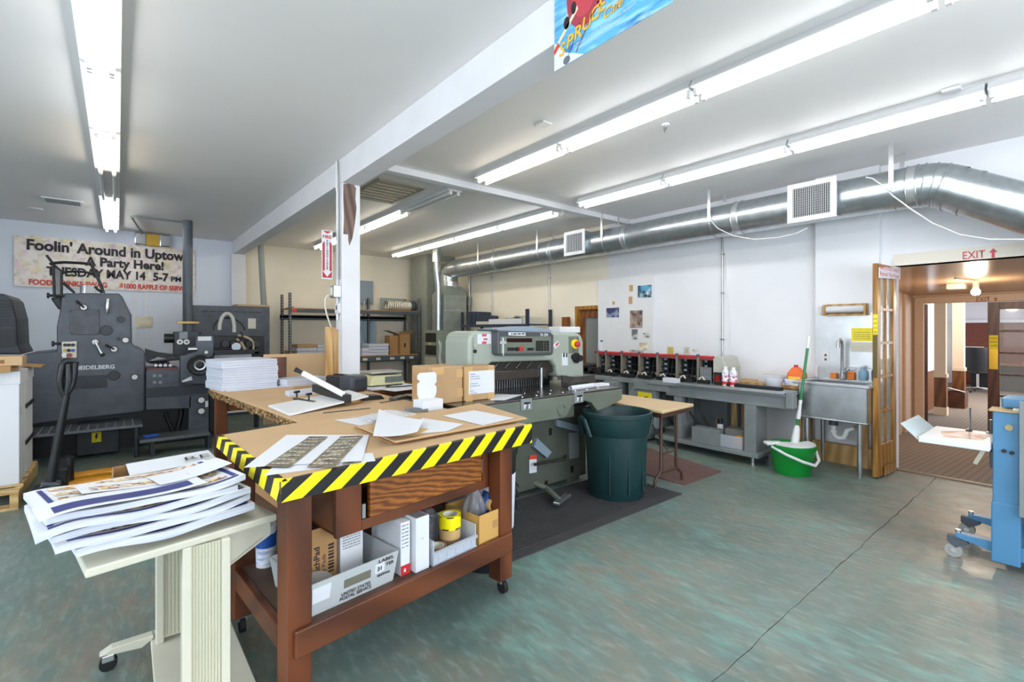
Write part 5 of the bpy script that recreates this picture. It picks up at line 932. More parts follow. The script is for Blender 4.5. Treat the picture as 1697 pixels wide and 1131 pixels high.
# ================================================================ blue feeder at the right edge
bf = thing('blue_feeder', (4.2, .1, 0), 'blue wheeled paper feeder stand with white tray', 'paper feeder')
MB().box(3.97, 4.14, .285, .395, .12, .93).build('column', M_BLUE, bf, bevel=.006); MB().box(3.965, 4.145, .28, .4, .05, .40).build('column_foot', M_BLUE, bf, bevel=.006); MB().box(4.38, 4.52, .285, .395, .05, .97).build('column', M_BLUE, bf, bevel=.006); MB().box(4.14, 4.38, .30, .36, .5, .9).build('cross_plate', M_BLUE, bf)
MB().box(3.93, 4.0, -.6, .285, .35, 1.0).build('gear_plate', M_GREYM, bf, bevel=.004); MB().box(4.02, 4.5, -.6, .25, .35, .95).build('machine_body', M_GREYM, bf, bevel=.01)
for yy_, z in ((.33, .70), (.36, .70)): pass
for px, py in ((1664, 748), (1677, 751)): p = PX(px, py, 3.968); MB().cyl((3.962, p.y, p.z), (3.97, p.y, p.z), .011, seg=14).build('bolt_hole', M_BLACK, bf)
p = PX(1672, 709, 3.968); MB().cyl((3.962, p.y, p.z), (3.97, p.y, p.z), .017, seg=18).build('cable_hole', mat('worn brass hole', '#a99862', .5), bf)
for xx in (3.99, 4.46):
    MB().extr([(xx, .56, .13), (xx, .56, .155), (xx, -.7, .165), (xx, -.7, .09), (xx, .30, .075)], (.06, 0, 0)).build('foot_beam', M_BLUE, bf, bevel=.004)
    MB().extr([(xx + .008, .56, .06), (xx + .008, .60, .09), (xx + .008, .60, .13), (xx + .008, .52, .13), (xx + .008, .50, .1)], (.044, 0, 0)).build('castor_fork', M_GREYD, bf, bevel=.003); MB().cyl((xx + .012, .57, .042), (xx + .048, .57, .042), .042, seg=24).build('castor_wheel', mat('grey castor', '#9a9a96', .5), bf, smooth=True); MB().cyl((xx + .008, .57, .042), (xx + .052, .57, .042), .014, seg=12).build('castor_axle', M_CHROME, bf); MB().cyl((xx + .03, .55, .15), (xx + .03, .55, .172), .014, seg=12).build('castor_bolt', M_STEEL, bf)
    MB().cyl((xx + .012, -.66, .042), (xx + .048, -.66, .042), .042, seg=24).build('castor_wheel', MATS['grey castor'], bf, smooth=True)
tz = .735; tq = [G(1583, 727, .72), G(1651, 741, .72), G(1651, 708, .735), G(1604, 703, .735)]
MB().quadz([(3.90, .72), (3.90, .40), (4.42, .40), (4.42, .72)], .70, tz).build('tray', M_WHITE, bf, bevel=.004); MB().hexa([(3.90, .72, .715), (4.42, .72, .715), (4.42, .725, .715), (3.90, .725, .715)], [(3.92, .81, .80), (4.40, .81, .80), (4.40, .815, .80), (3.92, .815, .80)]).build('tray_flap', mat('pale grey plastic', '#b8c4c6', .5), bf); MB().quadz([(4.0, .62), (4.05, .45), (4.3, .43), (4.36, .56), (4.2, .66)], tz, tz + .0015).build('tray_stain', mat('copper stain', '#c98a68', .5, col2='#efe9e4', vscale=9), bf)
p = G(1607, 714, tz); MB().box(p.x - .06, p.x + .02, p.y - .012, p.y + .012, tz, tz + .012).build('stop_base', M_BLACK, bf); MB().tube([p + Vector((0, 0, .01)), p + Vector((0, 0, .15))], .003, 8).tube([p + Vector((.03, 0, .01)), p + Vector((.03, 0, .15)), p + Vector((0, 0, .15))], .003, 8).build('stop_wire', M_STEEL, bf)
p = G(1643, 719, tz); MB().cyl((p.x, p.y, tz), (p.x, p.y, tz + .09), .012, seg=16).cyl((p.x, p.y, tz), (p.x, p.y, tz + .008), .026, seg=18).build('tray_post', M_CAST, bf, smooth=True)
MB().obox((4.05, .36, .64), (.12, .1, .1), (0, 0, 0)).build('tray_bracket', M_GREYD, bf, bevel=.006); MB().obox((3.98, .45, .65), (.03, .02, .1), (.4, 0, 0)).build('release_lever', M_BEIGE, bf)
MB().box(3.96, 4.12, .23, .41, .93, .94).build('top_plate', mat('tan wrap', '#b59a72', .6), bf); MB().tube(bez((3.98, .31, .945), (3.97, .24, .94), (3.97, .2, 1.0), (3.97, .05, .99)), .012, 10).build('air_hose', M_IVORY, bf, smooth=True); MB().box(4.05, 4.3, -.1, .36, .95, 1.0).build('upper_plate', M_BLUE, bf, bevel=.004)
for z in (.55, .8): MB().cyl((3.92, .2, z), (3.93, .2, z), .014, seg=12).build('plate_bolt', M_STEEL, bf)
# ================================================================ worktable A (front) and B (behind), L-shaped
TT = .88
A0, A1, A2 = Vector((.436, 1.793, 0)), Vector((1.772, 1.992, 0)), Vector((.384, 2.789, 0))
A3, AB = Vector((1.70, 2.745, 0)), Vector((.80, 2.885, 0))
ta = thing('worktable', (1.05, 2.3, 0), 'red brown timber worktable edged with yellow and black hazard tape', 'worktable')
MB().quadz([A0, A1, A3, Vector((1.69, 2.86, 0)), AB, A2], TT - .045, TT).build('table_top', M_CARDL, ta, bevel=.004)
def hazard(p0, p1, h0, h1, name, period=.148, slant=.105, out=.004, lip=.022):
    d = (p1 - p0); L = d.length; d = d / L; n = Vector((d.y, -d.x, 0)); m = MB(); k = -2
    def P_(s, f):                     # f 0 bottom .. 1 top ; s along edge
        h = h0 + (h1 - h0) * s / L; return p0 + d * s + n * out + Vector((0, 0, TT + .002 - h * (1 - f)))
    while k * period / 2 < L + slant:
        s0 = k * period / 2; s1 = s0 + period / 2; q = []
        for s, f in ((s0, 0), (s1, 0), (s1 + slant, 1), (s0 + slant, 1)): q.append((s, f))
        # clip to 0..L
        def clip(poly, lim, keep_less):
            o = []
            for i in range(len(poly)):
                a, b = poly[i], poly[(i + 1) % len(poly)]; ia = a[0] <= lim if keep_less else a[0] >= lim; ib = b[0] <= lim if keep_less else b[0] >= lim
                if ia: o.append(a)
                if ia != ib: t = (lim - a[0]) / (b[0] - a[0]); o.append((lim, a[1] + t * (b[1] - a[1])))
            return o
        q = clip(clip(q, L, True), 0.0, False) if True else q
        if len(q) >= 3:
            m.add([P_(s, f) for s, f in q], [tuple(range(len(q)))], k % 2)
            tops = [s for s, f in q if f > .999]
            if len(tops) >= 2:
                a, b = min(tops), max(tops); m.add([P_(a, 1), P_(b, 1), P_(b, 1) - n * (lip + out) + d * .02, P_(a, 1) - n * (lip + out) + d * .02], [(0, 1, 2, 3)], k % 2)
        k += 1
    return m.build(name, [M_YEL, M_HBLK], ta)
hazard(A0, A1, .072, .10, 'hazard_tape'); hazard(A2, A0, .06, .075, 'hazard_tape', slant=.05)
u = (A1 - A0).normalized(); nv = Vector((-u.y, u.x, 0))
def tleg(p, m=M_WOODR, s=.092, z0=.075, z1=TT - .045):
    q = [p, p + u * s, p + u * s + nv * s, p + nv * s]; return MB().quadz(q, z0, z1).build('leg', m, ta, bevel=.006)
l0, l1 = Vector((.468, 1.835, 0)), Vector((1.555, 1.99, 0)); l2, l3 = Vector((.41, 2.50, 0)), Vector((1.52, 2.62, 0))
for p in (l0, l1, l2, l3):
    tleg(p); c = p + u * .046 + nv * .046
    MB().cyl(c + Vector((-.012, -.02, .034)), c + Vector((.012, -.02, .034)), .034, seg=20).build('castor_wheel', M_RUBBER, ta, smooth=True); MB().box(c.x - .02, c.x + .02, c.y - .03, c.y + .02, .05, .076).build('castor_fork', M_STEEL, ta, bevel=.003)
ra, rb = l0 - nv * .022 + u * .022, l1 - nv * .022 + u * .07
MB().quadz([ra, rb, rb + nv * .024, ra + nv * .024], .225, .325).build('shelf_rail', M_WOODH, ta, bevel=.005)
MB().quadz([l0 + nv * .092, l0 + nv * .092 + u * .03, l2 + u * .03, l2], .225, .315).build('shelf_rail', M_WOODH, ta, bevel=.005); MB().quadz([l1 + u * .06 + nv * .092, l1 + u * .09 + nv * .092, l3 + u * .09, l3 + u * .06], .225, .315).build('shelf_rail', M_WOODH, ta)
SZ_ = .312
MB().quadz([l0 + u * .03 + nv * .002, l1 + u * .06 + nv * .002, l3 + u * .06 + nv * .06, l2 + u * .03 + nv * .06], SZ_ - .02, SZ_).build('lower_shelf', mat('worn shelf board', '#5d4536', .7, var=.3, vscale=7), ta)
MB().quadz([l2 + u * .09 + nv * .03, l3 + nv * .03, l3 + nv * .06, l2 + u * .09 + nv * .06], .72, .83).build('rear_apron', M_WOODH, ta)
# drawer box
D0 = Vector((.50, 1.93, 0)); D1 = D0 + u * 1.1
def dp(px, py): return PL(px, py, D0, D1)
xl, xr = dp(557, 800), dp(820, 760)
fr0, fr1 = xl.to_2d(), xr.to_2d(); fl_ = Vector((fr0.x, fr0.y, 0)); fr_ = Vector((fr1.x, fr1.y, 0)); zb_ = (dp(557, 890).z + dp(820, 808).z) / 2
ZD = TT - .045
def dslab(a, b, z0, z1, t0, t1): 
    Lf = (fr_ - fl_); p, q = fl_ + Lf * a, fl_ + Lf * b; return MB().quadz([p + nv * t0, q + nv * t0, q + nv * t1, p + nv * t1], z0, z1)
dslab(0, .125, zb_, ZD, 0, .025).build('drawer_stile', M_WOODR, ta, bevel=.003); dslab(.90, 1, zb_, ZD, 0, .025).build('drawer_stile', M_WOODR, ta, bevel=.003); dslab(.125, .90, zb_, zb_ + .045, 0, .025).build('drawer_rail', M_WOODH, ta, bevel=.003)
dslab(0, .02, zb_ + .01, ZD, .025, .45).build('drawer_side', M_WOODH, ta); dslab(.98, 1, zb_ + .01, ZD, .025, .45).build('drawer_side', M_WOODH, ta); dslab(0, 1, zb_ + .01, zb_ + .02, .025, .45).build('drawer_bottom', M_WOODH, ta)
dw = dslab(.16, .88, zb_ + .05, ZD - .012, -.012, .012).build('drawer_front', M_PLY, ta, bevel=.003)
dslab(.49, .62, ZD - .035, ZD - .008, -.014, -.005).build('finger_slot', M_BLACK, dw, bevel=.006); dslab(.44, .75, ZD - .05, ZD - .03, -.0135, -.005).build('chipped_edge', M_PINE, dw); dslab(.55, .58, ZD - .075, ZD - .035, -.022, -.014).build('latch_tab', M_IVORY, dw)
dslab(.128, .145, zb_ + .05, zb_ + .11, .0, .012).build('drawer_slide', M_STEEL, ta); dslab(.885, .898, zb_ + .09, zb_ + .16, .0, .012).build('drawer_slide', M_STEEL, ta)
# ---- table B
tb_ = thing('worktable', (1.15, 3.95, 0), 'kraft covered worktable with ragged board edge behind the taped one', 'worktable')
Bq = [Vector((.803, 2.892, 0)), Vector((1.675, 2.872, 0)), Vector((1.66, 5.02, 0)), Vector((.627, 5.02, 0))]
MB().quadz(Bq, TT - .01, TT).build('kraft_cover', M_CARDL, tb_, bevel=.003); Bi = [q.lerp(sum(Bq, Vector()) / 4, .012) for q in Bq]
MB().quadz(Bi, TT - .06, TT - .01).build('board_top', print_mat('ragged chipboard edge', '#9a7446', ['#5f4226', '#c7a878', '#3d2b1c'], 26, .5), tb_)
dB = (Bq[3] - Bq[0]); g = MB(); rr = random.Random(5)
for k in range(40):
    p = Bq[0] + dB * (k + .5) / 40; g.obox(p + Vector((-.004, 0, TT - .035 + rr.uniform(-.02, .015))), (.012, .05, .014), (rr.uniform(-.3, .3), 0, rr.uniform(-.2, .2)))
go = g.build('torn_edge_flakes', MATS['ragged chipboard edge'], tb_); go['kind'] = 'stuff'
for p in ((.66, 4.88), (1.54, 4.88), (.82, 3.1), (1.54, 3.1)): MB().box(p[0], p[0] + .09, p[1], p[1] + .09, 0, TT - .06).build('leg', M_WOODR, tb_, bevel=.005)
MB().box(.72, 1.6, 4.9, 4.95, .68, TT - .06).box(1.58, 1.62, 3.1, 4.9, .68, TT - .06).build('apron', M_PLY, tb_); MB().box(.72, 1.6, 3.1, 4.9, .2, .24).build('lower_shelf', MATS['worn shelf board'], tb_)
tag(MB().obox((1.0, 3.55, .42), (.42, .6, .36), (0, 0, .1)).build('cardboard_box', M_CARD, bevel=.004), 'brown cardboard box under the kraft covered worktable', 'cardboard box')
# ---- small table C with scale
tcx = thing('side_table', (1.95, 4.3, 0), 'low plywood edged side table beside the white column', 'side table')
MB().box(1.70, 2.19, 4.0, 4.64, TT - .005, TT).build('white_top', M_PAPER, tcx); MB().box(1.70, 2.19, 4.0, 4.64, TT - .06, TT - .005).build('ply_edge', M_PLY, tcx); MB().box(1.75, 2.15, 4.05, 4.6, .3, TT - .06).build('cabinet', M_CUTD, tcx)
for x_ in (1.72, 2.12):
    for y_ in (4.02, 4.57): MB().box(x_, x_ + .05, y_, y_ + .05, 0, .82).build('leg', M_PLY, tcx)
sc = thing('counter_scale', (1.97, 4.3, TT), 'cream counter scale with flat weighing plate on the side table', 'scale'); c = G(632, 630, TT + .02)
sx, sy = 1.95, 4.36
MB().hexa([(sx - .18, sy - .15, TT + .01), (sx + .18, sy - .15, TT + .01), (sx + .18, sy + .15, TT + .01), (sx - .18, sy + .15, TT + .01)], [(sx - .13, sy - .11, TT + .10), (sx + .16, sy - .11, TT + .10), (sx + .16, sy + .14, TT + .10), (sx - .13, sy + .14, TT + .10)]).build('body', mat('cream scale', '#ddd9a8', .5), sc, bevel=.008); MB().box(sx - .15, sx + .17, sy - .13, sy + .15, TT + .115, TT + .13).build('weighing_plate', M_STEEL, sc, bevel=.004); MB().box(sx - .05, sx + .05, sy - .05, sy + .05, TT + .1, TT + .116).build('plate_neck', M_BLACK, sc); MB().hexa([(sx - .02, sy - .148, TT + .035), (sx + .165, sy - .148, TT + .035), (sx + .165, sy - .13, TT + .035), (sx - .02, sy - .13, TT + .035)], [(sx - .01, sy - .126, TT + .085), (sx + .155, sy - .126, TT + .085), (sx + .155, sy - .11, TT + .085), (sx - .01, sy - .11, TT + .085)]).build('display', mat('scale display', '#5b6460', .3), sc)
for dx in (-.15, .15): MB().cyl((sx + dx, sy - .12, TT), (sx + dx, sy - .12, TT + .012), .016).cyl((sx + dx, sy + .12, TT), (sx + dx, sy + .12, TT + .012), .016).build('foot', M_BLACK, sc)
cable('scale_cord', bez((sx + .1, sy - .16, TT + .01), (sx - .2, sy - .3, TT + .01), (sx - .1, sy - .36, TT + .008), (sx + .22, 4.02, TT + .01)), .005, M_BLACK, 'black power cord snaking across the white side table')
# ================================================================ on table B
def stack(p0, p1, depth, h, name, label, cat, n=9, mats=None, jit=.006, z=TT, parent=None):
    d = (p1 - p0); d.z = 0; L = d.length; d.normalize(); nn = Vector((-d.y, d.x, 0)); t = thing(name, (p0 + p1) / 2 * 1.0, label, cat); r = random.Random(len(label)); hz_ = h / n
    for k in range(n):
        a = Vector((p0.x, p0.y, 0)) + d * r.uniform(-jit, jit) + nn * r.uniform(-jit, jit); MB().quadz([a, a + d * L, a + d * L + nn * depth, a + nn * depth], z + k * hz_, z + (k + 1) * hz_ - .0012).build('ream', M_PAPER2, t)
    return t
p0 = G(368, 649, TT); p1 = G(460, 641, TT)
stack(p0, p1, .42, .26, 'paper_stack', 'tall stack of white printed sheets on the worktable', 'paper stack', n=12)
tag(MB().quadz([p0 + Vector((.03, -.06, 0)), p1 + Vector((.10, -.05, 0)), p1 + Vector((.11, .0, 0)), p0 + Vector((.03, -.0, 0))], TT, TT + .006).build('loose_sheets', M_PAPER, bevel=.001), 'few loose white sheets at the foot of the tall stack', 'paper')
p0 = G(476, 642, TT); p1 = G(545, 635, TT); stack(p0, p1, .28, .065, 'paper_stack', 'low white paper stack between tall stack and pine boards', 'paper stack', n=4)
p0, p1 = G(494, 648, TT), G(556, 642, TT); tag(MB().quadz([p0, p1, p1 + Vector((.02, .14, 0)), p0 + Vector((0, .14, 0))], TT, TT + .02).build('kraft_pad', M_CARD, bevel=.002), 'flat brown kraft pad in front of the low stack', 'pad'); p0, p1 = G(480, 658, TT), G(530, 652, TT); tag(MB().quadz([p0, p1, p1 + Vector((.0, .13, 0)), p0 + Vector((0, .13, 0))], TT, TT + .035).build('paper_pad', M_PAPER2), 'white notepad block behind the trimmer board', 'paper pad')
a, b = PY(437, 588, 5.05), PY(547, 587, 5.05); pn = thing('kraft_board', ((a.x + b.x) / 2, 5.06, .5), 'upright brown board panel behind the paper stacks', 'board'); MB().box(a.x, b.x, 5.04, 5.065, .5, a.z).build('board', M_CARDL, pn, bevel=.002); MB().box(a.x + .03, a.x + .2, 5.035, 5.04, .88, a.z - .03).build('dark_door', M_WOODR, pn); MB().box(b.x - .02, b.x, 5.02, 5.07, .5, a.z).build('end_post', M_WOODR, pn)
# trimmer board
tq_ = [G(444, 672, TT + .012), G(480, 687, TT + .012), G(611, 656, TT + .05), G(578, 646.5, TT + .05)]
tm = thing('paper_trimmer', (tq_[0] + tq_[2]) / 2 - Vector((0, 0, .03)), 'white lever paper trimmer on the kraft covered worktable', 'paper trimmer')
MB().hexa([q - Vector((0, 0, .012)) for q in tq_], tq_).build('base_board', M_WHITE, tm, bevel=.003)
pb = G(581, 668, TT); MB().obox((pb.x, pb.y, TT + .018), (.12, .06, .036), (0, 0, .2)).build('wood_wedge', M_PINE, tm)
ha, hb = G(571, 655, TT + .075), G(502, 619, TT + .20); hb = PL(502, 619, (ha.x, ha.y), (ha.x - 1, ha.y + .9)); MB().cyl(ha, hb, .02, seg=14).build('lever_arm', M_PLASTIC, tm, smooth=True); dd = (hb - ha).normalized(); MB().cyl(hb, hb + dd * .06, .011, .017, 12).build('lever_grip', M_BLACK, tm, smooth=True)
e0, e1 = G(577, 662, TT + .05), G(522, 643, TT + .07); MB().obox((e0 + e1) / 2, ((e0 - e1).length, .05, .06), (0, .03, math.atan2((e0 - e1).y, (e0 - e1).x))).build('blade_block', M_BLACK, tm, bevel=.006); MB().obox((e0 + e1) / 2 + Vector((-.01, -.028, 0)), ((e0 - e1).length * .8, .006, .03), (0, .03, math.atan2((e0 - e1).y, (e0 - e1).x))).build('blade_plate', M_CAST, tm)
s0, s1 = G(488, 661, TT + .025), G(521, 667, TT + .025); MB().obox((s0 + s1) / 2, ((s1 - s0).length, .025, .012), (0, 0, math.atan2((s1 - s0).y, (s1 - s0).x))).build('stop_bar', M_BLACK, tm)
for q in (G(492, 659, TT + .03), G(512, 663, TT + .03)): MB().cyl(q, q + Vector((0, 0, .035)), .006, seg=8).obox(q + Vector((0, 0, .04)), (.05, .014, .016), (0, 0, .6)).build('thumb_screw', M_BLACK, tm)
# black hole punch
c = G(573, 652, TT); hp_ = thing('desk_punch', (1.42, 4.1, TT), 'black electric desk punch at the foot of the column', 'punch'); q0, q1 = G(547, 645, TT), G(600, 650, TT); cx_, cy_ = (q0.x + q1.x) / 2, (q0.y + q1.y) / 2; an = math.atan2((q1 - q0).y, (q1 - q0).x); L = (q1 - q0).length
def hpb(dx, w_, d_, z0, z1, m, nm, bev=.02): MB().obox((cx_ + math.cos(an) * dx, cy_ + math.sin(an) * dx, TT + (z0 + z1) / 2), (w_, d_, z1 - z0), (0, 0, an)).build(nm, m, hp_, bevel=bev, seg=3)
hpb(-.05, L * .6, .16, .0, .13, M_BLACKP, 'body'); hpb(.1, L * .45, .18, .0, .14, mat('graphite plastic', '#3a3d45', .4), 'motor_cover', .035); hpb(-.05, L * .4, .04, .125, .14, M_BLACK, 'top_vent', .004)
q = G(614, 662, TT); tag(MB().extr([(q.x - .08, q.y - .06, TT), (q.x + .09, q.y - .06, TT), (q.x + .06, q.y - .06, TT + .03), (q.x - .04, q.y - .06, TT + .035)], (.0, .1, 0)).build('black_bracket', M_BLACK, bevel=.003), 'bent black metal bracket beside the trimmer', 'bracket')
for k, (px, py, ln, an, lb) in enumerate(((560, 683, .3, -.05, 'long thin steel rule on the worktable below the trimmer'), (640, 666, .26, .3, 'short dark steel rule beside the black bracket'))): q = G(px, py, TT); tag(MB().obox((q.x + .06, q.y, TT + .003), (ln, .018, .004), (0, 0, an)).build('steel_rule', M_CAST), lb, 'ruler')
q = G(660, 662, TT); tag(MB().obox((q.x, q.y, TT + .012), (.16, .07, .02), (0, 0, .6)).build('dark_tool', mat('dark tool', '#4c4740', .5), bevel=.006), 'dark flat tool near the small white box', 'tool')
for k, (px, py, lb) in enumerate(((665, 645, 'white sheet lying left of the kraft parcels'),)): q = G(px, py, TT); tag(MB().obox((q.x, q.y, TT + .002), (.3, .22, .003), (0, 0, .2)).build('paper_sheet', M_PAPER), lb, 'paper')
# planks, fittings on the column
bz = [PY(px, 545, 4.55).x for px in (540, 552, 559, 565)]
for k, (x0, x1, tpy, y, lb) in enumerate(((bz[0], bz[1], 542, 4.55, 'tall pine board leaning at the column, leftmost of three'), (bz[1], bz[2], 543, 4.57, 'tall pine board leaning at the column, middle of three'), (bz[2] - .005, bz[3], 546, 4.60, 'slightly shorter pine board at the column, rightmost of three'))): tag(MB().box(x0, x1 - .003, y, y + .03, TT + .001, PY(545, tpy, y).z).build('pine_board', M_PINE, bevel=.002), lb, 'board', 'pine boards at the column')
cy0 = 4.75
cg = thing('column_conduit', (1.66, cy0, 1.6), 'white conduit with grey switch box on the column', 'conduit'); xs0 = PY(553, 400, cy0).x
MB().tube([(1.665, cy0, 3.06), (1.665, cy0, 2.8), (1.672, cy0, 2.76), (1.672, cy0, 1.5)], .012, 10).build('pipe', M_WHITE, cg, smooth=True); MB().tube([(1.665, 4.71, 3.06), (1.675, 4.70, 2.75), (1.678, 4.70, 1.9)], .004, 8).build('wire', M_GREYM, cg, smooth=True)
a, b = PY(546, 473, cy0), PY(560, 494, cy0); bx_ = MB().box(1.615, 1.69, 4.69, 4.80, b.z, a.z).build('switch_box', M_GALV, cg, bevel=.006); MB().box(1.60, 1.615, 4.72, 4.77, b.z + .02, a.z - .02).build('plug', M_IVORY, bx_); a2, b2_ = PY(550, 503, cy0), PY(562, 520, cy0); MB().box(1.655, 1.69, 4.69, 4.78, b2_.z, a2.z).build('thermostat', M_PLASTIC, cg, bevel=.006); MB().box(1.653, 1.656, 4.71, 4.74, b2_.z + .035, a2.z - .02).build('thermostat_window', M_GREYD, cg)
MB().tube(bez(PY(546, 489, cy0), PY(532, 492, cy0), PY(540, 520, cy0), PY(549, 543, cy0)), .008, 8).build('plug_cord', M_IVORY, cg, smooth=True)
sgx0, sgx1, sgz0, sgz1 = PY(533, 382, 4.7).x, PY(551, 382, 4.7).x, PY(542, 463, 4.7).z, PY(542, 382, 4.7).z
fsn = thing('fire_sign', ((sgx0 + sgx1) / 2, 4.7, sgz0), 'red and white fire extinguisher sign on the column', 'sign'); MB().box(sgx0, sgx1, 4.698, 4.702, sgz0, sgz1).build('board', M_PAPER, fsn); wS, hS = sgx1 - sgx0, sgz1 - sgz0
def sq(x, z): return (sgx0 + wS * x, 4.697, sgz0 + hS * z)
MB().add([sq(.07, .03), sq(.93, .03), sq(.93, .72), sq(.72, .78), sq(.72, .17), sq(.92, .17), sq(.5, .045), sq(.08, .17), sq(.28, .17), sq(.28, .78), sq(.07, .72)], [(0, 6, 7, 8, 9, 10), (0, 1, 6), (1, 2, 3, 4, 5, 6)]).build('red_field', M_SIGNRED, fsn); MB().add([sq(.07, .985), sq(.93, .985), sq(.5, .93)], [(0, 1, 2)]).build('red_field', M_SIGNRED, fsn)
text('sign_lettering', 'FIRE', M_SIGNRED, fsn, (sgx0 + wS * .1, 4.697, sgz0 + hS * .835), (1, 0, 0), (0, 0, 1), hS * .09, width=wS * .8, bold=.03)
for k, ch in enumerate('EXTINGUISHER'): text('sign_lettering', ch, M_DARKTXT, fsn, (sgx0 + wS * .5, 4.6965, sgz0 + hS * (.765 - k * .0515)), (1, 0, 0), (0, 0, 1), hS * .055, align='CENTER', bold=.03)
# poster hanging at the main beam
po = thing('hanging_poster', (1.68, 1.4, 2.69), 'colourful cafe poster of a red plane hanging at the beam', 'poster'); py0, py1, pz0, pz1 = 1.06, 1.72, 2.695, 3.06
def pq(f, z, o=0): return (1.684 - o, py1 - (py1 - py0) * f, pz0 + z)
MB().box(1.684, 1.687, py0, py1, pz0, pz1).build('sheet', M_PSKY, po)
def blob(cx, cz, rx, rz, m, nm, n=22, o=.001): MB().add([pq(cx + rx * math.cos(2 * math.pi * k / n), cz + rz * math.sin(2 * math.pi * k / n), o) for k in range(n)], [tuple(range(n))]).build(nm, m, po)
def strip(p, q, w_, m, nm, o=.0012):
    p, q = Vector(p), Vector(q); d = (q - p).normalized(); n_ = Vector((-d.y * .7, d.x * 1.0)) * w_; MB().add([pq(*(p + n_), o), pq(*(q + n_), o), pq(*(q - n_), o), pq(*(p - n_), o)], [(0, 1, 2, 3)]).build(nm, m, po)
MB().add([pq(0, 0, .0008), pq(.3, 0, .0008), pq(.12, .06, .0008), pq(0, .14, .0008)], [(0, 1, 2, 3)]).build('printed_wave', mat('poster pale', '#dbeaf0', .6), po)
blob(.30, .30, .17, .17, mat('poster red', '#a8384a', .55), 'printed_nose', o=.0012); blob(.30, .30, .12, .12, mat('poster bright red', '#c8434f', .55), 'printed_nose', o=.0016)
strip((.0, .10), (.24, .24), .012, mat('poster cream', '#e8d9bd', .6), 'printed_float', .002); strip((.0, .09), (.05, .12), .014, M_REDTXT, 'printed_float', .0024)
strip((.26, .16), (.14, .03), .003, mat('poster plum', '#5a3050', .6), 'printed_strut'); strip((.40, .18), (.22, .03), .004, MATS['poster plum'], 'printed_strut'); strip((.42, .2), (.85, .14), .005, M_PINKTXT, 'printed_strut'); strip((.42, .22), (.85, .2), .005, M_PINKTXT, 'printed_strut'); strip((.86, .1), (.87, .36), .02, M_NAVY, 'printed_strut')
blob(.13, .02, .035, .02, M_GREYTXT, 'printed_wheel', o=.002); blob(.13, .2, .03, .03, M_DARKTXT, 'printed_propeller', o=.002); blob(.2, .25, .025, .03, M_DARKTXT, 'printed_propeller', o=.002)
for k, ch in enumerate('SPRUCE'): text('poster_lettering', ch, M_YTXT, po, pq(.05 + .075 * k, .055 + .018 * k, .003), (0, -1, 0), (0, .0, 1), .085, bold=.02, shear=.2)
text('poster_lettering', 'Cafe', M_YTXT, po, pq(.47, .10, .003), (0, -1, .12), (0, .0, 1), .06, shear=.3, bold=.01)
text('poster_lettering', 'Jefferson County International Airport', M_PAPER, po, pq(.2, .058, .003), (0, -1, .06), (0, 0, 1), .018, width=.36); text('poster_lettering', 'Port Townsend, Washington', M_PAPER, po, pq(.25, .036, .003), (0, -1, .06), (0, 0, 1), .018, width=.27)
# ================================================================ on the taped worktable
def sheet(pts, m, name, label, cat, z=TT, group=None, curl=0.0, th=.0012):
    q = [G(px, py, z) for px, py in pts]; o = MB().grid(8, 8, lambda a, b: (q[0].lerp(q[1], a)).lerp(q[3].lerp(q[2], a), b) + Vector((0, 0, .0015 + th + curl * (a - .5) ** 2 * 4)), thick=th).build(name, m, smooth=True); return tag(o, label, cat, group)
s_ = sheet([(405, 776), (475, 722), (612, 722), (600, 765)], M_PAPER, 'flyer_sheet', 'upper white printed sheet at the table corner', 'paper', z=TT + .004)
sheet([(437, 790), (470, 758), (618, 752), (622, 765)], M_PAPER, 'flyer_sheet', 'lower white printed sheet overhanging the taped edge', 'paper', z=TT)
def pr_strip(pts, par, z): q = [G(px, py, z) for px, py in pts]; MB().add([p + Vector((0, 0, .004)) for p in q], [(0, 1, 2, 3)]).build('printed_picture', M_PHOTO, par); return q
for pts in ([(438, 775), (513, 725), (544, 725), (480, 776)], [(508, 776), (565, 725), (602, 723), (556, 775)]):
    q = pr_strip(pts, s_, TT + .006)
    for k in range(8):
        f = .06 + k * .118; a = q[0].lerp(q[1], f); b = q[3].lerp(q[2], f); d = b - a; text('flyer_lettering', '~aaaa', M_PAPER, s_, a + d * .12 + Vector((0, 0, .0045)), d, (q[1] - q[0]), .024, width=d.length * .7, bold=.02, ex=.0012)
    a = q[0].lerp(q[1], .95); b = q[3].lerp(q[2], .95); text('flyer_lettering', 'PRESENTED', M_DARKTXT, s_, a + Vector((0, 0, .0048)), b - a, q[1] - q[0], .022, width=(b - a).length * .8, bold=.02, ex=.0014)
pr_strip([(566, 772), (586, 750), (602, 762), (598, 768)], s_, TT + .002)
# flat cardboard sheets
fq = [(586, 711), (648, 737), (868, 697), (790, 672)]
for k in range(3):
    q = [G(px + (0, 3, -2)[k], py - k * .5, TT + .006 * k) for px, py in fq]; q = [Vector((p.x - .0, min(p.y, 2.72), 0)) for p in q]
    tag(MB().quadz([p + Vector((.01 * k, -.006 * k, 0)) for p in q], TT + .001 + .0075 * k, TT + .0078 + .0075 * k).build('cardboard_sheet', M_CARD if k < 2 else M_CARDL, bevel=.001), ['lowest of three flat cardboard sheets on the taped table', 'middle one of three flat cardboard sheets on the taped table', 'top one of three flat cardboard sheets on the taped table'][k], 'cardboard', 'flat cardboard sheets')
ZS = TT + .024
sheet([(733, 690), (800, 706), (852, 694), (786, 681)], M_PAPER, 'bagged_sheet', 'white sheet in clear film on the cardboard near the cutter', 'paper', z=ZS); sheet([(660, 722), (740, 716), (768, 704), (700, 694)], M_PAPER, 'bagged_sheet', 'white sheet in clear film on the middle of the cardboard', 'paper', z=ZS)
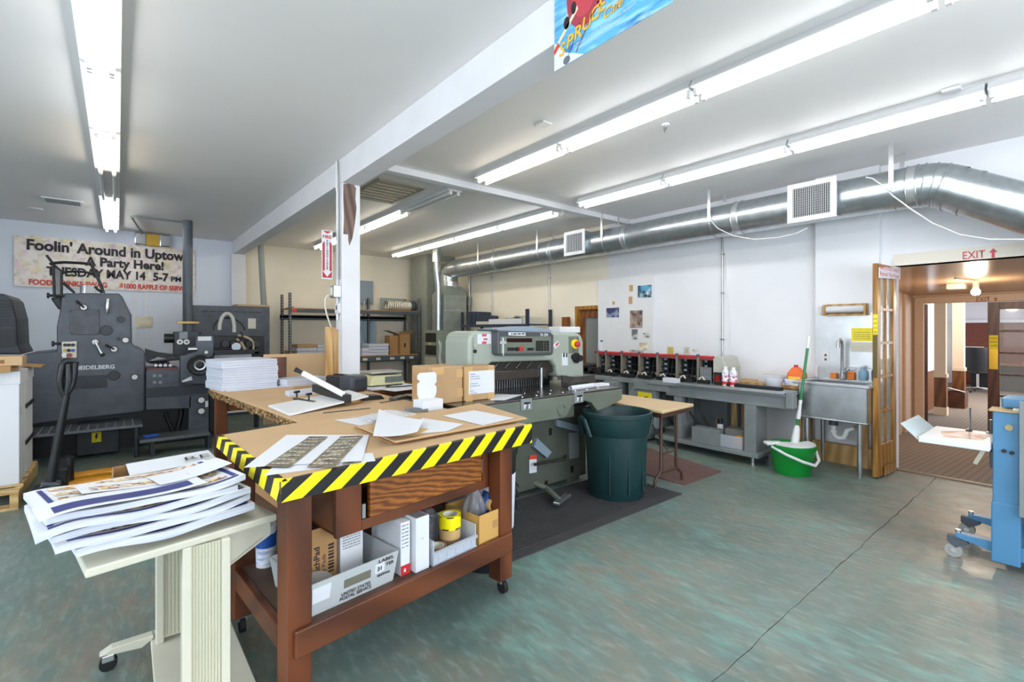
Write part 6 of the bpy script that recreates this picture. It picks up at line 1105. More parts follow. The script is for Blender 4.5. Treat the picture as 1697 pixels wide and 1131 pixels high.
sheet([(555, 697), (612, 710), (630, 690), (600, 692)], M_PAPER, 'paper_sheet', 'small white sheet left of the plastic bag', 'paper'); sheet([(690, 690), (735, 694), (765, 686), (735, 682)], M_PAPER, 'paper_sheet', 'white sheet behind the plastic bag', 'paper', z=TT)
sheet([(618, 727), (692, 720), (702, 700), (628, 682)], M_PAPER, 'order_form', 'big white form tilted on top of the cardboard', 'paper', z=ZS + .02, curl=.01); sheet([(662, 724), (690, 722), (712, 712), (692, 710)], mat('buff envelope', '#d9b478', .6), 'buff_envelope', 'buff envelope peeking out below the white form', 'envelope', z=ZS + .001)
q = G(640, 694, TT); tag(MB().grid(14, 10, lambda a, b: (q.x - .14 + .32 * a, q.y - .08 + .2 * b, TT + .008 + .035 * math.sin(math.pi * a) * math.sin(math.pi * b) + .006 * math.sin(17 * a + 9 * b)), thick=.001).build('plastic_bag', mat('clear film', '#e6ebee', .08, alpha=.35), smooth=True), 'crumpled clear plastic bag over papers on the table', 'plastic bag')
# small open white box and black tray
q = G(716, 681, TT); wbx = thing('small_white_box', q, 'small white carton with its lid standing open', 'carton'); an = .12
W_, D_, H_ = .16, .11, .07
MB().obox(q + Vector((0, .05, H_ / 2)), (W_, D_, H_), (0, 0, an)).build('tray', M_PAPER, wbx, bevel=.002); lid = [(-.065, 0), (.065, 0), (.078, .03), (.078, .07), (.06, .085), (.078, .1), (.078, .155), (.06, .17), (-.06, .17), (-.078, .155), (-.078, .13), (-.055, .115), (-.078, .1), (-.078, .03)]
c0 = q + Vector((.02, .1, H_)); MB().extr([c0 + Vector((x * math.cos(an), x * math.sin(an), z)) for x, z in lid], (0, .004, 0)).build('lid', M_PAPER, wbx)
q = G(690, 682, TT); tag(MB().obox((q.x, q.y, TT + .01), (.15, .1, .018), (0, 0, -.5)).obox((q.x, q.y, TT + .021), (.1, .06, .004), (0, 0, -.5)).build('calculator', mat('grey tray', '#6b6d6f', .4), bevel=.003), 'flat grey calculator beside the small white carton', 'calculator')
# kraft parcels on the cutter table
for (x0, x1, y0, y1, zt2, lb) in ((1.665, 1.945, 2.94, 3.19, 1.145, 'wide kraft paper parcel on the cutter table'), (1.955, 2.235, 2.93, 3.12, 1.135, 'kraft paper parcel with shipping label beside the wide one')):
    kp = thing('kraft_parcel', ((x0 + x1) / 2, (y0 + y1) / 2, TT), lb, 'parcel', 'kraft parcels'); MB().box(x0, x1, y0, y1, TT + .001, zt2).build('wrapping', M_KRAFT, kp, bevel=.008, seg=2)
    if x0 < 1.9:
        MB().box(x1 - .055, x1 + .001, y0 - .002, y0, 1.06, 1.12).box(x1 - .055, x1 + .001, y0 - .002, y0, .92, .98).box(x0 + .03, x0 + .12, y0 - .002, y0, 1.09, 1.14).build('tape_strip', M_TAPE, kp)
    else:
        MB().box(x0 + .01, x0 + .07, y0 - .002, y0, TT, zt2).box(x1 - .07, x1 - .01, y0 - .002, y0, TT, zt2).build('tape_strip', M_TAPE, kp); MB().box(x0 + .035, x1 - .012, y0 - .004, y0 - .002, TT + .05, zt2 - .035).build('shipping_label', M_PAPER, kp)
        for k in range(9): text('label_lettering', ['~aa', '~aaaaa', '~aaaaaa', '~a', '~aaaa', '~aaaaa', '~a', '~aa', '~aaaa'][k], M_GREYTXT if k else M_BLUEL, kp, (x0 + .045, y0 - .0045, zt2 - .06 - k * .0175), (1, 0, 0), (0, 0, 1), .011)
sheet([(812, 664), (822, 654), (866, 655), (836, 664)], M_PAPER, 'paper_sheet', 'white sheet on the steel cutter bed beside the parcels', 'paper'); a, b = G(945, 644, TT + .02), G(983, 639, TT + .02)
tag(MB().tube([a, b], .022, 16, caps=False).tube([a, b], .018, 16, caps=False).build('paper_roll', M_PAPER, smooth=True), 'rolled white paper on the right wing of the cutter', 'paper roll'); q = G(998, 640, TT); tag(MB().obox((q.x - .03, q.y + .02, TT + .012), (.2, .1, .022), (0, 0, .02)).build('folded_paper', M_PAPER, bevel=.003), 'folded white paper beside the paper roll', 'paper')
a = PY(735, 600, 3.3); tag(MB().grid(7, 9, lambda s, t: (PY(731, 600, 3.62).x + .06 * s - .03 * t + .01 * math.sin(9 * t), 3.62 + .06 * s, .98 + .32 * t + .02 * math.sin(7 * s)), thick=.003).build('hanging_bag', mat('milky bag', '#e2e4e8', .3, alpha=.7), smooth=True), 'milky plastic bag hanging behind the cutter housing', 'plastic bag')
# ================================================================ on the lower shelf of the taped table
def base(px, py): return G(px, py, SZ_)
def lbox(p, w_, d_, h_, m, name, label, cat, bev=.003, back=0.0):
    q = [p, p + u * w_, p + u * w_ + nv * d_, p + nv * d_]; return tag(MB().quadz([Vector((v.x, v.y, 0)) for v in q], SZ_ + .001, SZ_ + h_).build(name, m, bevel=bev), label, cat)
def zat(p, py): t = p.x * FW[0] + p.y * FW[1]; return CAM_H + (HY - py) / F_PX * t
b0, b1 = base(498, 1016), base(606, 972); b0 = l0 + u * .11 + nv * .05
mb = thing('mail_tub', b0, 'grey corrugated mail tub with printed lettering on the lower shelf', 'mail tub'); wM = .36; dM = .33; hM = .13
def up_(a, b, z): return b0 + u * a + nv * b + Vector((0, 0, SZ_ + z - b0.z))
def wallq(p, q, t, ext): 
    a0_, a1_ = up_(*p, .002), up_(*q, .002); n_ = Vector(ext); return MB().hexa([a0_, a1_, a1_ + n_ * .0, a0_] if False else [a0_, a1_, a1_ + nv * .004, a0_ + nv * .004], [x + Vector((0, 0, hM)) + n_ for x in (a0_, a1_, a1_ + nv * .004, a0_ + nv * .004)])
MB().hexa([up_(0, 0, .002), up_(wM, 0, .002), up_(wM, .004, .002), up_(0, .004, .002)], [up_(-.02, -.015, hM), up_(wM + .02, -.015, hM), up_(wM + .02, -.011, hM), up_(-.02, -.011, hM)]).hexa([up_(0, dM, .002), up_(wM, dM, .002), up_(wM, dM + .004, .002), up_(0, dM + .004, .002)], [up_(-.02, dM + .01, hM), up_(wM + .02, dM + .01, hM), up_(wM + .02, dM + .014, hM), up_(-.02, dM + .014, hM)]).hexa([up_(0, 0, .002), up_(.004, 0, .002), up_(.004, dM, .002), up_(0, dM, .002)], [up_(-.02, -.015, hM), up_(-.016, -.015, hM), up_(-.016, dM + .01, hM), up_(-.02, dM + .01, hM)]).hexa([up_(wM, 0, .002), up_(wM + .004, 0, .002), up_(wM + .004, dM, .002), up_(wM, dM, .002)], [up_(wM + .02, -.015, hM), up_(wM + .024, -.015, hM), up_(wM + .024, dM + .01, hM), up_(wM + .02, dM + .01, hM)]).hexa([up_(0, 0, 0.001), up_(wM, 0, .001), up_(wM, dM, .001), up_(0, dM, .001)], [up_(0, 0, .004), up_(wM, 0, .004), up_(wM, dM, .004), up_(0, dM, .004)]).build('walls', M_MAIL, mb)
fu_ = Vector((0, 0, hM)) + (-nv * .015); fu_ = fu_.normalized()
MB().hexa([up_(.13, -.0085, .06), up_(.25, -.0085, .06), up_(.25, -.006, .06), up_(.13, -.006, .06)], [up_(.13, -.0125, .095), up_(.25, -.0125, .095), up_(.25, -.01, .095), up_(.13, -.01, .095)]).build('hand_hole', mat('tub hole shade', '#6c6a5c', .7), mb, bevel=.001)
text('tub_lettering', 'UNITED STATES', M_DARKTXT, mb, up_(.12, -.0045, .032), u, fu_, .02, width=.13, bold=.02, ex=.002); text('tub_lettering', 'POSTAL SERVICE', M_DARKTXT, mb, up_(.115, -.0025, .014), u, fu_, .02, width=.14, bold=.02, ex=.002)
MB().hexa([up_(.0, -.008, .05), up_(.07, -.008, .05), up_(.07, -.006, .05), up_(.0, -.006, .05)], [up_(-.002, -.0145, .11), up_(.075, -.0145, .11), up_(.075, -.012, .11), up_(-.002, -.012, .11)]).build('white_label', M_PAPER, mb); MB().hexa([up_(.27, -.0085, .065), up_(.315, -.0085, .065), up_(.315, -.0065, .065), up_(.27, -.0065, .065)], [up_(.27, -.0135, .105), up_(.315, -.0135, .105), up_(.315, -.0115, .105), up_(.27, -.0115, .105)]).build('number_label', M_PAPER, mb)
text('tub_lettering', '31', M_DARKTXT, mb, up_(.278, -.0115, .075), u, fu_, .026, bold=.02, ex=.002); text('tub_lettering', 'LABEL', M_DARKTXT, mb, up_(.285, -.0135, .108), u, fu_, .02, width=.075, bold=.02, ex=.002); text('tub_lettering', 'TER', M_DARKTXT, mb, up_(.32, -.0115, .084), u, fu_, .02, width=.04, bold=.02, ex=.002); text('tub_lettering', 'emu', M_DARKTXT, mb, up_(.28, -.0095, .05), u, fu_, .02, width=.06, bold=.02, ex=.002)
ZB = SZ_ + .006
def inbox(a, b, w_, d_, h_, m, name, label, cat, z=None, bev=.003):
    z = ZB if z is None else z; q = [up_(a, b, 0), up_(a + w_, b, 0), up_(a + w_, b + d_, 0), up_(a, b + d_, 0)]; t = thing(name, up_(a + w_ / 2, b + d_ / 2, .006), label, cat); MB().quadz([Vector((v.x, v.y, 0)) for v in q], z, z + h_).build('body', m, t, bevel=bev); return t
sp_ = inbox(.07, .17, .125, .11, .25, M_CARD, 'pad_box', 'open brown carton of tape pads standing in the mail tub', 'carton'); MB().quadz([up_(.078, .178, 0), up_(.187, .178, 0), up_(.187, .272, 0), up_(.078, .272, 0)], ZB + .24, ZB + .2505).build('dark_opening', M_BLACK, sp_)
o_ = up_(.115, .1695, .02); text('box_lettering', 'ScotchPad', M_DARKTXT, sp_, o_, (0, 0, 1), -u, .035, width=.16, bold=.02, ex=.001); text('box_lettering', 'Tape Pads', M_DARKTXT, sp_, up_(.142, .1695, .02), (0, 0, 1), -u, .024, width=.12, ex=.001)
for k in range(9): z = ZB + .05 + k * .014; MB().quadz([up_(.155, .1688, 0), up_(.18, .1688, 0), up_(.18, .1698, 0), up_(.155, .1698, 0)], z, z + (.009 if k % 3 else .006)).build('bar_mark', M_DARKTXT, sp_)
tag(MB().lathe([(.03, 0), (.055, 0), (.055, .05), (.03, .05), (.03, 0)], up_(.06, .07, .05), 28, ax=(0, -.3, 1)).lathe([(0, .052), (.045, .052)], up_(.06, .07, .05), 20, ax=(0, -.3, 1)).build('grey_tape_roll', mat('grey tape', '#8d8a84', .5), smooth=True), 'grey tape roll in the mail tub', 'tape roll')
tag(MB().lathe([(.03, 0), (.052, 0), (.052, .044), (.03, .044), (.03, 0)], up_(.06, .07, .006), 28).build('grey_tape_roll', MATS['grey tape'], smooth=True), 'lower grey tape roll at the bottom of the mail tub', 'tape roll')
wd_ = inbox(.21, .17, .11, .14, .22, M_CARTON, 'instruction_carton', 'white carton with printed diagram in the mail tub', 'carton')
for k in range(6): text('box_lettering', '~aaaaaa', M_GREYTXT, wd_, up_(.22, .1695, .19 - k * .012), u, (0, 0, 1), .008, width=.085, ex=.001)
# two white binders boxes
def sbox(a, b, w_, d_, h_, m, name, label, cat): return inbox(a, b, w_, d_, h_, m, name, label, cat, z=SZ_ + .001)
w1 = sbox(.405, .0, .05, .24, .235, M_PAPER, 'white_binder', 'white binder with red foot beside the mail tub', 'binder'); MB().quadz([up_(.405, -.002, 0), up_(.455, -.002, 0), up_(.455, .0, 0), up_(.405, .0, 0)], SZ_ + .001, SZ_ + .045).build('red_foot', M_RED, w1); MB().quadz([up_(.42, -.003, 0), up_(.43, -.003, 0), up_(.43, -.001, 0), up_(.42, -.001, 0)], SZ_ + .015, SZ_ + .03).build('mark', M_PAPER, w1)
for k in range(7): text('binder_lettering', '~aa', M_GREYTXT, w1, up_(.41, -.0005, .22 - k * .016), u, (0, 0, 1), .009, width=.035, ex=.001)
w2_ = sbox(.465, -.03, .075, .25, .245, M_PAPER, 'white_file_box', 'plain white file box next to the binder', 'file box'); MB().quadz([up_(.471, -.024, 0), up_(.534, -.024, 0), up_(.534, .214, 0), up_(.471, .214, 0)], SZ_ + .236, SZ_ + .2465).build('dark_opening', M_GREYTXT, w2_); MB().cyl(up_(.5, -.033, .15), up_(.5, -.03, .15), .006).build('finger_hole', M_IVORY, w2_)
# clear bin with tape rolls
cb0 = .555; cbin = thing('clear_parts_bin', up_(cb0 + .12, .1, 0), 'clear plastic parts bin holding tape rolls', 'parts bin'); wC, dC, hC = .27, .26, .085
def cw_(a0_, b0_, a1_, b1_, h): return MB().quadz([up_(cb0 + a0_, b0_ - .04, 0), up_(cb0 + a1_, b0_ - .04, 0), up_(cb0 + a1_, b1_ - .04, 0), up_(cb0 + a0_, b1_ - .04, 0)], SZ_ + .001, SZ_ + h)
M_BINP = mat('frosted bin plastic', '#d3dae6', .3, alpha=.6)
cw_(0, 0, wC, .005, .06).build('front_wall', M_BINP, cbin); cw_(0, 0, .005, dC, .12).build('side_wall', M_BINP, cbin); cw_(wC - .005, 0, wC, dC, .12).build('side_wall', M_BINP, cbin); cw_(0, dC - .005, wC, dC, .12).build('back_wall', M_BINP, cbin); cw_(0, 0, wC, dC, .005).build('floor_plate', M_BINP, cbin); cw_(-.004, -.006, wC + .004, .0, .012).build('bottom_rib', M_BINP, cbin)
for k in range(5): cw_(.03 + k * .052, -.004, .033 + k * .052, .0, .06).build('front_rib', M_BINP, cbin)
MB().hexa([up_(cb0 - .004, -.046, .05), up_(cb0 + wC + .004, -.046, .05), up_(cb0 + wC + .004, -.034, .05), up_(cb0 - .004, -.034, .05)], [up_(cb0 - .004, -.05, .066), up_(cb0 + wC + .004, -.05, .066), up_(cb0 + wC + .004, -.034, .066), up_(cb0 - .004, -.034, .066)]).build('front_lip', M_BINP, cbin)
def roll(a, b, z, ro, ri, h, m, label, side=None, name='tape_roll', ax=(0, 0, 1)):
    t = thing(name, up_(a, b, z), label, 'tape roll', 'tape rolls on the lower shelf'); c = up_(a, b, z); MB().lathe([(ri, 0), (ro, 0), (ro, h), (ri, h), (ri, 0)], c, 32, ax=ax).build('tape', m, t, smooth=True); MB().lathe([(ri + .001, h + .0005), (ri - .004, h + .0005), (ri - .004, 0)], c, 28, ax=ax).build('core', M_IVORY, t, smooth=True); return t
M_BTAPE = mat('brown tape', '#7d6450', .35); M_TTAPE = mat('tan tape', '#c2a06a', .35)
roll(cb0 + .075, .03, .006, .05, .036, .05, M_BTAPE, 'brown tape roll lying flat at the front of the clear bin'); roll(cb0 + .185, .06, .006, .052, .036, .05, M_BTAPE, 'brown tape roll under the tan roll'); roll(cb0 + .185, .06, .0565, .053, .036, .048, M_TTAPE, 'tan tape roll between brown and hazard tape')
hz2 = roll(cb0 + .185, .06, .105, .055, .04, .065, M_YEL, 'yellow and black hazard tape roll on top of the pile'); g = MB(); c = up_(cb0 + .185, .06, .105); an0 = -2.9
for k in range(5):
    for j in range(8):
        a_ = an0 + k * 1.2566 + j * .079; g.add([c + Vector((math.cos(a_) * .0555, math.sin(a_) * .0555, 0 + .065 * 0)), c + Vector((math.cos(a_ + .079) * .0555, math.sin(a_ + .079) * .0555, 0)), c + Vector((math.cos(a_ + .5 + .079) * .0555, math.sin(a_ + .5 + .079) * .0555, .065)), c + Vector((math.cos(a_ + .5) * .0555, math.sin(a_ + .5) * .0555, .065))], [(0, 1, 2, 3)])
g.build('black_stripes', M_HBLK, hz2)
def bag(a, b, r, h, label, m=M_FILM, z=.005):
    c = up_(a, b, z); rr = random.Random(int(a * 1000)); mm = MB(); n, k = 22, 12; ph = [rr.uniform(0, 6) for _ in range(4)]; prof = []
    vs = []
    for j in range(k):
        t = j / (k - 1); R0 = r * (1.0 if t < .6 else 1 - ((t - .6) / .4) ** 1.5 * .75)
        for i in range(n): th = 2 * math.pi * i / n; w_ = 1 + .09 * math.sin(5 * th + ph[0] + 3 * t) + .06 * math.sin(9 * th + ph[1] - 5 * t); vs.append(c + Vector((math.cos(th) * R0 * w_, math.sin(th) * R0 * w_, h * t)))
    fs = [(j * n + i, j * n + (i + 1) % n, (j + 1) * n + (i + 1) % n, (j + 1) * n + i) for j in range(k - 1) for i in range(n)]; mm.add(vs, fs); t_ = thing('bagged_tape', c, label, 'bag'); mm.build('film', m, t_)
    for j in range(2): MB().lathe([(.02, 0), (r * .72, 0), (r * .72, .05), (.02, .05)], c + Vector((0, 0, .004 + j * .055)), 24).build('tape', mat('dark tape', '#4b443f', .4), t_, smooth=True)
bag(cb0 + .04, .16, .065, .2, 'grey plastic bag of dark tape rolls at the bin corner'); bag(cb0 + .15, .19, .062, .17, 'grey plastic bag of dark tape rolls behind the hazard tape')
# open carton with tape dispensers at the right end
kb0 = .845; kb = thing('open_carton', up_(kb0 + .1, .1, 0), 'open brown carton at the right end of the lower shelf', 'carton'); wK, dK, hK = .235, .26, .15
def kw(a0_, b0_, a1_, b1_, h, z0=.001): return MB().quadz([up_(kb0 + a0_, b0_ - .04, 0), up_(kb0 + a1_, b0_ - .04, 0), up_(kb0 + a1_, b1_ - .04, 0), up_(kb0 + a0_, b1_ - .04, 0)], SZ_ + z0, SZ_ + h)
for a_ in ((0, 0, wK, .006, hK), (0, dK - .006, wK, dK, hK), (0, 0, .006, dK, hK), (wK - .006, 0, wK, dK, hK), (0, 0, wK, dK, .007)): kw(*a_).build('wall', mat('yellow brown carton', '#c79b55', .8), kb)
kw(.1, -.001, .135, .0, .1, .06).build('tape_patch', M_CARD, kb)
bag(kb0 + .06, .06, .062, .25, 'tall clear grey bag of tape rolls in the open carton', z=.01)
for k, (a_, b_) in enumerate(((kb0 + .15, .04), (kb0 + .19, .1))):
    c = up_(a_, b_, .12); t = thing('tape_dispenser', c, ['blue packaged clear tape dispenser nearest the front of the carton', 'blue packaged clear tape dispenser at the carton back edge'][k], 'tape dispenser', 'blue tape dispensers'); MB().obox(c + Vector((0, 0, .03)), (.09, .014, .09), (0, .5, .3)).build('card', M_BLUEL, t, bevel=.002); MB().lathe([(.018, -.014), (.032, -.014), (.032, .014), (.018, .014), (.018, -.014)], c + Vector((.0, -.016, .035)), 24, ax=(.3, -1, 0)).build('tape', M_TTAPE, t, smooth=True)
lb_ = inbox(.76, .42, .17, .12, .26, mat('red carton', '#9d2530', .6), 'red_carton', 'dark red carton at the back of the lower shelf', 'carton', z=SZ_ + .001)
c = base(444, 935); c = Vector((.545, 2.33, 0)); cn = thing('wipes_canister', (c.x, c.y, SZ_), 'white and blue canister on the shelf behind the front leg', 'canister'); c = G(441, 936, SZ_)
MB().lathe([(0, 0), (.042, 0), (.042, .155), (.044, .155), (.044, .185), (0, .187)], c + Vector((0, 0, .001)), 28).build('body', M_PAPER, cn, smooth=True); MB().lathe([(.0425, .09), (.0425, .15)], c, 28).build('blue_label', M_BLUEL, cn, smooth=True); MB().lathe([(.0425, .015), (.0425, .085)], c, 28).build('text_label', print_mat('label small print', '#e6eaf4', ['#a9b4d4'], 12, .5, (1, 1, 4)), cn, smooth=True)
# ================================================================ ivory cart with the wavy stacks
cu = Vector((math.cos(.2), math.sin(.2), 0)); cv = Vector((-cu.y, cu.x, 0)); C0 = Vector((-.076, 1.945, 0)); CT = .68
def cq(a, b, z): v_ = C0 + cu * a + cv * b; return Vector((v_.x, v_.y, z))
ivc = thing('ivory_cart', (.25, 2.25, 0), 'ivory wheeled cart with fluted columns and flat top', 'cart')
MB().hexa([cq(0, 0, CT - .028), cq(.575, 0, CT - .028), cq(.575, .98, CT - .028), cq(0.04, .98, CT - .028)], [cq(0, 0, CT), cq(.575, 0, CT), cq(.575, .98, CT), cq(0.04, .98, CT)]).build('cart_top', M_IVORY, ivc, bevel=.006)
def column(yc, x0, x1):
    MB().box(x0, x0 + .028, yc, yc + .06, .075, CT - .028).box(x1 - .028, x1, yc, yc + .06, .075, CT - .028).build('column_post', M_IVORY, ivc, bevel=.004); MB().box(x0 + .028, x1 - .028, yc + .012, yc + .05, .09, CT - .03).build('column_panel', M_FLUTE, ivc)
    n = 9
    for k in range(n): xx = x0 + .03 + (x1 - x0 - .06) * (k + .5) / n; MB().cyl((xx, yc + .012, .1), (xx, yc + .012, CT - .03), .0042, seg=6).build('flute', M_FLUTE, ivc)
column(2.0, .172, .318); column(2.52, .125, .30)
MB().quadz([Vector((.10, 1.6, 0)), Vector((.41, 1.6, 0)), Vector((.40, 2.66, 0)), Vector((.11, 2.66, 0))], .05, .075).build('base_plate', M_IVORY, ivc, bevel=.004)
for y, s in ((2.575, -1), (1.66, -1)): 
    MB().extr([(.12, y, .02 + .06), (.12, y, .095), (-.02, y, .095), (-.06, y, .075), (.0, y, .065), (.08, y, .055)], (0, .045, 0)).build('outrigger', M_IVORY, ivc, bevel=.004); MB().cyl((-.03, y + .01, .03), (-.03, y + .035, .03), .03, seg=22).build('castor_wheel', M_RUBBER, ivc, smooth=True); MB().box(-.05, -.01, y + .004, y + .041, .04, .068).build('castor_fork', M_STEEL, ivc, bevel=.003)
MB().extr([cq(.42, .06, CT - .03), cq(.575, .06, CT - .03), cq(.575, .06, CT - .10), cq(.42, .06, CT - .17)], cv * .004).build('bracket_plate', M_IVORY, ivc); MB().hexa([cq(.40, .06, CT - .175), cq(.55, .06, CT - .10), cq(.55, .22, CT - .10), cq(.40, .22, CT - .175)], [cq(.40, .06, CT - .17), cq(.552, .06, CT - .095), cq(.552, .22, CT - .095), cq(.40, .22, CT - .17)]).build('bracket_plate', M_IVORY, ivc)
def wave(a, b): 
    s = -.45 * max(0, .0 - a) ** 1.6
    return .012 * math.sin(9 * a + 2.2) + .008 * math.sin(6 * b + 1) + s + .018 * a
SL, SD = .55, .42; rb_ = random.Random(11); zc_ = CT + .022
th_list = [.03, .026, .026, .024, .024]; names = ['lowest', 'second lowest', 'middle', 'second highest', 'highest']
offs = [(-.02, .0, 0), (-.06, .005, .03), (-.075, .02, -.02), (-.10, .01, .035), (-.085, .035, -.015)]
for k, th in enumerate(th_list):
    oa, ob, rot = offs[k]
    def fn(a, b, oa=oa, ob=ob, rot=rot, zc_=zc_, th=th, k=k):
        A = oa + a * (SL - .04 * (k == 0)); B = ob + b * SD; A2_ = A + rot * (b - .5) * .5; B2_ = B + rot * (a - .5); v_ = C0 + cu * A2_ + cv * B2_; return Vector((v_.x, v_.y, zc_ + th + wave(A, B) + .004 * math.sin(11 * a + k * 2.1)))
    bdl = thing('sheet_bundle', C0 + cu * .2 + cv * .2 + Vector((0, 0, zc_)), f'{names[k]} of five wavy bundles of printed sheets on the cart', 'paper bundle', 'printed sheet bundles')
    m_ = MB(); m_.two = True; m_.grid(26, 12, fn, thick=th * .8).build('sheets', [M_PAPER, M_PAPER2], bdl, smooth=True)
    for (a0_, a1_, b0_, b1_, mm_) in ((.05, .97, .04, .075, M_NAVY), (.05, .075, .09, .93, M_NAVY), (.94, .97, .09, .93, M_NAVY), (.1, .92, .10, .2, M_PICS), (.1, .92, .28, .5, M_PICS), (.1, .92, .58, .72, M_PICS), (.1, .92, .8, .94, M_PICS)):
        MB().grid(22, 4, lambda a, b: fn(a0_ + (a1_ - a0_) * a, b0_ + (b1_ - b0_) * b) + Vector((0, 0, .0016))).build('printed_panel', mm_, bdl, smooth=True)
    zc_ += th + .001
# loose sheets on top
for k, (a0_, b0_, w_, d_, rot, lb) in enumerate(((-.10, .02, .44, .15, .08, 'curved loose sheet at the front left of the stacked bundles'), (.02, .16, .34, .14, -.06, 'loose sheet lying across the middle of the bundles'), (.22, .14, .25, .16, .15, 'small loose sheet near the hazard tape on the bundles'))):
    def fs_(a, b, a0_=a0_, b0_=b0_, w_=w_, d_=d_, rot=rot, k=k): 
        A = a0_ + a * w_; B = b0_ + b * d_ + rot * (a - .5) * w_; v_ = C0 + cu * A + cv * B; return Vector((v_.x, v_.y, zc_ + .012 + .003 * k + wave(A, B) + .012 * (a - .5) ** 2))
    o = MB().grid(16, 8, fs_, thick=.001).build('loose_sheet', M_PAPER, smooth=True); tag(o, lb, 'paper', 'loose sheets on the bundles')
    if k < 2: MB().grid(16, 3, lambda a, b: fs_(.08 + .84 * a, .15 + .45 * b) + Vector((0, 0, .001))).build('printed_panel', M_PICS if k else M_NAVY, o, smooth=True)
# tall open carton behind the cart
oc = thing('shallow_carton', (.2, 2.8, CT), 'open brown carton behind the wavy sheet bundles', 'carton'); q0, q1 = PY(193, 787, 2.86), PY(343, 757, 2.86)
x0, x1, y0, y1, zt3 = -.02, .33, 2.66, 2.88, .775
for a_ in ((x0, x1, y0, y0 + .006), (x0, x1, y1 - .006, y1), (x0, x0 + .006, y0, y1), (x1 - .006, x1, y0, y1)): MB().box(*a_, CT + .001, zt3).build('wall', M_CARD, oc)
ls = tag(MB().obox((.2, 2.78, zt3 + .006), (.33, .22, .004), (0.02, -.03, .05)).build('lettered_sheet', M_PAPER), 'white sheet with bold lettering lying on the open carton', 'paper'); text('sheet_lettering', 'RE', M_DARKTXT, ls, (.24, 2.72, zt3 + .016), (1, .05, .03), (0, 1, 0), .1, bold=.0, ex=.002)
# ================================================================ cartons on a pallet, pallet jack
pl_ = thing('wooden_pallet', (-1.1, 5.95, 0), 'pale wooden pallet under the white cartons', 'pallet'); 
for k in range(5): MB().box(-1.75, -.60, 5.37 + k * .25, 5.37 + k * .25 + .14, .12, .14).build('deck_board', M_PALLET, pl_, bevel=.003)
for x in (-1.75, -1.2, -.65): MB().box(x, x + .05, 5.36, 6.55, .02, .12).build('stringer', M_PALLET, pl_, bevel=.003)
for y in (5.36, 6.41): MB().box(-1.75, -.60, y, y + .12, 0, .02).build('bottom_board', M_PALLET, pl_)
for y0, y1, lb in ((5.62, 5.93, 'front tall white carton with lid on the pallet'), (5.95, 6.42, 'rear tall white carton behind a black strap')):
    t = thing('white_carton', (-1.1, (y0 + y1) / 2, .14), lb, 'carton', 'white cartons on the pallet'); MB().box(-1.7, -.625, y0, y1, .141, 1.0).build('box', M_CARTON, t, bevel=.004); MB().box(-1.71, -.618, y0 - .006, y1 + .004, .96, 1.065).build('lid', M_CARTON, t, bevel=.004)
    MB().box(-.6245, -.6235, y1 - .1, y1 - .03, .22, .36).build('label', mat('carton label', '#d4d4d6', .6), t)
    if y0 > 5.7:
        for z in (.40, .72): MB().box(-.6235, -.615, y0 - .012, y1, z, z + .035).build('strap', M_BLACK, t)
    MB().box(-.6245, -.623, y0 + .08, y0 + .1, .7, .76).build('hand_hole', M_GREYM, t)
tag(MB().box(-1.6, -.66, 5.5, 5.93, 1.066, 1.115).build('cardboard_tray', M_CARD, bevel=.003), 'brown cardboard tray on top of the front white carton', 'cardboard'); fc = thing('flat_carton', (-1, 5.7, 1.116), 'small flat brown carton on the very top of the white cartons', 'carton'); MB().box(-1.5, -.60, 5.55, 5.8, 1.116, 1.19).build('box', M_CARDL, fc, bevel=.003); MB().box(-.9, -.7, 5.549, 5.55, 1.135, 1.165).build('printed_marks', mat('brown ink', '#8a6138', .7), fc)
tag(MB().obox((-.60, 6.2, 1.08), (.14, .3, .012), (0, .12, 0)).build('cardboard_flap', M_CARD), 'loose cardboard flap on the rear white carton', 'cardboard')
pj = thing('pallet_jack', (-.4, 5.45, 0), 'black handled pallet jack with orange forks', 'pallet jack'); YJ = 5.42
jb, jt = PY(84, 800, YJ), PY(110, 656, YJ); MB().tube([jb, jt], [.034, .024], 10).build('shaft', M_BLACK, pj, smooth=True)
MB().tube([PY(108, 660, YJ), PY(100, 645, YJ), PY(99, 630, YJ), PY(103, 606, YJ), PY(108, 600, YJ)], [.018, .024, .026, .024, .02], 10).tube([PY(108, 660, YJ), PY(120, 640, YJ), PY(124, 620, YJ), PY(125, 600, YJ)], [.018, .02, .02, .022], 10).tube([PY(104, 602, YJ), PY(112, 598, YJ), PY(126, 599, YJ)], .026, 10).tube([PY(110, 656, YJ), PY(115, 630, YJ), PY(113, 604, YJ)], [.02, .03, .02], 10).build('loop_handle', M_BLACKP, pj, smooth=True)
q0 = PY(84, 800, YJ); MB().obox((q0.x, YJ, q0.z - .02), (.12, .12, .06), (0, .25, 0)).build('handle_yoke', M_GREYD, pj, bevel=.01); MB().box(q0.x - .12, q0.x + .08, YJ - .08, YJ + .1, .06, q0.z - .02).build('pump_body', M_BLACK, pj, bevel=.02); MB().cyl((q0.x - .03, YJ - .09, .075), (q0.x - .03, YJ + .09, .075), .075, seg=24).build('steer_wheel', M_RUBBER, pj, smooth=True); MB().cyl((q0.x + .1, YJ + .25, 0.001), (q0.x + .1, YJ + .25, .30), .03, seg=14).build('lift_ram', M_BLACK, pj, smooth=True)
for y in (5.56, 5.84): MB().extr([(q0.x + .06, y, .05), (q0.x + .06, y, .095), (-.08, y, .095), (-.02, y, .085), (-.02, y, .05)], (0, .13, 0)).build('fork', M_ORANGE, pj, bevel=.014)
MB().box(q0.x + .0, q0.x + .1, 5.5, 5.97, .05, .24).build('fork_head', M_BLACK, pj, bevel=.01)
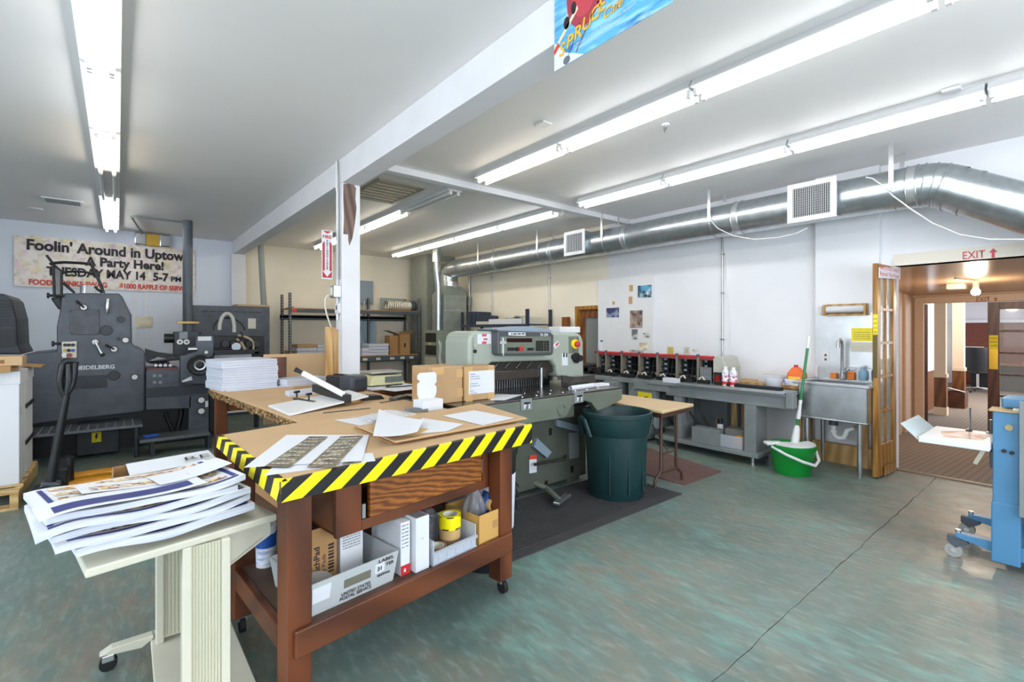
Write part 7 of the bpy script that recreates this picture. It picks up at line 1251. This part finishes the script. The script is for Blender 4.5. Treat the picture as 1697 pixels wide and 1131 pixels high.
q = G(56, 824, .004); tag(MB().obox((q.x, q.y, .003), (.12, .02, .003), (0, 0, .1)).build('yellow_strap', M_NOTE), 'short yellow strap on the floor beside the pallet', 'strap')
# ================================================================ storage shelves at the back wall
def perf(root, x, y, z1): 
    MB().box(x, x + .045, y, y + .004, 0, z1).box(x, x + .004, y, y + .045, 0, z1).build('post', M_GREYD, root); g = MB(); z = .9
    while z < z1 - .04: g.box(x + .014, x + .03, y - .001, y, z, z + .022); z += .055
    g.build('post_slots', mat('slot light', '#c9c4b6', .6), root)
sh = thing('steel_shelving', (3.85, 10, 0), 'slate steel shelving along the cream back wall', 'shelving')
YS0, YS1, SXa, SXb = 9.65, 10.3, PY(479, 500, 9.65).x, PY(693, 500, 9.65).x
for x, y in ((SXa, YS0), (SXb, YS0), (SXa + .02, YS1), (4.3, YS1), (SXb, YS1)): perf(sh, x, y, 2.1)
for z, nm in ((1.80, 'top'), (.84, 'mid'), (.2, 'low')):
    MB().box(SXa, SXb + .04, YS0 - .012, YS0 + .01, z - .1 if z < 1.5 else z - .07, z).build('shelf_beam', M_GREYD, sh, bevel=.003); MB().box(SXa, SXb + .04, YS1, YS1 + .02, z - .16, z - .1).build('shelf_beam', M_GREYD, sh, bevel=.003); MB().box(SXa + .01, SXb + .03, YS0, YS1, z, z + .016).build('shelf_deck', M_CARD, sh)
MB().box(SXa, SXb + .04, YS1 - .0, YS1 + .02, 1.6, 1.68).build('shelf_beam', M_GREYD, sh)
for px in (605, 627, 650, 667, 682): p = PY(px, 601, YS0 - .014); MB().box(p.x - .05, p.x + .05, YS0 - .016, YS0 - .012, .76, .81).build('shelf_label', M_IVORY, sh)
a, b = PY(484, 514, YS0 - .015), PY(492, 521, YS0 - .015); MB().box(a.x, b.x, YS0 - .016, YS0 - .012, 1.74, 1.80).build('red_label', M_REDTXT, sh)
tag(MB().box(SXa + .1, 3.5, YS0 + .05, YS1 - .05, 1.817, 1.85).build('board_sheet', M_IVORY, bevel=.003), 'pale flat board on the top shelf left of the column', 'board')
for k, (px0, px1, y0, h, m, lb) in enumerate(((463, 494, 9.9, .13, M_KRAFT, 'flat kraft bundle at the left end of the shelf'), (492, 527, 9.75, .26, M_KRAFT, 'kraft paper bundle on the shelf left of the column'), (526, 545, 9.8, .25, M_PAPER2, 'white paper ream beside the kraft bundle'), (600, 612, 9.7, .16, M_PAPER2, 'low white paper ream right of the column'), (611, 645, 9.7, .25, M_PAPER2, 'wide white paper ream on the label shelf'))):
    x0, x1 = max(PY(px0, 580, y0).x, SXa + .07), PY(px1, 580, y0).x; t = thing('paper_bundle', ((x0 + x1) / 2, y0 + .2, .857), lb, 'paper bundle'); n = max(2, int(h / .06))
    for j in range(n): MB().box(x0 + .012 * (j % 2), x1 - .015 * ((j + 1) % 2), y0 + .01 * (j % 2), y0 + .4, .857 + j * h / n, .857 + (j + 1) * h / n - .004).build('ream', m if j == n - 1 or k < 1 else M_PAPER2, t, bevel=.006)
x0, x1 = PY(646, 570, 9.75).x, PY(680, 570, 9.75).x; bxo = thing('open_carton', ((x0 + x1) / 2, 9.9, .857), 'open brown carton on the steel shelf right of the column', 'carton')
xm = PY(662, 570, 9.75).x
MB().box(xm, x1, 9.75, 9.756, .857, 1.30).box(xm, x1, 10.05, 10.056, .857, 1.30).box(xm, xm + .006, 9.75, 10.05, .857, 1.30).box(x1 - .006, x1, 9.75, 10.05, .857, 1.30).build('wall', M_CARD, bxo); MB().extr([(xm, 9.75, 1.3), (x1, 9.75, 1.3), (x1 + .06, 9.70, 1.38), (xm - .02, 9.70, 1.36)], (0, .004, 0)).build('flap', M_CARD, bxo); MB().extr([(xm, 9.76, 1.3), (xm, 10.04, 1.3), (x0 - .02, 10.04, 1.38), (x0 - .02, 9.76, 1.38)], (0, 0, .004)).build('flap', M_CARD, bxo); MB().box(x0 + .02, xm - .01, 9.8, 10.05, .857, 1.27).build('inner_box', M_CARD, bxo); p = PY(671, 572, 9.748); MB().box(p.x - .02, p.x + .02, 9.747, 9.749, p.z - .05, p.z + .04).build('arrow_mark', M_DARKTXT, bxo)
x0, x1 = PY(640, 511, 10.0).x, 5.27; fx = thing('flexible_duct', ((x0 + x1) / 2, 10, 1.82), 'silver flexible hose lying on the top shelf', 'hose'); n = 26
MB().lathe([(.105 + .012 * (k % 2), (x1 - x0) * k / n) for k in range(n + 1)], (x0, 10.0, 1.935), 22, ax=(1, 0, 0)).build('hose', mat('pale foil hose', '#cfcabb', .35, .4, var=.2), fx, smooth=True); MB().cyl((x1 - .1, 10.0, 1.935), (x1, 10.0, 1.935), .122, seg=22).build('dark_collar', M_GREYD, fx, smooth=True)
a, b = PY(637, 500, 10.35), PY(660, 520, 10.35); tag(MB().box(a.x - .1, b.x + .2, 10.34, 10.36, 1.82, a.z + .08).build('pane_sheet', mat('grey glass sheet', '#a9b2ad', .2, alpha=.7)), 'grey glass sheet leaning behind the flexible hose', 'glass sheet')
ep = thing('electric_panel', PY(607, 485, YB - .1), 'blue grey electric panel box on the back wall above the shelf', 'electric panel'); a, b = PY(597, 465, YB - .1), PY(618.5, 505, YB - .1)
MB().box(a.x - .05, b.x, YB - .1, YB, b.z, a.z).build('case', M_PANEL, ep, bevel=.006); MB().box(a.x - .02, b.x - .03, YB - .108, YB - .1, b.z + .05, a.z - .04).build('door', M_PANEL, ep, bevel=.004); p = PY(604, 499, YB - .12); MB().tube([(p.x, YB - .12, p.z), (p.x - .02, YB - .13, p.z - .3), (p.x - .08, YB - .13, p.z - .6), (p.x, YB - .12, p.z - .95)], .024, 10).build('feed_hose', mat('grey flex conduit', '#a5a8a8', .45, .4), ep, smooth=True)
e2 = thing('electric_panel', PY(607, 550, YB - .1), 'pale blue electric panel box below the top shelf', 'electric panel'); MB().box(a.x - .05, b.x + .05, YB - .09, YB, 1.0, 1.62).build('case', mat('pale panel blue', '#a5bfce', .45), e2, bevel=.006); MB().box(a.x - .02, b.x + .02, YB - .097, YB - .09, 1.04, 1.58).build('door', MATS['pale panel blue'], e2, bevel=.004); MB().box(b.x + .04, b.x + .08, YB - .06, YB - .02, 1.0, 1.06).build('hasp', M_BLACK, e2)
# second shelving by the right wall, behind the cutter
s2 = thing('steel_shelving', (5.7, 7.2, 0), 'dark blue steel shelving against the right wall behind the cutter', 'shelving'); m_b = mat('dark blue steel', '#333c4c', .5)
for x, y in ((5.44, 6.22), (5.44, 8.24), (5.93, 6.16), (5.93, 8.24)): MB().box(x, x + .005, y, y + .05, 0, 1.76).box(x, x + .05, y, y + .005, 0, 1.76).build('post', m_b, s2)
for z in (1.5, 1.05, .6): MB().box(5.44, 5.95, 6.2, 8.3, z - .02, z).build('shelf_deck', m_b, s2); MB().box(5.435, 5.45, 6.2, 8.3, z - .05, z).build('shelf_edge', m_b, s2)
for k, px in enumerate((778, 785, 792, 797, 804)): y = PX(px, 525, 5.5).y; tag(MB().box(5.5, 5.78, y - .06, y + .06, 1.501, 1.501 + (.26, .26, .25, .18, .17)[k]).box(5.497, 5.5, y - .02, y + .02, 1.6, 1.64).build('magazine_file', m_b, bevel=.004), f'dark blue file box on the wall shelf, {ORD[k]} from the furnace', 'file box', 'dark file boxes')
for k, (px0, px1, h, m, lb) in enumerate(((786, 806, .06, M_IVORY, 'cream book block on the wall shelf beside the files'), (806, 860, .10, M_CARTON, 'long printed white carton lying on the wall shelf'), (905, 925, .12, M_IVORY, 'cream box on the wall shelf near the wooden door'))): y0, y1 = PX(px1, 540, 5.42).y, PX(px0, 540, 5.42).y; y0 = max(y0, 6.28); tag(MB().box(5.47 if k else 5.46, 5.85, y0, max(y1, y0 + .1), 1.501, 1.501 + h).build('shelf_carton', m, bevel=.006), lb, 'carton')
y0 = PX(850, 535, 5.42).y; tag(MB().grid(9, 7, lambda a, b: (5.5 + .3 * b, y0 - .2 + .5 * a, 1.61 + .05 * math.exp(-((a - .45) * 5) ** 2) + .012 * math.sin(8 * a + 3 * b)), thick=.02).build('newspaper_pile', print_mat('newsprint', '#b5b2ab', ['#77746e', '#55524d'], 20, .52), smooth=True), 'untidy pile of grey newspapers on the white carton', 'newspapers')
p = PY(927, 545, 3.6); tag(MB().box(p.x - .14, p.x + .16, 3.45, 3.62, PY(920, 551, 3.5).z - .005, p.z + .02).build('white_box', M_CARTON, bevel=.006), 'long white box on top of the cutter housing', 'box'); tag(MB().box(PX(935, 540, 5.9).x, 5.98, 5.72, 5.85, 1.40, 1.62).build('wood_block', M_PLY, bevel=.004), 'brown wooden block fixed at the wooden door jamb', 'wood block')
# ================================================================ white panel with pinned scraps on the right wall
xq = XW - .03
wp_ = tag(MB().box(xq, XW - .001, PX(1083, 500, xq).y, PX(991, 500, xq).y, .5, PX(1083, 448, xq).z - .06).build('pin_board', mat('white board panel', '#e3e3e3', .6, var=.05, vscale=3), bevel=.002), 'tall white painted panel board on the right wall', 'panel board')
def scrap(px0, py0, px1, py1, m, label, nm='pinned_photo'): a, b = PX(px0, py0, xq - .001), PX(px1, py1, xq - .001); return tag(MB().grid(5, 5, lambda s, t: (xq - .002 - .006 * (s - .5) ** 2, a.y + (b.y - a.y) * s, b.z + (a.z - b.z) * t)).build(nm, m, smooth=True), label, 'photo' if nm == 'pinned_photo' else 'paper scrap', 'scraps pinned to the white panel')
def pm(nm, base_, inks): return print_mat(nm, base_, inks, 7, .48)
t = scrap(1057, 474, 1080, 493, pm('blue mountain photo', '#5fa6c9', ['#3f6f8f', '#cfe2ea', '#31485a']), 'blue mountain photo at the top right of the panel')
scrap(1005, 511, 1026, 526, pm('dusk lake photo', '#3a4468', ['#2a2f48', '#8f94b5']), 'small dark blue lake photo on the panel'); scrap(1005, 526.5, 1026, 528, M_PAPER, 'white caption strip under the lake photo', 'pinned_scrap'); scrap(1044, 515, 1065, 544, pm('torn brown photo', '#8b7468', ['#d8d2cc', '#4b4a52', '#b49a8a']), 'torn brown street photo in the middle of the panel'); scrap(1047, 546, 1057, 563, pm('grey photo a', '#6f7673', ['#222628', '#c7ccca']), 'small grey photo below the torn street photo'); scrap(1066, 552, 1078, 560, pm('grey photo b', '#8d8780', ['#3c3a3a', '#d8d5cf']), 'tiny grey photo near the panel edge'); scrap(1060, 568, 1075, 581, pm('beige photo', '#d8c7a6', ['#8a8073', '#efe6d2']), 'beige photo near the bottom of the panel'); scrap(1043, 580, 1067, 589, pm('grey strip', '#8c8884', ['#5a5652', '#c3bfba']), 'grey strip of paper just above the red rail'); scrap(1043, 473, 1049, 483, M_TAPE, 'brown tape scrap high on the panel', 'pinned_scrap'); scrap(1042, 492, 1048, 504, M_TAPE, 'brown tape scrap below the first scrap', 'pinned_scrap'); scrap(1015, 500, 1019, 505, M_TAPE, 'tiny tan scrap above the lake photo', 'pinned_scrap')
for px, lb, m in ((1111, 'yellowed wall outlet plate above the collator', mat('yellowed plate', '#d9bd5e', .5)), (1138, 'ivory wall outlet plate above the collator', M_IVORY)):
    a, b = PX(px - 5, 575, XW - .006), PX(px + 5, 588, XW - .006); t = thing('outlet_plate', (XW, a.y, b.z), lb, 'outlet'); MB().box(XW - .006, XW, b.y, a.y, b.z, a.z).build('plate', m, t, bevel=.002); MB().box(XW - .009, XW - .006, (a.y + b.y) / 2 - .015, (a.y + b.y) / 2 + .015, b.z + .025, a.z - .025).build('socket_face', M_BEIGE, t)
a = PX(1150, 581, XW - .004); tag(MB().box(XW - .004, XW - .001, a.y - .07, a.y + .02, a.z - .02, a.z + .02).build('peeled_sticker', print_mat('peeled sticker print', '#d9d3c5', ['#a5814d', '#e6e2dc'], 30, .5)), 'peeled brown sticker on the wall beside the outlets', 'sticker')
y = PX(1001, 590, 5.9).y; bo = thing('water_bottle', (5.85, y, 1.07), 'clear water bottle with blue cap behind the red rail', 'bottle'); MB().lathe([(0, 0), (.03, 0), (.032, .1), (.02, .14), (.012, .16)], (5.45, PX(997, 590, 5.45).y, ZT - .02), 16).build('body', M_CLEAR, bo, smooth=True); MB().cyl((5.45, PX(997, 590, 5.45).y, ZT + .14), (5.45, PX(997, 590, 5.45).y, ZT + .165), .016).build('cap', M_BLUEL, bo)
# ================================================================ office furniture seen through the corridor
oc_ = G(1618, 650, FZ); ch = thing('office_chair', (oc_.x, oc_.y, FZ), 'black high backed office chair in the far office', 'chair'); X0, Y0 = 17.0, PX(1619, 600, 17.0).y
MB().grid(6, 8, lambda a, b: (X0 - .1 + .12 * (a - .5) ** 2 * 4 - .06 * b, Y0 - .28 + .56 * a, .33 + .62 * b), thick=.05).build('backrest', M_BLACKP, ch, smooth=True); MB().box(X0 - .1, X0 + .42, Y0 - .28, Y0 + .28, .27, .34).build('seat', M_BLACKP, ch, bevel=.03); MB().cyl((X0 + .15, Y0, -.08), (X0 + .15, Y0, .27), .03).build('gas_lift', M_CHROME, ch)
for k in range(5): a_ = k * 1.2566 + .3; MB().tube([(X0 + .15, Y0, -.09), (X0 + .15 + .32 * math.cos(a_), Y0 + .32 * math.sin(a_), -.14)], [.03, .018], 8).build('base_arm', M_CHROME, ch, smooth=True); MB().cyl((X0 + .15 + .32 * math.cos(a_), Y0 + .32 * math.sin(a_) - .02, FZ + .03), (X0 + .15 + .32 * math.cos(a_), Y0 + .32 * math.sin(a_) + .02, FZ + .03), .03, seg=14).build('castor', M_BLACK, ch)
for s in (-1, 1): MB().tube([(X0 + .0, Y0 + s * .3, .33), (X0 + .05, Y0 + s * .32, .5), (X0 + .35, Y0 + s * .32, .5)], .02, 8).build('armrest', M_BLACKP, ch, smooth=True)
dk = thing('office_desk', (17.9, 1.3, FZ), 'wooden desk with black front in the far office', 'desk'); MB().box(17.45, 18.3, -.6, 2.3, .48, .52).build('desk_top', M_WAINS, dk, bevel=.005); MB().box(17.9, 18.2, -.5, 2.2, FZ, .48).build('pedestal', M_BLACK, dk); MB().box(17.4, 17.44, .2, 1.0, .05, .46).build('drawer_front', M_PINE, dk); MB().box(17.4, 17.9, .2, 1.0, FZ, .48).build('drawer_unit', M_PINE, dk)
mo = thing('computer_monitor', (17.7, 1.9, .52), 'white lit computer monitor on the far desk', 'monitor'); ya, yb, za, zb2 = PX(1598, 575, 17.8).y, PX(1630, 575, 17.8).y, PX(1614, 575, 17.8).z, PX(1614, 592, 17.8).z; MB().box(17.8, 17.84, yb, ya, zb2, za).build('case', M_WHITE, mo, bevel=.005); MB().box(17.798, 17.8, yb + .02, ya - .02, zb2 + .03, za - .02).build('screen', mat('screen glow', '#dfeaff', .3, emit=1.2), mo); MB().box(17.78, 17.9, (ya + yb) / 2 - .1, (ya + yb) / 2 + .1, .52, .54).box(17.84, 17.87, (ya + yb) / 2 - .03, (ya + yb) / 2 + .03, .52, zb2 + .05).build('stand', M_CHROME, mo)
for k, (y, m, lb) in enumerate(((1.15, M_RED, 'small red desk object right of the monitor'), (.95, M_WHITE, 'small white desk object between red and black ones'), (.6, M_BLACKP, 'black device on the far desk seen through the panes'))): tag(MB().box(17.5, 17.65, y - .06, y + .06, .521, .60).build('desk_object', m, bevel=.02), lb, 'desk object')
b0_ = PX(1567, 660, 13.3).y; b1_ = PX(1599, 660, 13.3).y; fb_ = thing('file_box', (13.4, (b0_ + b1_) / 2, FZ), 'brown file box with papers on the corridor carpet', 'box'); MB().box(13.3, 13.7, b1_, b0_, FZ + .001, FZ + .33).build('box', wood('brown box', '#5a3218', '#6b3d1e', (1, 1, 1), .6, 2, 2), fb_, bevel=.005); MB().obox((13.45, b1_ + .14, FZ + .36), (.3, .26, .01), (0.25, .1, 0)).build('papers', M_PAPER, fb_)
pw = bpy.data.lights.new('office_ceiling_light', 'AREA'); pw.size = 2.5; pw.energy = 100; pw.color = (1, .96, .9); ol_ = bpy.data.objects.new('office_ceiling_light', pw); ol_.location = (14.5, .6, 2.28); COL.objects.link(ol_)
bpy.context.view_layer.update()
